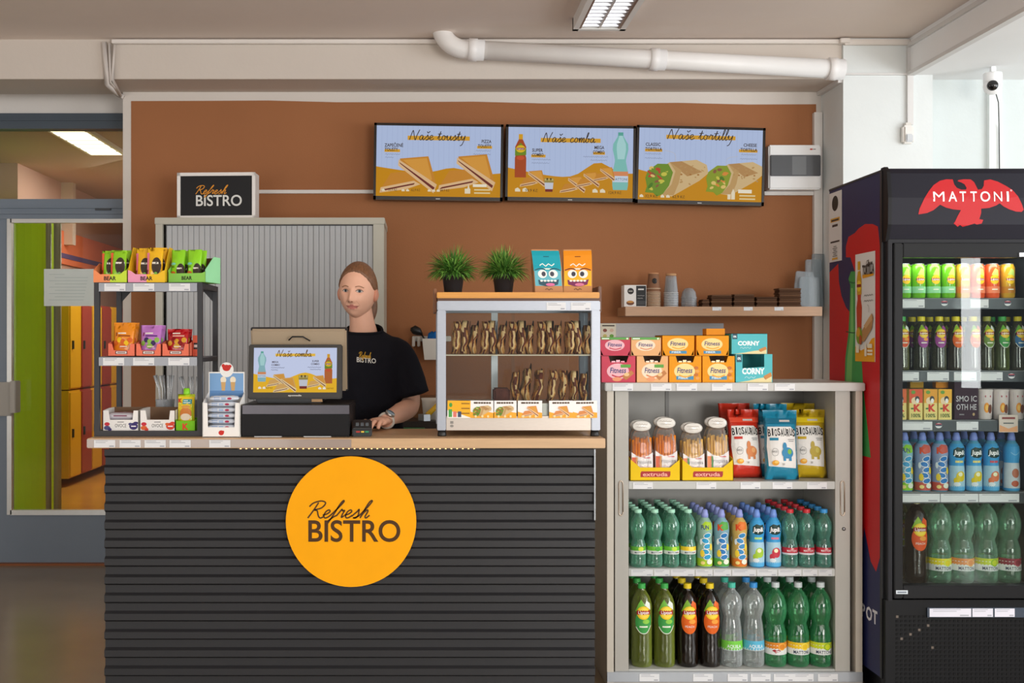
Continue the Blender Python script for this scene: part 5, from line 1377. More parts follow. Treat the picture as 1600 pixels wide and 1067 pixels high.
# ================================================================== SNACK BOXES ON THE LOW CABINET
CZ = lz + .0005
def bar_box(label, x0, x1, y0, y1, d, z, base, kind, opened, grp):
    cx, _, w, h = px_box(x0, x1, y0, y1, d)
    w -= .0012
    o = thing('snack_box', label, 'box', (cx, d, z), 0, grp)
    D = .14
    if opened:
        fp = [(-w / 2, 0), (w / 2, 0), (w / 2, h), (w * .30, h), (w * .24, h * .76), (-w * .24, h * .76), (-w * .30, h), (-w / 2, h)]
    else:
        fp = [(-w * .5, h * .35), (-w * .40, 0), (w * .40, 0), (w * .5, h * .35), (w * .5, h), (-w * .5, h)] if kind != 'corny' else [(-w / 2, 0), (w / 2, 0), (w / 2, h), (-w / 2, h)]
    if kind == 'corny' and opened: fp = [(-w / 2, 0), (w / 2, 0), (w / 2, h), (w * .28, h), (w * .28, h * .55), (-w * .32, h * .5), (-w * .32, h), (-w / 2, h)]
    MB(base).prism(fp, 'y', 0, .002).build('front_panel', M['card'], o)
    MB(base).box(-w / 2, -w / 2 + .002, .002, D, 0, h).build('side_panel', M['card'], o)
    MB(base).box(w / 2 - .002, w / 2, .002, D, 0, h).build('side_panel', M['card'], o)
    MB('#8a7a6a' if kind != 'corny' else '#2f8a8a').box(-w / 2, w / 2, D - .002, D, 0, h).build('back_panel', M['card'], o)
    MB(base).box(-w / 2 + .002, w / 2 - .002, .002, D - .002, 0, .002).build('bottom', M['card'], o)
    if not opened: MB(base).box(-w / 2, w / 2, 0, D, h - .002, h).build('lid', M['card'], o)
    p = Pr()
    if kind == 'corny':
        zz = .30 if opened else .42
        p.text('CORNY', -w * .02, h * zz, h * .2, '#eefafa', .05, w=w * .62); p.rect(-w * .48, h * .72, -w * .34, h * .98, '#1f4a5a'); p.text('0%', -w * .41, h * .80, h * .09, '#eefafa', .03, w=w * .09)
        p.poly([(-w * .45, 0), (w * .48, 0), (w * .48, h * .3), (w * .28, h * .18), (w * .1, h * .14), (-w * .15, h * .06)], '#e8d8a0')
        p.poly([(w * .26, h * .22), (w * .46, h * .36), (w * .49, h * .22), (w * .32, h * .1)], '#c8843a'); p.poly([(w * .26, h * .22), (w * .32, h * .1), (w * .36, h * .05), (w * .28, h * .14)], '#9a5a22')
        p.scrib(-w * .26, h * (zz - .17), w * .3, h * .08, '#e4f6f6', .0012)
    else:
        lo = opened
        cz = h * (.42 if lo else .56)
        p.ell(-w * .02, cz, w * .33, h * .30, {'pink': '#f0b8c0', 'peach': '#f8dcc0', 'orange': '#f8d890'}[kind], 10)
        p.text('Fitness', -w * .02, cz - h * .06, h * .20, '#26306e', .02, w=w * .47, shear=.12)
        if kind == 'orange':
            p.rect(-w * .28, h * .10, w * .26, h * .24, '#3f8ab0'); p.text('FIBER + FRUIT' if False else 'FIBER', -w * .06, h * .135, h * .08, '#e8f4f8', .02, w=w * .3)
            p.stroke([(-w * .2, cz - h * .14), (0, cz - h * .22), (w * .2, cz - h * .14)], h * .05, '#f2a81e')
            if lo:
                for k in range(4): p.ell(w * .36 + w * .02 * (-1) ** k, h * (.16 + .13 * k), w * .07, h * .06, '#c06a1e' if k % 2 else '#e8a04a', 6)
        else:
            cdk = '#c8283e' if kind == 'pink' else '#d8824a'
            p.stroke([(-w * .2, cz - h * .14), (0, cz - h * .22), (w * .2, cz - h * .14)], h * .05, cdk)
            if lo:
                p.rect(w * .06, h * .56, w * .36, h * .68, '#5aa03a'); p.poly([(w * .1, h * .22), (w * .38, h * .46), (w * .46, h * .34), (w * .22, h * .08)], '#c07a3e'); p.ell(w * .24, h * .3, w * .08, h * .07, '#e8c48a', 6); p.ell(-w * .05, h * .12, w * .14, h * .08, '#e89a6a', 8)
            else: p.rect(-w * .48, h * .86, w * .46, h * .99, '#5aa04a'); p.bar(-w * .33, h * .89, w * .24, h * .06, '#e8f0e0'); p.ell(w * .40, h * .92, w * .035, h * .05, '#e8f0d0', 6)
    p.build('print', o)
    if opened and kind != 'corny':
        for k in range(3):
            q = MB({'pink': '#d8607a', 'peach': '#e0b08a', 'orange': '#e0a83a'}[kind]).box(-w * .2 + w * .14 * k, -w * .2 + w * .14 * k + w * .11, .008, .012, .004, h * (.80 + .04 * (k % 2)))
            tag(q.build('cereal_bar', M['foil'], None, (cx, d, z + .0015)), f'wrapped cereal bar, {ORD[k]} in the window of the {label.split(" snack")[0]} box', 'snack bar', 'cereal bars in the open boxes')
H1 = 41 * 4.30 / FPX
cols = {'pink': '#cc4a5e', 'peach': '#eab27c', 'orange': '#eb9a1a', 'corny': '#5cc0c8'}
bot = ((940, 993, 'pink'), (995, 1044, 'peach'), (1045.5, 1096, 'orange'), (1097.5, 1148, 'orange'), (1149.5, 1207, 'corny'))
topb = ((938, 985, 'pink', 527, 556), (986, 1033, 'peach', 527, 556), (1035, 1085, 'orange', 524, 556), (1088, 1139, 'orange', 524, 556), (1143, 1199, 'corny', 523, 555))
seen = {}
for (a, b, k) in bot:
    nth = seen.get(k, 0); seen[k] = 1
    nm = {'pink': 'pink', 'peach': 'peach', 'orange': ('orange', 'second orange')[nth], 'corny': 'turquoise'}[k]
    bar_box(f'{nm} snack bar display box, bottom row on the cabinet', a, b, 556 if k != 'corny' else 553, 597, 4.285, CZ, cols[k], k, True, 'snack boxes in the bottom row')
seen = {}
for (a, b, k, y0, y1) in topb:
    nth = seen.get(k, 0); seen[k] = 1
    nm = {'pink': 'pink', 'peach': 'peach', 'orange': ('orange', 'second orange')[nth], 'corny': 'turquoise'}[k]
    bar_box(f'{nm} snack bar box stacked in the top row', a, b, y0, y1, 4.30, CZ + (H1 if k != 'corny' else 44 * 4.285 / FPX) + .001, cols[k], k, False, 'snack boxes in the top row')
tag(MB('#e0901e').box(-.037, .037, 0, .06, 0, .026).build('snack_carton', M['card'], None, (X(1115, 4.36), 4.33, CZ + H1 + .0015 + 32 * 4.3 / FPX), bevel=.001), 'small orange carton lying on top of the second orange box', 'box')

# ---- snack packs in yellow trays
S1 = SH1 + .0005
def sticks(name, label, px, w, h, c, rz, lean, z0):
    o = thing(name, label, 'packet', (px, 4.315, z0), rz, 'bread stick packets in yellow trays')
    o.rotation_euler = (R(-4), R(lean), 0)
    fp = [(-w / 2, .0), (w / 2, .0), (w / 2, h * .62)] + [(w / 2 - w * k / 8, h * (.62 - .12 * sin(pi * k / 8))) for k in range(1, 8)] + [(-w / 2, h * .62)]
    MB('#e8e2e0').prism(fp, 'y', -.0165, -.0155).build('sleeve', M['print'], o)
    p = Pr(); p.rect(-w * .49, .004, -w * .28, h * .50, '#e88a5a' if c[1] == 'e' else '#d8603a'); p.rect(-w * .30, .004, -w * .22, h * .5, '#5aa85a' if c[1] == 'e' else '#f0b060')
    p.text('rispins', w * .10, h * .36, h * .085, '#4a4650', .0, w=w * .66); p.scrib(-w * .12, h * .27, w * .5, h * .035, '#d8706a', .001); p.bar(w * .22, h * .48, w * .3, h * .02, '#d03a3a')
    p.ell(w * .1, h * .12, w * .25, h * .07, '#eab45a', 8)
    p.build('print', o, flat(0, -.0165))
    for k in range(14):
        r_, cc_ = divmod(k, 7)
        x = (-.42 + .14 * cc_) * w
        MB(c).tube([(x * .92, -.007 + .013 * r_, .02), (x * .96, -.008 + .013 * r_, h * (.9 + .06 * sin(k * 2.3)))], .0052, 7).build('bread_stick', M['matte'], o)
    m = MB('#cfc8c0')
    rr = []
    for j in range(9):
        v = j / 8
        f_ = 1 if v < .7 else 1 - .35 * (v - .7) / .3
        t = .019 if v < .75 else .019 * (1 - .7 * (v - .75) / .25)
        rr.append([(w / 2 * 1.04 * f_ * abs(cos(a)) ** .6 * (1 if cos(a) > 0 else -1) + .001 * sin(a * 5 + j), t * sin(a) + .001 * cos(a * 4 + j * 2), h * 1.12 * v + .002) for a in [2 * pi * i / 18 for i in range(18)]])
    m.loft(rr); m.build('bag_film', M['film'], o)
    m = MB('#e6e2da')
    rr = [[(w * .46 * q * abs(cos(a)) ** .8 * (1 if cos(a) > 0 else -1), -.012 - .010 * (1 - q), h * 1.22 + w * .26 * q * sin(a)) for a in [2 * pi * i / 16 for i in range(16)]] for q in (1.0, .85, .3)]
    m.loft(rr); cap_ = m.build('folded_top', M['foil'], o)
    Pr(base=.011).scrib(-w * .3, h * 1.24, w * .55, h * .03, '#8a7a70', .001).scrib(-w * .25, h * 1.18, w * .45, h * .03, '#9a8a80', .001).build('print', cap_, flat(0, -.012))
for i, (a, b) in enumerate(((984, 1063), (1065, 1146))):
    cx, _, w, _h = px_box(a, b, 722, 750, 4.29)
    w -= .002
    tray('stick_tray', f'yellow cardboard tray of {["dark","pale"][i]} bread sticks with a red logo', w, .16, .10, .05, '#ecc414', (cx, 4.287, S1), 0, inner='#c8a018', group='yellow bread stick trays',
         front_poly=[(-w / 2, 0), (w / 2, 0), (w / 2, .085), (w * .30, .052), (-w * .30, .052), (-w / 2, .085)],
         prints=lambda p: (p.poly([(-.058, .014), (.056, .014), (.060, .022), (.060, .037), (-.054, .037), (-.058, .030)], '#a82420'), p.text('extruda', 0, .018, .015, '#f0b0a0', .02, w=.098)))
for i, (px, w, h, c, lean) in enumerate(((-1, .084, .172, '#f08a1e', 0), (1, .086, .182, '#f08a1e', .3), (-1, .084, .165, '#eebf6a', -.2), (1, .086, .182, '#eebf6a', .3))):
    for r in range(2):
        o = None
        sticks('bread_stick_packet', f'packet of {["dark orange","dark orange","pale","pale"][i]} bread sticks, {ORD[i]} along in the {["front","rear"][r]} row', (X(984, 4.29) + X(1063, 4.29)) / 2 + (X(1065, 4.29) - X(984, 4.29)) * (i // 2) + px * .0475, w, h, c, 0, lean, S1 + .003)
        ob = [q for q in bpy.data.objects if q.name.startswith('bread_stick_packet')][-1]
        if r: ob.location.y += .055
# ---- three crisps bags
def crisps(col, dark, blob, small):
    def f(p):
        w, h = .132, .26
        p.poly([(-w * .40, h * .20), (w * .40, h * .17), (w * .40, h * .74), (w * .28, h * .80), (-w * .40, h * .80), (-w * .44, h * .5)], '#eceae6')
        for k, ch in enumerate('BIOSAURUS'):
            p.text(ch, -w * .36 + w * .09 * k, h * .655 + .003 * (k % 2), h * .11, '#2a2a2c', .02, w=w * (.04 if ch == 'I' else .078))
        p.rect(-w * .36, h * .59, -w * .12, h * .63, col); p.bar(w * .26, h * .60, w * .2, h * .008, '#6a6a6a'); p.bar(w * .26, h * .575, w * .16, h * .008, '#6a6a6a')
        p.ell(w * .14, h * .40, w * .17, h * .085, blob, 10); p.ell(w * .06, h * .50, w * .06, h * .06, blob, 8); p.stroke([(w * .05, h * .34), (w * .05, h * .28)], w * .07, blob); p.stroke([(w * .22, h * .34), (w * .22, h * .28)], w * .07, blob)
        p.ell(w * .2, h * .42, w * .06, h * .04, small, 6)
        p.stroke([(-w * .32, h * .42), (-w * .25, h * .47), (-w * .14, h * .44), (-w * .16, h * .37), (-w * .28, h * .36), (-w * .32, h * .42)], .001, '#5a5a5a'); p.text('BAKED', -w * .23, h * .405, h * .03, '#5a5a5a', 0, w=w * .14)
        p.ell(-w * .22, h * .25, w * .10, h * .04, '#f0a83a', 8); p.ell(-w * .20, h * .26, w * .06, h * .02, '#f8d070', 6); p.ell(w * .02, h * .23, w * .03, h * .016, '#b8b4ae', 6)
        p.poly([(-w * .44, h * .85), (w * .44, h * .85), (w * .46, h * .93), (-w * .46, h * .93)], dark); p.bar(w * .1, h * .875, w * .3, h * .03, '#c8c4c0')
    return f
for i, (px, c, dk, bl, sm, nm, rz, tl) in enumerate(((1172, '#c8301e', '#e04a30', '#d8844a', '#e8a868', 'red', 4, -9), (1221, '#1a86a8', '#136a86', '#2286b4', '#7ab83a', 'blue', -3, -7), (1273, '#c8a818', '#e2c81e', '#b8a032', '#c8b848', 'yellow', -6, -8))):
    for r in range(2):
        pouch('crisps_bag', f'{nm} crisps bag with white panel, {["front one","tucked behind the front one"][r]} on the cabinet shelf', .134, .275 + .02 * r, .055, c, (X(px, 4.33) - (.008 if r else .003), (4.318 if i == 1 else 4.375) + .10 * r, S1 + .001), R(rz), R(tl), crisps(c, dk, bl, sm), 'bag', 'crisps bags', .10, bot=.10, crimp=.3)

# ================================================================== WALL SHELF
SY = 6.05
ws = thing('wall_shelf', 'light wooden wall shelf holding cups and napkins', 'shelf')
sx0, sx1, sz1, sz0 = X(977, SY), X(1285, SY), Z(479, SY), Z(493.5, SY)
MB('#b88e6a').box(sx0, sx1, SY, WALL - .003, sz0, sz1).build('board', M['wood'], ws, bevel=.002)
for a in (1113, 1162, 1210): price_tag(ws, X(a, SY), X(a + 14, SY), SY - .0005, sz1 - .022, sz1 - .002, 1)
SZ = sz1 + .0005
s_ = 6.12
pb = thing('pod_box', 'white and black coffee pod box at the end of the wall shelf', 'box', (X(991.5, s_), 6.10, SZ))
MB('#e8e4e0').box(-.062, .062, 0, .09, 0, .122).build('carton', M['card'], pb, bevel=.001)
p = Pr(); p.rect(.005, .004, .060, .118, '#1c1c1e'); p.ell(-.026, .088, .018, .018, '#2a2422', 10); p.bar(-.026, .086, .022, .004, '#c8c0b8'); p.bar(.032, .094, .032, .008, '#d8d4d0'); p.scrib(.012, .06, .04, .005, '#b8b4b0'); p.scrib(.012, .045, .03, .005, '#b8b4b0')
p.rect(.008, .012, .058, .034, '#3a3a3c'); p.ell(-.028, .022, .022, .013, '#6a3a1a', 8); p.ell(-.028, .028, .019, .006, '#c88a3a', 8)
p.build('print', pb)
for k in range(11):   # nested brown paper cups
    o = thing('paper_cup', f'brown paper cup, {ORD[k]} from the bottom of the nested stack on the shelf', 'cup', (X(1021.5, s_), 6.13, SZ + .0088 * k + (.012 if k == 10 else 0)), 0, 'nested brown paper cups')
    MB('#8a6248').lathe([(.0374, 0), (.0368, .004), (.0285, .088), (.0275, .090), (.0005, .090)], 20, caps=False).build('cup', M['card'], o)
    MB('#d8c4a8').tube([(.0386 * cos(2 * pi * j / 20), .0386 * sin(2 * pi * j / 20), .003) for j in range(21)], .0020, 6).build('rim', M['card'], o)
    if k == 10:
        MB('#c8926a').lathe([(.0290, .085), (.0295, .090), (.0285, .0915), (.0005, .0915)], 20).build('base_ring', M['card'], o)
        p = Pr(base=.001); p.ell(0, .045, .014, .016, '#1c1614', 10); p.bar(0, .042, .02, .005, '#c8b8a0'); p.build('logo', o, cyl(lambda v: .0365 - .008 * v / .088))
for k in range(9):
    o = thing('clear_cup', f'clear plastic cup, {ORD[k]} from the bottom of its nested stack', 'cup', (X(1049, s_), 6.13, SZ + .0095 * k), 0, 'nested clear plastic cups')
    MB('#c8ccd0').lathe([(.040, 0), (.041, .003), (.039, .005), (.030, .095), (.0285, .098), (.0005, .098)], 20, caps=False).build('cup', M['frost'], o)
    MB('#dcdfe2').tube([(.0405 * cos(2 * pi * j / 20), .0405 * sin(2 * pi * j / 20), .003) for j in range(21)], .0018, 6).build('rim', M['satin'], o)
tag(MB('#c89a70').lathe([(.026, 0), (.030, .004), (.030, .010), (.026, .014), (.0005, .014)], 16).build('cork_lid', M['card'], None, (X(1049, s_), 6.13, SZ + .0095 * 8 + .0985)), 'tan lid on top of the nested clear cups', 'lid')
for k in range(5):
    o = MB('#c4c8cc').lathe([(.045, 0), (.046, .004), (.043, .006), (.038, .035), (.024, .055), (.010, .060), (.0005, .060)], 20, caps=False).build('dome_lid', M['frost'], None, (X(1077, s_), 6.13, SZ + .012 * k))
    tag(o, f'clear domed lid, {ORD[k]} from the bottom of the short stack on the shelf', 'lid', 'clear domed lids')
for i, (a, b, n, hh) in enumerate(((1092, 1106, 4, .010), (1106, 1141, 6, .0108), (1141, 1176, 6, .0114), (1176, 1211, 5, .0108), (1211, 1248, 9, .0112))):
    for k in range(n):
        w = (b - a) * s_ / FPX - .004
        m = MB(('#5e4230', '#523828', '#6a4c38')[k % 3])
        q = (k % 2) * .004
        m.box(-w / 2 + q, w / 2 - q * .7, 0, .095, 0, hh * .92)
        o = m.build('napkin_bundle', M['cloth'], None, (X((a + b) / 2, s_), 6.065, SZ + (hh + .0004) * k), 0, bevel=.0035)
        tag(o, f'folded brown napkin bundle, {ORD[k]} from the bottom of the {ORD[i]} pile', 'napkins', 'brown napkin piles')
for i, (a, b, y0, dd, tl) in enumerate(((1238, 1270, 423, 6.205, 4), (1246, 1280, 432, 6.18, 2), (1258, 1286, 404, 6.23, -1), (1266, 1288, 395, 6.255, 1))):
    cx, _, w, h = px_box(a, b, y0, 478, dd)
    m = MB('#9fb2bc')
    m.loft([[(sx * w / 2 * (1 - .12 * v), sy * .010, h * v + .002) for sx, sy in ((-1, -1), (1, -1), (1, 1), (-1, 1))] for v in (0, .15, .85, 1)], smooth=False)
    o = m.build('container_lids', M['frost'], None, (cx, dd, SZ + .002), bevel=.004)
    o.rotation_euler = (0, R(tl), 0)
    tag(o, f'upright clear plastic food container, {ORD[i]} from the napkins at the shelf end', 'container', 'clear plastic food containers')
# splash board and card behind the boxes
sb = tag(MB('#8e8b8a').box(X(936, 6.28), X(1131, 6.28), 6.285, WALL - .001, Z(655, 6.28), Z(505, 6.28)).build('splash_board', M['brushed'], None), 'grey wall splash board behind the snack boxes', 'board')
ac = tag(MB('#e4dcc8').box(X(939, 6.27), X(963, 6.27), 6.281, 6.283, Z(531, 6.27), Z(505.5, 6.27)).build('allergen_card', M['card'], None), 'small cream card with coloured squares on the grey splash board', 'card')
p = Pr(); w = X(963, 6.27) - X(939, 6.27)
p.bar(0, .078, w * .8, .008, '#5a5248')
for i, c in enumerate(('#8a4a3a', '#d8b8a0', '#c8b86a', '#6aa03a')): p.ell(-w * .22 + w * .44 * (i % 2), .055 - .032 * (i // 2), .012, .010, c, 6)
p.build('print', ac, flat((X(963, 6.27) + X(939, 6.27)) / 2, 6.281, Z(531, 6.27)))

# ================================================================== BACK WORKTOP AND HANGING BIN
bw = thing('back_worktop', 'beige low worktop along the brown wall behind the counter', 'worktop')
MB('#cdbb9e').box(X(606, 5.85) + .02, 1.25, 5.72, WALL - .003, .84, .875).build('worktop', M['wood'], bw, bevel=.002)
MB('#d8ccb8').box(X(606, 5.85) + .03, 1.24, 5.74, WALL - .003, 0, .84).build('cupboard', M['satin'], bw)
tag(MB('#2c2420').box(-.12, .35, 0, .3, 0, .05).build('dark_tray', M['satin'], None, (X(648, 5.8), 5.80, .8755), bevel=.006), 'dark brown tray on the back worktop beside the person', 'tray')
tag(MB('#7a5230').box(-.16, .16, 0, .12, 0, .17).build('wooden_crate', M['wood'], None, (X(650, 6.1), 6.14, .8755), bevel=.003), 'brown wooden crate against the wall on the back worktop', 'crate')
tag(MB('#1f7a4a').box(-.10, .10, 0, .045, 0, .02).build('chopping_board', M['satin'], None, (X(634, 5.75), 5.735, .8755), R(-6), bevel=.004), 'green plastic chopping board behind the arm', 'board')
sc2 = thing('scraper', 'small tool with a yellow handle lying on the dark tray', 'tool', (X(668, 5.78), 5.85, .927), R(30))
MB('#e0b01e').tube([(0, 0, .03), (.05, 0, .07), (.09, 0, .11)], [.016, .014, .012], 8).build('handle', M['satin'], sc2)
MB('#b8bcc0').box(-.04, .0, -.03, .03, .0, .035).build('blade', M['metal'], sc2)
tag(MB('#d8d0c4').lathe([(.05, 0), (.06, .10), (.064, .115), (.06, .115), (.05, .01), (.0005, .01)], 20).build('white_tub', M['satin'], None, (X(676, 6.0), 5.97, .9262)), 'small white tub standing on the dark tray', 'tub')
hbn = thing('hanging_bin', 'white plastic bin hanging from a wall rail beside the display case', 'bin', (X(678, 6.2), 6.2, Z(562, 6.2)))
MB('#e2ddd4').loft([[(sx * .055 * k, sy * .045 * k, z) for sx, sy in ((-1, -1), (1, -1), (1, 1), (-1, 1))] for k, z in ((1, 0), (1.22, .118), (1.25, .12), (1.18, .121), (.97, .004))], smooth=False).build('bin', M['satin'], hbn, bevel=.003)
MB('#d8d2c8').box(-.125, .10, .06, .085, .105, .135).box(-.125, -.108, .04, .085, .075, .13).box(-.095, -.078, .04, .085, .075, .13).build('rail_hook', M['satin'], hbn, bevel=.003)
tag(MB('#1f6ab8').loft([[(.042 * k * cos(a) + .006 * sin(3 * a), .034 * k * sin(a), z + .006 * cos(4 * a)) for a in [2 * pi * j / 16 for j in range(16)]] for k, z in ((.9, .02), (1.1, .12), (1, .145), (.5, .158))]).build('blue_cloth', M['cloth'], None, (X(681, 6.2), 6.2, Z(562, 6.2))), 'bright blue cloth stuffed in the white hanging bin', 'cloth')
sp = thing('ladle', 'black plastic spoon with its bowl up, leaning in the hanging bin', 'spoon', (X(655, 6.19), 6.232, Z(562, 6.2)))
MB('#141414').tube([(.05, 0, .01), (.038, 0, .10), (.012, 0, .15)], .005, 8).build('handle', M['satin'], sp)
MB('#141414').tube([(.016, 0, .144), (-.005, 0, .160), (-.030, 0, .172), (-.05, 0, .174)], [.008, .024, .026, .008], 12).build('bowl', M['satin'], sp)

# ================================================================== GLASS DOOR FRIDGE
FF = 4.056
fx0, fx1 = 1.7315, 2.36
fd0, fd1 = 4.105, 4.626          # cabinet body depth
ftop = Z(264, FF)
fr = thing('drinks_fridge', 'tall black glass door drinks fridge with red and navy side panel', 'fridge')
for nm, a in (('side_panel', (fx0, fx0 + .03, fd0, fd1, .08, ftop)), ('side_panel', (fx1 - .03, fx1, fd0, fd1, .08, ftop)), ('back_panel', (fx0 + .03, fx1 - .03, fd1 - .03, fd1, .08, ftop)),
              ('roof_panel', (fx0 + .03, fx1 - .03, fd0, fd1 - .03, ftop - .06, ftop)), ('motor_box', (fx0 + .03, fx1 - .03, fd0, fd1 - .03, .08, Z(915, 4.2))), ('plinth', (fx0 + .02, fx1 - .02, fd0 + .02, fd1 - .02, 0, .08))):
    MB('#121216').box(*a).build(nm, M['blackplastic'], fr)
gz0, gz1 = Z(918, 4.08), Z(398, 4.08)
MB('#3c4044').box(fx0 + .03, fx0 + .033, fd0 + .02, fd1 - .03, gz0, gz1).box(fx1 - .033, fx1 - .03, fd0 + .02, fd1 - .03, gz0, gz1).box(fx0 + .03, fx1 - .03, fd1 - .034, fd1 - .03, gz0, gz1).build('liner', M['satin'], fr)
# header
hd = MB('#24222a')
hz0_, hz1_ = Z(372, FF), Z(262, FF)
hprof = [(fd0, hz0_), (FF + .012, hz0_ - .002), (FF - .006, hz0_ + .05), (FF - .008, hz0_ + .15), (FF + .004, hz1_ - .02), (FF + .02, hz1_), (fd0, hz1_)]
hd.prism(hprof, 'x', fx0 + .012, fx1 - .012, '#1d1c26')
hd.build('header', M['blackplastic'], fr)
ec = MB('#1b1b1e')
hp2 = [(fd0 + .002, hz0_ - .012), (FF + .010, hz0_ - .012), (FF - .012, hz0_ + .05), (FF - .014, hz0_ + .15), (FF - .002, hz1_ - .015), (FF + .02, hz1_ + .006), (fd0 + .002, hz1_ + .006)]
for a, b in ((fx0 - .001, fx0 + .012), (fx1 - .012, fx1 + .001)): MB('#141417').prism(hp2, 'x', a, b).build('header_cap', M['blackplastic'], fr)
p = Pr(eps=.0003, base=.001)
def hy(z):
    for (y0, z0), (y1, z1) in zip(hprof[1:5], hprof[2:6]):
        if z0 <= z <= z1: return y0 + (y1 - y0) * (z - z0) / (z1 - z0)
    return FF
hw = (fx1 - fx0) / 2
ecx = X(1510, FF) - fx0 - hw
def E(px, py): return (X(px, FF) - fx0 - hw - 0, Z(py, FF))
def eh(x, y): return (X(1420 + x * .1125, FF) - fx0 - hw, Z(260 + y * .1125, FF))
bird = [(120, 670), (135, 590), (200, 450), (265, 350), (340, 260), (430, 200), (520, 178), (610, 180), (625, 250), (660, 300), (720, 325), (785, 325), (795, 300), (770, 250), (730, 225), (675, 205), (690, 190), (760, 178), (860, 180), (905, 220), (935, 290), (950, 325), (1005, 318), (1035, 270), (1045, 195), (1130, 180), (1230, 210), (1340, 270), (1430, 330), (1500, 420), (1550, 520), (1580, 605), (1550, 635), (1470, 630), (1380, 600), (1300, 560), (1245, 515), (1200, 545), (1100, 580), (990, 590), (990, 650), (965, 735), (1020, 745), (1000, 795), (930, 810), (900, 795), (820, 820), (740, 840), (700, 815), (670, 840), (610, 795), (630, 770), (660, 700), (710, 610), (600, 600), (500, 575), (420, 535), (330, 610), (240, 650)]
p.poly([eh(*q) for q in bird], '#bc161c')
for ch, a_, b_ in (('M', 325, 480), ('A', 535, 655), ('T', 692, 780), ('T', 840, 930), ('O', 975, 1112), ('N', 1163, 1278), ('I', 1340, 1370)):
    p.text(ch, eh((a_ + b_) / 2, 0)[0], eh(0, 490)[1], 140 * .1125 * FF / FPX, '#f4eeee', .0 if ch in 'MN' else .012, w=(b_ - a_) * .1125 * FF / FPX, res=4)
p.ell(*eh(1405, 338), .004, .004, '#e8a0a4', 6)
p.refine(.02); p.build('header_print', fr, lambda u, v, o: (fx0 + hw + u, hy(v) - o, v))
# doorframe and door
df = MB('#131315')
dx0, dx1, dz0, dz1 = X(1397, FF), fx1 - .004, Z(935, FF), Z(380, FF)
ix0_, ix1_, iz0_, iz1_ = X(1411, FF), fx1 - .05, Z(915, FF), Z(402, FF)
for a in ((dx0, ix0_, dz0, dz1), (ix1_, dx1, dz0, dz1), (ix0_, ix1_, dz0, iz0_), (ix0_, ix1_, iz1_, dz1)):
    df.box(a[0], a[1], FF, FF + .045, a[2], a[3])
df.box(dx0 - .012, dx0, FF + .012, FF + .045, dz0, dz1, '#1c1c1f')
df.build('door_frame', M['blackplastic'], fr, bevel=.003)
MB('#1e1e22').box(dx0 - .022, dx0 - .004, FF + .004, FF + .049, dz0 - .01, dz1 + .012).box(dx0 - .02, dx1, FF + .008, FF + .049, dz1 + .002, dz1 + .016).build('door_surround', M['blackplastic'], fr, bevel=.002)
MB('#ffffff').box(ix0_ - .004, ix1_ + .004, FF + .018, FF + .024, iz0_ - .004, iz1_ + .004).build('door_glass', M['fridgeglass'], fr)
MB('#d8dade').box(X(1592, FF), X(1625, FF), FF - .004, FF, Z(401, FF), Z(395, FF)).build('badge', M['metal'], fr)
Pr().rect(0, 0, .044, .014, '#c4ccd2').bar(.022, .004, .034, .005, '#6a7480').build('serial_plate', fr, flat(X(1400, FF), FF, Z(928, FF)))
# lower grille
MB('#0c0c0e').box(fx0, fx1, FF + .012, fd0, .0, dz0 - .008).build('grille_panel', M['blackplastic'], fr)
gr = MB('#08080a')
for i in range(34):
    for j in range(17):
        x, z = X(1402, FF) + .0165 * i, dz0 - .075 - .0165 * j
        if x < fx1 - .02: gr.box(x, x + .009, FF + .0105, FF + .013, z, z + .009, '#6a5f56' if (i * 7 + j * 3) % 11 == 0 and i < 9 and j < 8 else '#020203')
tag(gr.build('grille_holes', M['matte'], fr), kind='stuff')
MB('#3c4654').box(X(1450, FF), fx1 - .01, FF + .004, FF + .0125, Z(965, FF), Z(950, FF)).build('price_rail', M['gloss'], fr)
for a, b in ((1453, 1518), (1520, 1552), (1555, 1586)): price_tag(fr, X(a, FF), X(b, FF), FF + .0035, Z(964, FF), Z(951, FF), 2, '#d6d4de')
# left side print, facing the small aisle: (depth, height)
side = Pr(eps=.0001, base=.0005)
def sd(px, py):
    d = fx0 * FPX / (px - VX)
    return (d, Z(py, d))
NAVY, RED = '#232856', '#c81a22'
side.rect(fd0, .08, fd1, ftop, RED, 2, 2)
side.poly([(fd0, ftop), (fd1, ftop), (fd1, Z(425, 4.6)), sd(1310, 412), sd(1311, 440), sd(1315, 462), sd(1322, 480), sd(1330, 490), sd(1336, 470), sd(1366, 440), (fd0, Z(420, fd0))], NAVY)
side.poly([sd(1322, 402), sd(1322, 385), sd(1326, 370), sd(1336, 364), sd(1342, 357), sd(1352, 350), sd(1364, 350), sd(1372, 354), sd(1374, 372), (fd0, Z(410, fd0)), (fd0, Z(520, fd0)), sd(1350, 470), sd(1334, 418), sd(1329, 402)], RED)
side.poly([sd(1320, 604), sd(1321, 560), sd(1326, 520), sd(1328, 480), sd(1329, 445), sd(1326, 436), sd(1330, 424), sd(1338, 424), sd(1341, 436), sd(1339, 446), sd(1341, 500), sd(1345, 530), sd(1349, 604), (4.2, .9), (4.38, .9)], '#3f9a4e')
side.poly([sd(1322, 600), sd(1324, 560), sd(1329, 520), sd(1330, 450), sd(1333, 450), sd(1334, 520), sd(1332, 560), sd(1331, 600)], '#7ac06a')
side.stroke([sd(1322, 518), sd(1334, 520), sd(1344, 517)], .004, '#1f4a2e'); side.stroke([sd(1327, 440), sd(1334, 442), sd(1341, 439)], .006, '#1f6a3e')
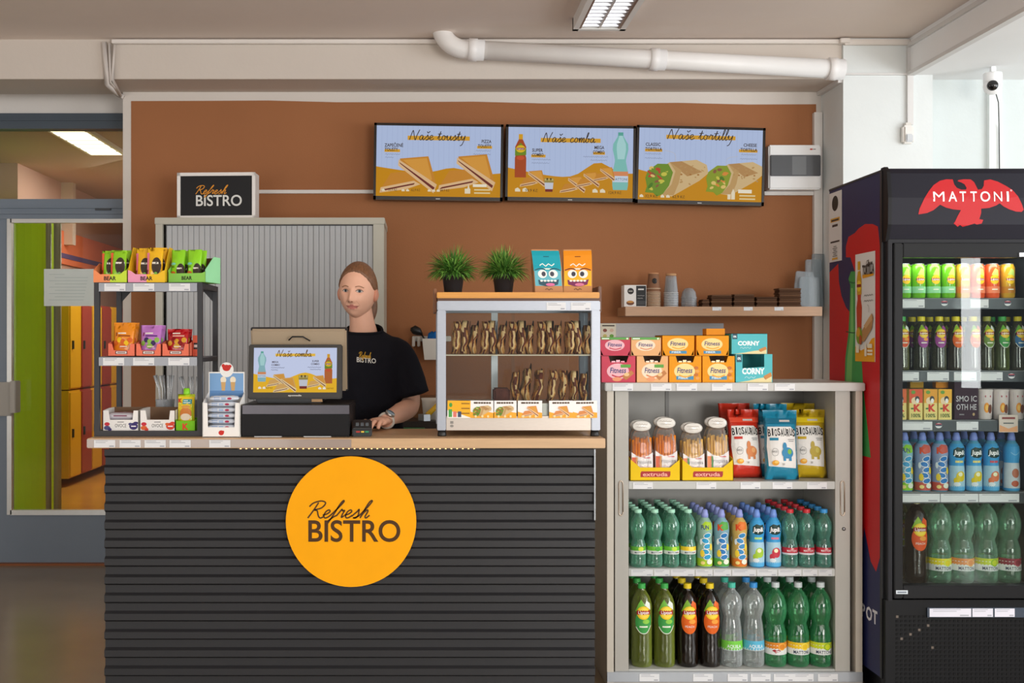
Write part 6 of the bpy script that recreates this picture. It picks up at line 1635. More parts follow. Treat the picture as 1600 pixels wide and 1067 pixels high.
# lower jagged navy field
side.poly([(fd0, .08), (fd1, .08), (fd1, .55), (4.45, .50), (4.36, .60), (4.3, .50), (4.26, .62), (4.20, .50), (4.15, .47), (fd0, .55)], NAVY)
p = side
for k, ch in enumerate('POT'):
    x0 = 4.27 - .055 * k
    vs, fs, tw = text_mesh(ch, .03)
    p._a([(x0 - x * .05, .270 + y * .05) for x, y in vs], fs, '#e8e6ee')
def LS(u, v, o): return (fx0 - o, u, v)
side.build('side_print', fr, LS)
MB('#17181c').box(fx0 - .004, fx0 + .01, fd0 - .012, fd0 + .004, .08, ftop).box(fx0 - .003, fx0 + .01, fd0, fd1, ftop - .004, ftop + .004).build('edge_trim', M['satin'], fr)
# notices stuck on the side
nt_ = MB('#e0dcda').box(fx0 - .003, fx0 - .0015, sd(1316, 0)[0], fd1 - .002, Z(407, 4.5), Z(297, 4.5))
p = Pr(base=.0035); a, b = sd(1316, 0)[0], fd1
c = (a + b) / 2
def mir(t, y, z, h, colr, w):
    vs, fs, tw = text_mesh(t, .01); k = w / tw
    p._a([(y - x * k, z + yy * h) for x, yy in vs], fs, colr)
p.ell(c, Z(315, 4.5), .034, .032, '#1e1c1c', 10); p.bar(c, Z(344, 4.5), .10, .016, '#e0a83a'); p.bar(c, Z(343, 4.5), .08, .008, '#3a3434'); p.bar(c, Z(352, 4.5), .06, .010, '#3a3434')
p.bar(c, Z(377, 4.5), .10, .007, '#3a3434')
for k in range(6): p.bar(c, Z(384 + 3 * k, 4.5), .03 + .02 * (k % 2), .004, '#8a8684')
p.bar(c, Z(404, 4.5), .06, .008, '#e0a83a')
p.into(nt_, LS)
tag(nt_.build('opening_notice', M['print'], None), 'narrow white opening hours notice on the fridge side near the wall', 'notice')
ps_ = MB('#e6e4e2')
y0_, y1_ = 4.155, sd(1338, 0)[0]
zt_, zb_ = Z(395, 4.25), Z(565, 4.22)
ps_.box(fx0 - .004, fx0 - .002, y0_, y1_, zb_, zt_)
p = Pr(base=.0045, eps=.0003); Hh = zt_ - zb_; Ww = y1_ - y0_
def q(u, v): return (y1_ - u * Ww, zb_ + v * Hh)
p.poly([q(0, 0), q(1, 0), q(1, .22), q(.85, .21), q(.6, .13), q(.3, .1), q(0, .14)], '#f0a81e')
p.poly([q(.1, .3), q(.33, .3), q(.36, .5), q(.30, .58), q(.34, .74), q(.28, .84), q(.15, .84), q(.09, .74), q(.13, .58), q(.07, .5)], '#c8401e')
p.poly([q(.1, .62), q(.34, .62), q(.34, .76), q(.27, .84), q(.15, .84), q(.09, .76)], '#d8a020'); p.ell(q(.21, 0)[0], q(0, .70)[1], .022, .022, '#f2cc2a'); p.bar(q(.21, 0)[0], q(0, .69)[1], .04, .012, '#8a1a1e'); p.poly([q(.15, .85), q(.28, .85), q(.28, .93), q(.15, .93)], '#e0aa1e')
def mir2(t, u, v, h, colr, w, bold=.02):
    vs, fs, tw = text_mesh(t, bold); k = w / tw; cy, cz = q(u, v)
    p._a([(cy - x * k, cz + yy * h) for x, yy in vs], fs, colr)
p.poly([q(.40, .775), q(.96, .79), q(.96, .80), q(.40, .80)], '#e8a020'); p.poly([q(.42, .765), q(.97, .78), q(.97, .80), q(.42, .79)], '#e8a020')
mir2('TORTILLA', .70, .80, .036, '#2a2624', .11, .04)
for (t, u, v, w) in (('Chee', .78, .885, .055),):
    tot = 0
    for ch in 'Chese':
        adv, st = SCRIPT[ch]
        for s__ in st: p.stroke([q(.60 + (tot + a_) * .075, .885 + b_ * .020) for a_, b_ in s__], .003, '#2a2624'); p.n -= 1
        tot += adv
for k in range(2): p.stroke([q(.5 + .45 * j / 8, .60 - .05 * k + .012 * (j % 2)) for j in range(9)], .002, '#4a4644')
p.stroke([q(.68, .52), q(.74, .5), q(.74, .45)], .002, '#6a6664')
p.poly([q(.2, .2), q(.45, .3), q(.9, .44), q(.97, .40), q(.9, .30), q(.5, .18)], '#b98a58'); p.poly([q(.5, .33), q(.9, .44), q(.92, .38), q(.6, .30)], '#d2a878')
p.ell(q(.26, 0)[0], q(0, .24)[1], .030, .034, '#8aa02a', 8); p.ell(q(.22, 0)[0], q(0, .27)[1], .018, .018, '#d8a02a', 8); p.ell(q(.34, 0)[0], q(0, .20)[1], .014, .02, '#b8582a', 6)
p.poly([q(.55, .05), q(.66, .05), q(.66, .12), q(.62, .17), q(.59, .17), q(.55, .12)], '#f4ead0'); p.bar(q(.82, 0)[0], q(0, .125)[1], .045, .016, '#f4ead0'); p.bar(q(.83, 0)[0], q(0, .09)[1], .05, .008, '#f4ead0'); p.bar(q(.83, 0)[0], q(0, .06)[1], .05, .008, '#f4ead0'); p.bar(q(.2, 0)[0], q(0, .08)[1], .03, .03, '#f4ead0')
p.into(ps_, LS)
tag(ps_.build('wrap_poster', M['print'], None), 'white and yellow poster with a wrap and tea bottle on the red fridge side', 'poster')

# fridge shelves
FS = [Z(466, 4.17), Z(579, 4.17), Z(656, 4.17), Z(768, 4.17), Z(912, 4.17)]
for k, z in enumerate(FS):
    o = MB('#8a8e90').box(fx0 + .035, fx1 - .035, 4.16, 4.58, z - .008, z).build('shelf', M['satin'], fr)
    if k < 4:
        MB('#4c5154').box(fx0 + .036, fx1 - .036, 4.148, 4.159, z - .042, z - .002).build('price_rail', M['gloss'], fr)
for k, tg in enumerate((((1411, 1446), (1518, 1546)), ((1405, 1437), (1450, 1484), (1492, 1527), (1533, 1568)), ((1404, 1458), (1496, 1530)), ((1402, 1470), (1471, 1530), (1531, 1594)))):
    for a, b in tg: price_tag(fr, X(a, 4.14), X(b, 4.14), 4.1475, FS[k] - .037, FS[k] - .005, 1)
for k, xs in ((0, (1477, 1576)), (1, (1582,)), (2, (1468,))):
    for a in xs: Pr().ell(0, 0, .013, .010, '#e4e4e6', 8).rect(-.012, -.002, .012, .004, '#3a3e52', 3).rect(-.011, .004, .011, .008, '#b83a48', 3).build('round_badge', fr, flat(X(a, 4.14), 4.147, FS[k] - .02))
# fridge lamp inside the top
MB('#fff4e6').box(fx0 + .06, fx1 - .06, 4.14, 4.155, gz1 + .004, gz1 + .012).build('lamp_tube', M['lamp'], fr)
ld = bpy.data.lights.new('fridge_lamp', 'AREA'); ld.shape = 'RECTANGLE'; ld.size, ld.size_y = .46, .04; ld.energy = .65; ld.color = (1, .98, .95)
lo = bpy.data.objects.new('fridge_lamp', ld); COL.objects.link(lo); lo.location = ((fx0 + fx1) / 2, 4.14, gz1 - .002); lo.rotation_euler = (R(22), 0, 0)

FD = 4.197
def line_up(proto, specs_px, z, what, shelf, rows, dy, first=0, d=FD):
    for i, px in enumerate(specs_px):
        for r in range(rows):
            lab = f'{what}, {ORD[first + i]} along, {["front","second","third"][r]} row, fridge {shelf}'
            loc = (X(px, d), d + dy * r, z + .0005)
            if not proto.get('used'): proto.location = loc; proto['label'] = lab; proto['used'] = 1
            else: copy_tree(proto, None, loc, random.uniform(-.12, .12), lab)
def can(c, c2):
    o = MB(c).lathe(P_CAN, 20).build('drink_can', M['gloss'], None); tag(o, '', 'can', 'drink cans in the fridge')
    MB('#b8bcc0').lathe([(.0215, 0), (.0215, .003), (.019, .002), (.0005, .002)], 18).build('lid', M['metal'], o, (0, 0, .1305))
    p = Pr(eps=.00015, base=.0005); L_can(c2)(p); p.refine(.01); p.build('print', o, cyl(prof_fn(P_CAN)))
    return o
line_up(can('#6ab81e', '#8fcf9a'), (1412, 1434.5, 1458, 1481), FS[0], 'green iced tea can', 'top shelf', 3, .065)
line_up(can('#d8a024', '#e0782a'), (1504,), FS[0], 'gold iced tea can', 'top shelf', 3, .065, 4)
line_up(can('#e85a28', '#e8825a'), (1527, 1550), FS[0], 'orange iced tea can', 'top shelf', 3, .065, 5)
line_up(can('#c89a24', '#b8781e'), (1574,), FS[0], 'dark gold iced tea can', 'top shelf', 3, .065, 7)
def tea5(cap, low, leaf, word, bodyc, fillc, sw=True):
    b = bottle('tea_bottle', '', 'bottle', 'small iced tea bottles in the fridge', [(r * .93, z) for r, z in P_TEA5], bodyc, 'pet', cap, .018, .0145, L_tea(.66, low, leaf, word, sw), (fillc, .165, 'pet'))
    return b
T = FS[1]
line_up(tea5('#3aa84a', '#e0582a', '#dfe6dc', '', '#8a8a4a', '#8a8a2a') if False else tea5('#3aa84a', '#e0582a', '#6cb23a', 'MIX', '#8a8a4a', '#7a7a2a'), (1409,), T, 'green cap tea bottle with red label', 'second shelf', 2, .08, 0)
line_up(tea5('#e6d21e', '#9a4a94', '#8ab42a', 'BERRY', '#7a7a5a', '#4a3a2a', False), (1439, 1467), T, 'yellow cap tea bottle with purple label', 'second shelf', 2, .08, 1)
line_up(tea5('#e6d21e', '#e0641e', '#8ab42a', 'PEACH', '#7a6a4a', '#4a2a16', False), (1493, 1520), T, 'yellow cap tea bottle with orange label', 'second shelf', 2, .08, 3)
line_up(tea5('#9a9a3a', '#6a8a3a', '#8ab42a', 'HERB', '#7a7a4a', '#5a4a1e'), (1541.5,), T, 'olive cap tea bottle with dull label', 'second shelf', 2, .08, 5)
line_up(tea5('#3aa84a', '#3f9a4a', '#6cb23a', 'GREEN', '#8a9a4a', '#7a8a2a'), (1565.5,), T, 'green cap tea bottle with green label', 'second shelf', 2, .08, 6)
line_up(tea5('#e6d21e', '#2a6a9a', '#6cb23a', 'LEMON', '#7a7a5a', '#4a3a1a'), (1590,), T, 'yellow cap tea bottle with blue label', 'second shelf', 2, .08, 7)
def carton(w, d, h, c, fn, label, grp):
    o = MB(c).box(-w / 2, w / 2, -d / 2, d / 2, 0, h).build('drink_carton', M['card'], None, bevel=.001); tag(o, label, 'carton', grp)
    p = Pr(); fn(p, w, h); p.build('print', o, flat(0, -d / 2)); return o
def kc(top):
    def f(p, w, h):
        p.rect(-w / 2, h * .55, w / 2, h, top); p.ell(-w * .1, h * .62, w * .25, h * .12, '#f2d8b0', 8); p.ell(w * .1, h * .68, w * .18, h * .1, '#3a3a3a', 6); p.ell(w * .12, h * .62, w * .12, h * .08, '#f4f2ee', 6)
        p.text('K', w * .10, h * .28, h * .22, '#d8301e', .05); p.bar(-w * .28, h * .34, w * .2, h * .05, '#3a7a3a'); p.text('100%', 0, h * .08, h * .12, '#4a6a2a', .02, w=w * .7); p.ell(-w * .2, h * .9, w * .16, h * .06, '#6aa03a', 6)
    return f
J = FS[2]
for i, (px, tp) in enumerate(((1403, '#e0642a'), (1428, '#e0542a'), (1451, '#e8a02a'), (1473.5, '#f0b02a'))):
    c = carton(.051, .034, .117, '#f0dc8a', kc(tp), '', 'small juice cartons')
    line_up(c, (px,), J, 'small yellow juice carton with red letter', 'third shelf', 2, .045, i, 4.19)
for i, (px, c0) in enumerate(((1430, '#b88a1e'), (1470, '#e8921e'))):
    o = carton(.052, .03, .05, c0, lambda p, w, h: p.bar(0, h * .45, w * .7, h * .1, '#f0d8a0'), '', 'small cartons lying on the juice cartons')
    o.location = (X(px, 4.25), 4.25, J + .1185 + .001); o['label'] = f'{"mustard" if i == 0 else "bright orange"} small carton lying on top of the juice cartons in the fridge'
def smo(p, w, h):
    p.text('SMO IC', 0, h * .48, h * .15, '#c8c4c8', .01, w=w * .86); p.text('OTH HE', -w * .0, h * .26, h * .15, '#c8c4c8', .01, w=w * .84); p.ell(w * .3, h * .14, w * .05, h * .04, '#b89a6a', 6); p.bar(-w * .2, h * .12, w * .2, h * .03, '#8a868a')
o = carton(.092, .05, .145, '#3a2432', smo, 'dark purple drinks carton with pale hand lettering in the fridge', 'dark drinks cartons'); o.location = (X(1506, 4.2), 4.205, J + .0005)
def cream(p, w, h):
    p.rect(-w / 2, h * .55, w / 2, h, '#d8c4d0'); p.ell(-w * .1, h * .40, w * .22, h * .17, '#e8921e', 8); p.ell(-w * .1, h * .40, w * .13, h * .1, '#f4c05a', 8); p.ell(w * .2, h * .36, w * .2, h * .15, '#7a4a3a', 8); p.bar(0, h * .75, w * .5, h * .06, '#b84a5a')
for i, px in enumerate((1538, 1563, 1588)):
    for r in range(2):
        o = MB('#e4d8d4').lathe([(.022, 0), (.026, .004), (.029, .105), (.0305, .11), (.0305, .116), (.0005, .117)], 18).build('yoghurt_drink', M['satin'], None, (X(px, 4.2), 4.2 + .065 * r, J + .0005))
        tag(o, f'white and orange yoghurt cup, {ORD[i]} along in the {["front","rear"][r]} row on the fridge third shelf', 'cup', 'yoghurt cups in the fridge')
        p = Pr(); cream(p, .044, .115); p.build('label', o, cyl(lambda v: .0262 + .028 * v))
tb_ = thing('sticker_card', 'small white and peach card on the fridge third rail', 'card', (X(1578, 4.13), 4.140, FS[2] - .045))
MB('#d8c8bc').box(-.036, .036, 0, .002, 0, .066).build('card', M['print'], tb_)
Pr().poly([(-.034, .002), (.034, .002), (.034, .025), (0, .014), (-.034, .028)], '#e0a070').bar(0, .05, .05, .008, '#8a3a3a').bar(0, .032, .04, .005, '#6a6a6a').build('print', tb_)
Kz = FS[3]
def kidb(fn, label, pxs, first, cap='#7f92d8', col='#5aa0c0'):
    b = bottle('juice_bottle', '', 'bottle', 'juice bottles in the fridge', P_KID, col, 'gloss', cap, .034, .0135, fn, sport=True)
    line_up(b, pxs, Kz, label, 'fourth shelf', 2, .075, first)
kidb(L_kid('#8ab8c8', '#3a9ac8', '#8ccc2a'), 'patterned juice bottle with green top', (1413,), 0)
kidb(L_kid('#8fa0c0', '#2a78c0', '#c85a4a', False), 'patterned blue and red juice bottle', (1441, 1468), 1)
kidb(L_jup('#e0c81e', '#f0e07a'), 'blue juice bottle with yellow fruit', (1494, 1521), 3)
kidb(L_jup('#e0784a', '#d84a4a'), 'blue juice bottle with orange fruit', (1548,), 5)
kidb(L_jup0, 'blue juice bottle turned back forward', (1580,), 6)
Wz = FS[4]
b = bottle('tea_bottle', '', 'bottle', 'large tea bottles in the fridge', P_TEA15, '#8a9a2e', 'pet', '#d0d01e', .020, .0155, L_tea(.97, '#b8c81e', '#8ab42a', 'LEMON'), ('#5a5a1a', .262, 'pet'))
line_up(b, (1404,), Wz, 'lime yellow tea bottle by the door edge', 'bottom shelf', 1, .1, 0, 4.292)
b = bottle('tea_bottle', '', 'bottle', 'large tea bottles in the fridge', P_TEA15, '#2a1a10', 'pet', '#eadc1e', .020, .0155, L_tea(.97, '#e0541e', '#8ab42a', 'PEACH', False), ('#160c08', .262))
line_up(b, (1431,), Wz, 'large dark peach tea bottle with yellow cap', 'bottom shelf', 1, .1, 1, 4.195)
for i, (px, f_, d_) in enumerate(((1467.5, '#e8d81e', '#d8e85a'), (1503, '#e08a3a', '#f0b05a'), (1540, '#c8d82a', '#8abc2a'), (1576, '#8a2a3a', '#b84a5a'))):
    b = bottle('water_bottle', '', 'bottle', 'large green water bottles in the fridge', P_MAT15, '#a0dcb8', 'pet', '#c8d8da', .020, .0155, L_mat15(f_, d_), rs=.95)
    line_up(b, (px,), Wz, f'large pale green water bottle with {["yellow","orange","lime","dark red","dark red"][i]} label', 'bottom shelf', 2, .105, 2 + i, 4.2)

# ================================================================== PERSON BEHIND THE COUNTER
SK, LIP, HR = '#f0ba9f', '#c87e74', '#7a5236'
def hsurf(th, ph):
    """head point for angle th round (0 = front, face towards -Y) and ph from top"""
    nx, ny, nz = sin(ph) * sin(th), -sin(ph) * cos(th), cos(ph)
    z = .122 + .116 * nz
    x, y = .0775 * nx, .094 * ny
    return shape(x, y, z)
def taper(z):
    t = min(1, max(0, (.105 - z) / .105))
    return 1 - .22 * t ** 2.2
def bumps(x, z):
    """how far the face comes forward at (x, z)"""
    g = lambda a, s: exp(-(a / s) ** 2)
    d = 0
    if z > .072: d += .024 * g(x, .0105 - .003 * min(1, max(0, (z - .08) / .05))) * max(0, min(1, (.135 - z) / .052))
    else: d += .024 * g(x, .0105) * g(z - .072, .006)
    d += .006 * (g(x - .011, .007) + g(x + .011, .007)) * g(z - .078, .008)
    d -= .010 * (g(x - .030, .015) + g(x + .030, .015)) * g(z - .116, .012)
    d += .003 * g(abs(x) - .028, .018) * g(z - .135, .008)
    d += .005 * g(x, .024) * (g(z - .056, .006) + g(z - .043, .006)) - .003 * g(x, .02) * g(z - .050, .0028)
    d += .008 * g(x, .018) * g(z - .016, .014)
    d += .004 * g(abs(x) - .036, .016) * g(z - .078, .018)
    return d
def shape(x, y, z):
    k = taper(z); x *= k
    if y > 0 and z < .10: y *= 1 - .45 * min(1, (.10 - z) / .10)
    if y < 0:
        f = min(1, -y / .05)
        y = y * (.93 if z < .17 else .95) - bumps(x, z) * f
    return (x, y, z)
def ysurf(x, z):
    k = taper(z); nz = (z - .122) / .116
    q = 1 - nz * nz - (x / k / .0775) ** 2
    y = -.094 * sqrt(max(.02, q))
    f = min(1, -y / .05)
    return y * (.93 if z < .17 else .95) - bumps(x, z) * f
PX, PY, PZ = X(557, 4.58), 4.58, 1.442
face_rot = Matrix.Translation((PX, PY, PZ)) @ Matrix.Rotation(R(-14), 4, 'Z') @ Matrix.Rotation(R(3), 4, 'Y')
per = thing('person', 'woman in black t-shirt with tied back brown hair standing behind the counter', 'person', (PX + .03, PY + .05, 0))
inv = Matrix.Translation((-(PX + .03), -(PY + .05), 0))
bd = MB(SK)
NT, NP = 96, 72
vs, fs, cs = [], [], []
for j in range(NP + 1):
    for i in range(NT):
        vs.append(hsurf(2 * pi * i / NT, .02 + (pi - .04) * j / NP))
for j in range(NP):
    for i in range(NT):
        f = (j * NT + i, (j + 1) * NT + i, (j + 1) * NT + (i + 1) % NT, j * NT + (i + 1) % NT)
        c = [sum(vs[k][m] for k in f) / 4 for m in range(3)]
        col = SK
        if c[1] < -.03:
            if (c[0] / .024) ** 2 + ((c[2] - .050 - .10 * c[0] ** 2 * 30) / .0085) ** 2 < 1: col = LIP
        fs.append(f); cs.append(col)
for cap_, rev in (([i for i in range(NT)], False), ([NP * NT + i for i in range(NT)], True)): fs.append(cap_ if not rev else cap_[::-1]); cs.append(SK)
bd.add(vs, fs, cs, True, face_rot)
for s in (-1, 1):   # ears
    rings = [[(s * (.074 + .004 * q + .010 * q * abs(cos(a))), .004 + (.018 * cos(a)) * k, .106 + .030 * sin(a) * k) for a in [2 * pi * t / 16 for t in range(16)]] for q, k in ((-.5, .8), (.3, 1), (.8, .98), (1, .7), (.7, .45))]
    bd.loft(rings, '#d8967c', True, face_rot)
def ell_ring(c, rx, ry, n=20, tilt=0, axis=None):
    return [(c[0] + rx * cos(2 * pi * i / n), c[1] + ry * sin(2 * pi * i / n), c[2] + tilt * sin(2 * pi * i / n)) for i in range(n)]
NX, NY = PX + .022, PY + .045
bd.loft([ell_ring((NX - .01, NY - .02, 1.53), .044, .050), ell_ring((NX - .006, NY - .012, 1.47), .050, .055), ell_ring((NX, NY, 1.43), .053, .057), ell_ring((NX + .003, NY + .005, 1.395), .060, .060), ell_ring((NX + .004, NY + .015, 1.365), .070, .060), ell_ring((NX + .004, NY + .02, 1.33), .09, .062)])
# arms: the visible one forward to the counter, the other down by the till
def limb(pts, rad, n=14): bd.tube(smooth_path(pts, 4), [r for r in [rad[min(int(i / 4), len(rad) - 1)] + ((rad[min(int(i / 4) + 1, len(rad) - 1)] - rad[min(int(i / 4), len(rad) - 1)]) * (i % 4) / 4) for i in range(4 * (len(pts) - 1) + 1)]], n)
SHL = Vector((X(621, 4.62), 4.63, 1.305)); ELB = Vector((X(641, 4.60), 4.60, 1.085)); WRI = Vector((X(602, 4.33), 4.325, 1.032)); 
limb([SHL, SHL.lerp(ELB, .5) + Vector((.012, 0, 0)), ELB, ELB.lerp(WRI, .35) + Vector((0, -.01, -.008)), ELB.lerp(WRI, .75), WRI], [.048, .046, .041, .042, .032, .026])
SHR = Vector((NX - .160, NY + .0, 1.305)); ELR = Vector((NX - .24, NY - .02, 1.08)); WRR = Vector((NX - .20, 4.47, 1.04))
limb([SHR, SHR.lerp(ELR, .5), ELR, ELR.lerp(WRR, .5), WRR], [.047, .045, .040, .036, .026])
def hand(w, d, side, sx):
    """palm, four bent fingers and a thumb from the wrist w along direction d"""
    d = d.normalized(); u = Vector((0, 0, 1)); s_ = d.cross(u).normalized() * sx
    pal = [w - d * .01, w + d * .025 + u * .004, w + d * .06 + u * .006, w + d * .085]
    rings = []
    for q, (wd, th) in zip(pal, ((.026, .018), (.036, .017), (.042, .015), (.040, .011))):
        rings.append([tuple(q + s_ * wd * cos(2 * pi * k / 14) + u * th * sin(2 * pi * k / 14)) for k in range(14)])
    bd.loft(rings)
    for k, L in enumerate((.062, .072, .067, .050)):
        b0 = w + d * .078 + s_ * (.030 - .020 * k) + u * .002
        dd = (d + s_ * (.14 - .09 * k)).normalized()
        P = [b0 - d * .02, b0, b0 + dd * L * .45 + u * .007, b0 + dd * L * .78 - u * .004, b0 + dd * L * .95 - u * .017]
        bd.tube(smooth_path(P, 3), [.0095] * 4 + [.0090] * 3 + [.0085] * 3 + [.0078, .0072, .005], 8)
    t0 = w + d * .02 + s_ * .028
    P = [t0 - d * .01 - s_ * .012, t0 + s_ * .012 + d * .012, t0 + s_ * .024 + d * .035 - u * .006, t0 + s_ * .022 + d * .062 - u * .010]
    bd.tube(smooth_path(P, 3), [.013] * 4 + [.011] * 3 + [.0095, .008, .006], 8)
hand(WRI, Vector((X(583, 4.25) - WRI.x, 4.235 - WRI.y, -.004)), 1, 1)
hand(WRR, Vector((.08, -.02, -.004)), 1, -1)
bd.loft([ell_ring((NX + .005, NY + .02, z), rx, ry) for z, rx, ry in ((.9, .15, .10), (1.1, .14, .095), (1.26, .13, .085), (1.31, .11, .06))])
body_o = bd.build('body', M['skin'], per); body_o.data.transform(inv)
# face details lie on the surface
def onface(u, v, o): return tuple(face_rot @ Vector((u, ysurf(u, v) - o, v)))
def facepart(name, p):
    p.refine(.004); q = p.build(name, per, onface); q.data.transform(inv)
for s in (-1, 1):
    ex, ez = s * .0305, .1165
    p = Pr(base=.0004, eps=.00015)
    p.poly([(ex - .0140, ez - .001), (ex - .008, ez + .0046), (ex, ez + .0060), (ex + .008, ez + .0044), (ex + .0140, ez - .001), (ex + .007, ez - .0046), (ex, ez - .0052), (ex - .007, ez - .0046)], '#cfc0b8')
    p.ell(ex - .0005, ez + .0004, .0060, .0058, '#46545c', 8); p.ell(ex - .0005, ez + .0004, .0028, .0028, '#101010', 6)
    p.stroke([(ex - .0150, ez - .0008), (ex - .008, ez + .0050), (ex, ez + .0066), (ex + .008, ez + .0048), (ex + .0150, ez - .0006)], .0022, '#4a3028')
    p.stroke([(ex - .012, ez - .0035), (ex, ez - .0060), (ex + .012, ez - .0035)], .0010, '#a86e5c')
    facepart('eye', p)
    facepart('eyebrow', Pr(base=.0004).stroke([(ex - s * .016, ez + .0165), (ex, ez + .0205), (ex + s * .017, ez + .0145)], .0038, '#9a6a4c'))
    facepart('nostril', Pr(base=.0004).ell(s * .0065, .0715, .0035, .0018, '#8a4a3c', 6))
    facepart('smile_line', Pr(base=.0004).stroke([(s * .019, .077), (s * .028, .066), (s * .032, .056)], .0011, '#cc907a'))
facepart('mouth', Pr(base=.0004).stroke([(-.027, .0560), (-.022, .0530), (-.010, .0500), (0, .0492), (.010, .0500), (.022, .0530), (.028, .0565)], .0017, '#7a3a38'))
# hair pulled back into a tail
hm = MB(HR)
def hairline(th):
    a = abs((th + pi) % (2 * pi) - pi)
    pts = [(0, .196), (.45, .190), (.8, .172), (1.05, .150), (1.25, .128), (1.5, .118), (1.75, .120), (2.05, .075), (2.5, .045), (3.2, .035)]
    for (a0, z0), (a1, z1) in zip(pts, pts[1:]):
        if a0 <= a <= a1: return z0 + (z1 - z0) * (a - a0) / (a1 - a0)
    return .035
NV = 22
vs, fs = [], []
for j in range(NV + 1):
    for i in range(NT):
        th = 2 * pi * i / NT
        zl = hairline(th)
        ph1 = math.acos(max(-1, min(1, (zl - .122) / .116)))
        ph = .02 + (ph1 - .02) * j / NV
        x, y, z = hsurf(th, ph)
        c = Vector((0, .005, .13)); v = Vector((x, y, z)) - c
        lift = 1 + (.065 if j < NV - 1 else .035 if j == NV - 1 else -.02) + .012 * sin(th * 31 + j * .2) * (j / NV)
        v = v * lift + c
        vs.append(tuple(v))
for j in range(NV):
    for i in range(NT): fs.append((j * NT + i, (j + 1) * NT + i, (j + 1) * NT + (i + 1) % NT, j * NT + (i + 1) % NT))
fs.append(list(range(NT)))
hm.add(vs, fs, HR, True, face_rot)
tail = [(.0, .088, .13), (.0, .118, .118), (.018, .125, .085), (.026, .118, .045), (.022, .108, .0), (.012, .100, -.03)]
hm.tube(smooth_path(tail, 4), [.020, .022, .024, .026, .027, .028, .029, .029, .029, .029, .028, .028, .027, .026, .025, .023, .020, .017, .013, .009, .004], 12, M=face_rot)
hm.tube([(.0, .100, .126), (.0, .112, .121)], .025, 12, '#2a1a16', M=face_rot)
hh = hm.build('hair', M['hair'], per); hh.data.transform(inv)
# t-shirt: torso and sleeves merged into one cloth surface
ts = MB('#1b1b22')
def sup(c, rx, ry, z, n=28, e=.8):
    return [(c[0] + rx * abs(cos(a)) ** e * (1 if cos(a) >= 0 else -1), c[1] + ry * abs(sin(a)) ** e * (1 if sin(a) >= 0 else -1), z) for a in [2 * pi * i / n for i in range(n)]]
TX, TYY = NX + .008, NY + .02
ts.loft([sup((TX, TYY), rx, ry, z) for z, rx, ry in ((.86, .178, .125), (.95, .172, .122), (1.05, .162, .116), (1.14, .165, .118), (1.22, .176, .122), (1.28, .180, .118), (1.325, .168, .104), (1.355, .142, .090), (1.378, .108, .080), (1.396, .078, .070), (1.430, .060, .062))])
for S, E_, sx in ((SHL, ELB, 1), (SHR, ELR, -1)):
    d = (E_ - S)
    a = S + Vector((-sx * .05, 0, .012))
    path = [a, S + Vector((0, 0, -.004)), S + d * .28 + Vector((sx * .010, 0, 0)), S + d * .58 + Vector((sx * .014, 0, 0)), S + d * .84 + Vector((sx * .016, 0, 0))]
    ts.tube(smooth_path(path, 3), [.058, .060, .062, .064, .066, .067, .068, .069, .070, .071, .072, .074, .076], 18)
so = ts.build('t_shirt', M['cloth'], per)
rm = so.modifiers.new('remesh', 'REMESH'); rm.mode = 'VOXEL'; rm.voxel_size = .007; rm.use_smooth_shade = True
sm = so.modifiers.new('smooth', 'SMOOTH'); sm.factor = .5; sm.iterations = 8
dg = bpy.context.evaluated_depsgraph_get()
me2 = bpy.data.meshes.new_from_object(so.evaluated_get(dg))
so.modifiers.clear()
for v in me2.vertices:
    c = v.co
    w = noise.noise(Vector((c.x * 9, c.y * 9, c.z * 5 + c.x * 6))) * .011 + noise.noise(Vector((c.x * 22, c.y * 20, c.z * 9 - c.x * 12))) * .005
    fade = min(1, max(0, (1.36 - c.z) / .1))
    v.co += v.normal * w * fade
bm = bmesh.new(); bm.from_mesh(me2)
# open the neck so that the collar ends cleanly
bmesh.ops.bisect_plane(bm, geom=bm.verts[:] + bm.edges[:] + bm.faces[:], plane_co=(NX, NY + .02, 1.404), plane_no=(0, -.30, 1), clear_outer=True)
loopv = sorted([v.co.copy() for v in bm.verts if v.co.z > 1.3 and any(e.is_boundary for e in v.link_edges)], key=lambda c: math.atan2(c.y - NY - .02, c.x - NX - .004))
hem = [f for f in bm.faces if f.calc_center_median().z < .864]
bmesh.ops.delete(bm, geom=hem, context='FACES')
bm.to_mesh(me2); bm.free()
if not me2.color_attributes.get('Col'):
    at = me2.color_attributes.new('Col', 'FLOAT_COLOR', 'CORNER')
    c4 = list(lin('#1b1b22') + (1.0,)); at.data.foreach_set('color', c4 * len(me2.loops))
me2.materials.clear(); me2.materials.append(M['cloth'])
for pl in me2.polygons: pl.use_smooth = True
so.data = me2
bvh = BVHTree.FromPolygons([v.co for v in me2.vertices], [list(f.vertices) for f in me2.polygons])
p = Pr(); lxp = X(571, 4.45); lzp = Z(567, 4.45)
p.text('BISTRO', 0, 0, .020, '#e4e2dc', .02, w=.080); p.hand('Refresh', -.032, .018, .05, .012, '#c89a2a', .0024)
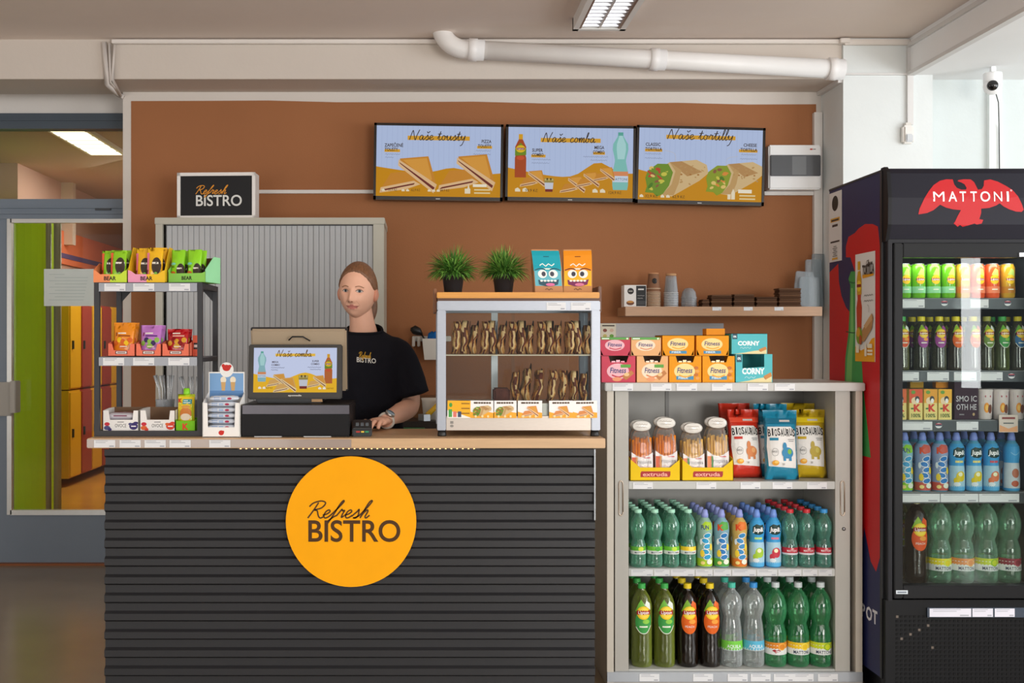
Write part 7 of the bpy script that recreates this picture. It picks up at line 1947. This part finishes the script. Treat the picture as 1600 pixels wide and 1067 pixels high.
def onshirt(u, v, o):
    h, nrm, _, _ = bvh.ray_cast(Vector((lxp + u, 3.9, lzp + v - .08 * u)), Vector((0, 1, 0)))
    h = h or Vector((lxp + u, 4.45, lzp + v))
    return (h.x, h.y - .0025 - o * 2, h.z)
lg = p.build('shirt_print', so, onshirt, M['print'])
so.data.transform(inv); lg.data.transform(inv)
cl = MB('#18181e').tube([c for k, c in enumerate(loopv) if k % 3 == 0] + [loopv[0]], .0065, 8).build('collar', M['cloth'], so); cl.data.transform(inv)
tr = MB('#22232a')
for s in (-1, 1):
    tr.loft([ell_ring((TX + s * .085, TYY + .005, z), rx, ry) for z, rx, ry in ((.03, .055, .06), (.10, .052, .058), (.45, .062, .068), (.75, .085, .092), (.88, .092, .11))])
tr.loft([ell_ring((TX, TYY, z), rx, ry) for z, rx, ry in ((.78, .155, .112), (.86, .168, .118), (.98, .155, .108))])
t_ = tr.build('trousers', M['cloth'], per); t_.data.transform(inv)
for s in (-1, 1):
    m = MB('#e0dedb'); m.loft([ell_ring((TX + s * .088, TYY - .05, z), rx, ry) for z, rx, ry in ((0, .042, .118), (.02, .046, .124), (.05, .040, .105), (.085, .036, .06))])
    q_ = m.build('shoe', M['matte'], per); q_.data.transform(inv)
dW = (WRI - ELB).normalized()
wc = WRI - dW * .012
u_ = dW.cross(Vector((0, 0, 1))).normalized(); v_ = u_.cross(dW)
wm = MB('#d8d2c8')
wm.tube([wc + (u_ * cos(a) * .031 + v_ * sin(a) * .029) for a in [2 * pi * k / 24 for k in range(25)]], .006, 8)
wt_ = wm.build('watch_strap', M['satin'], per); wt_.data.transform(inv)
nrm = (Vector((0, -1, .35)) - dW * (Vector((0, -1, .35)).dot(dW))).normalized()
Mw = Matrix.Translation(wc + nrm * .029) @ nrm.to_track_quat('Z', 'Y').to_matrix().to_4x4()
wf_ = MB('#c4c2be').lathe([(.019, 0), (.0205, .002), (.0205, .009), (.018, .011), (.0005, .011)], 24, M=Mw); w1 = wf_.build('watch_case', M['metal'], wt_); w1.data.transform(inv)
wd_ = MB('#8aa0b0').lathe([(.0165, .0112), (.016, .0118), (.0005, .0119)], 20, M=Mw); w2 = wd_.build('watch_face', M['gloss'], wt_); w2.data.transform(inv)
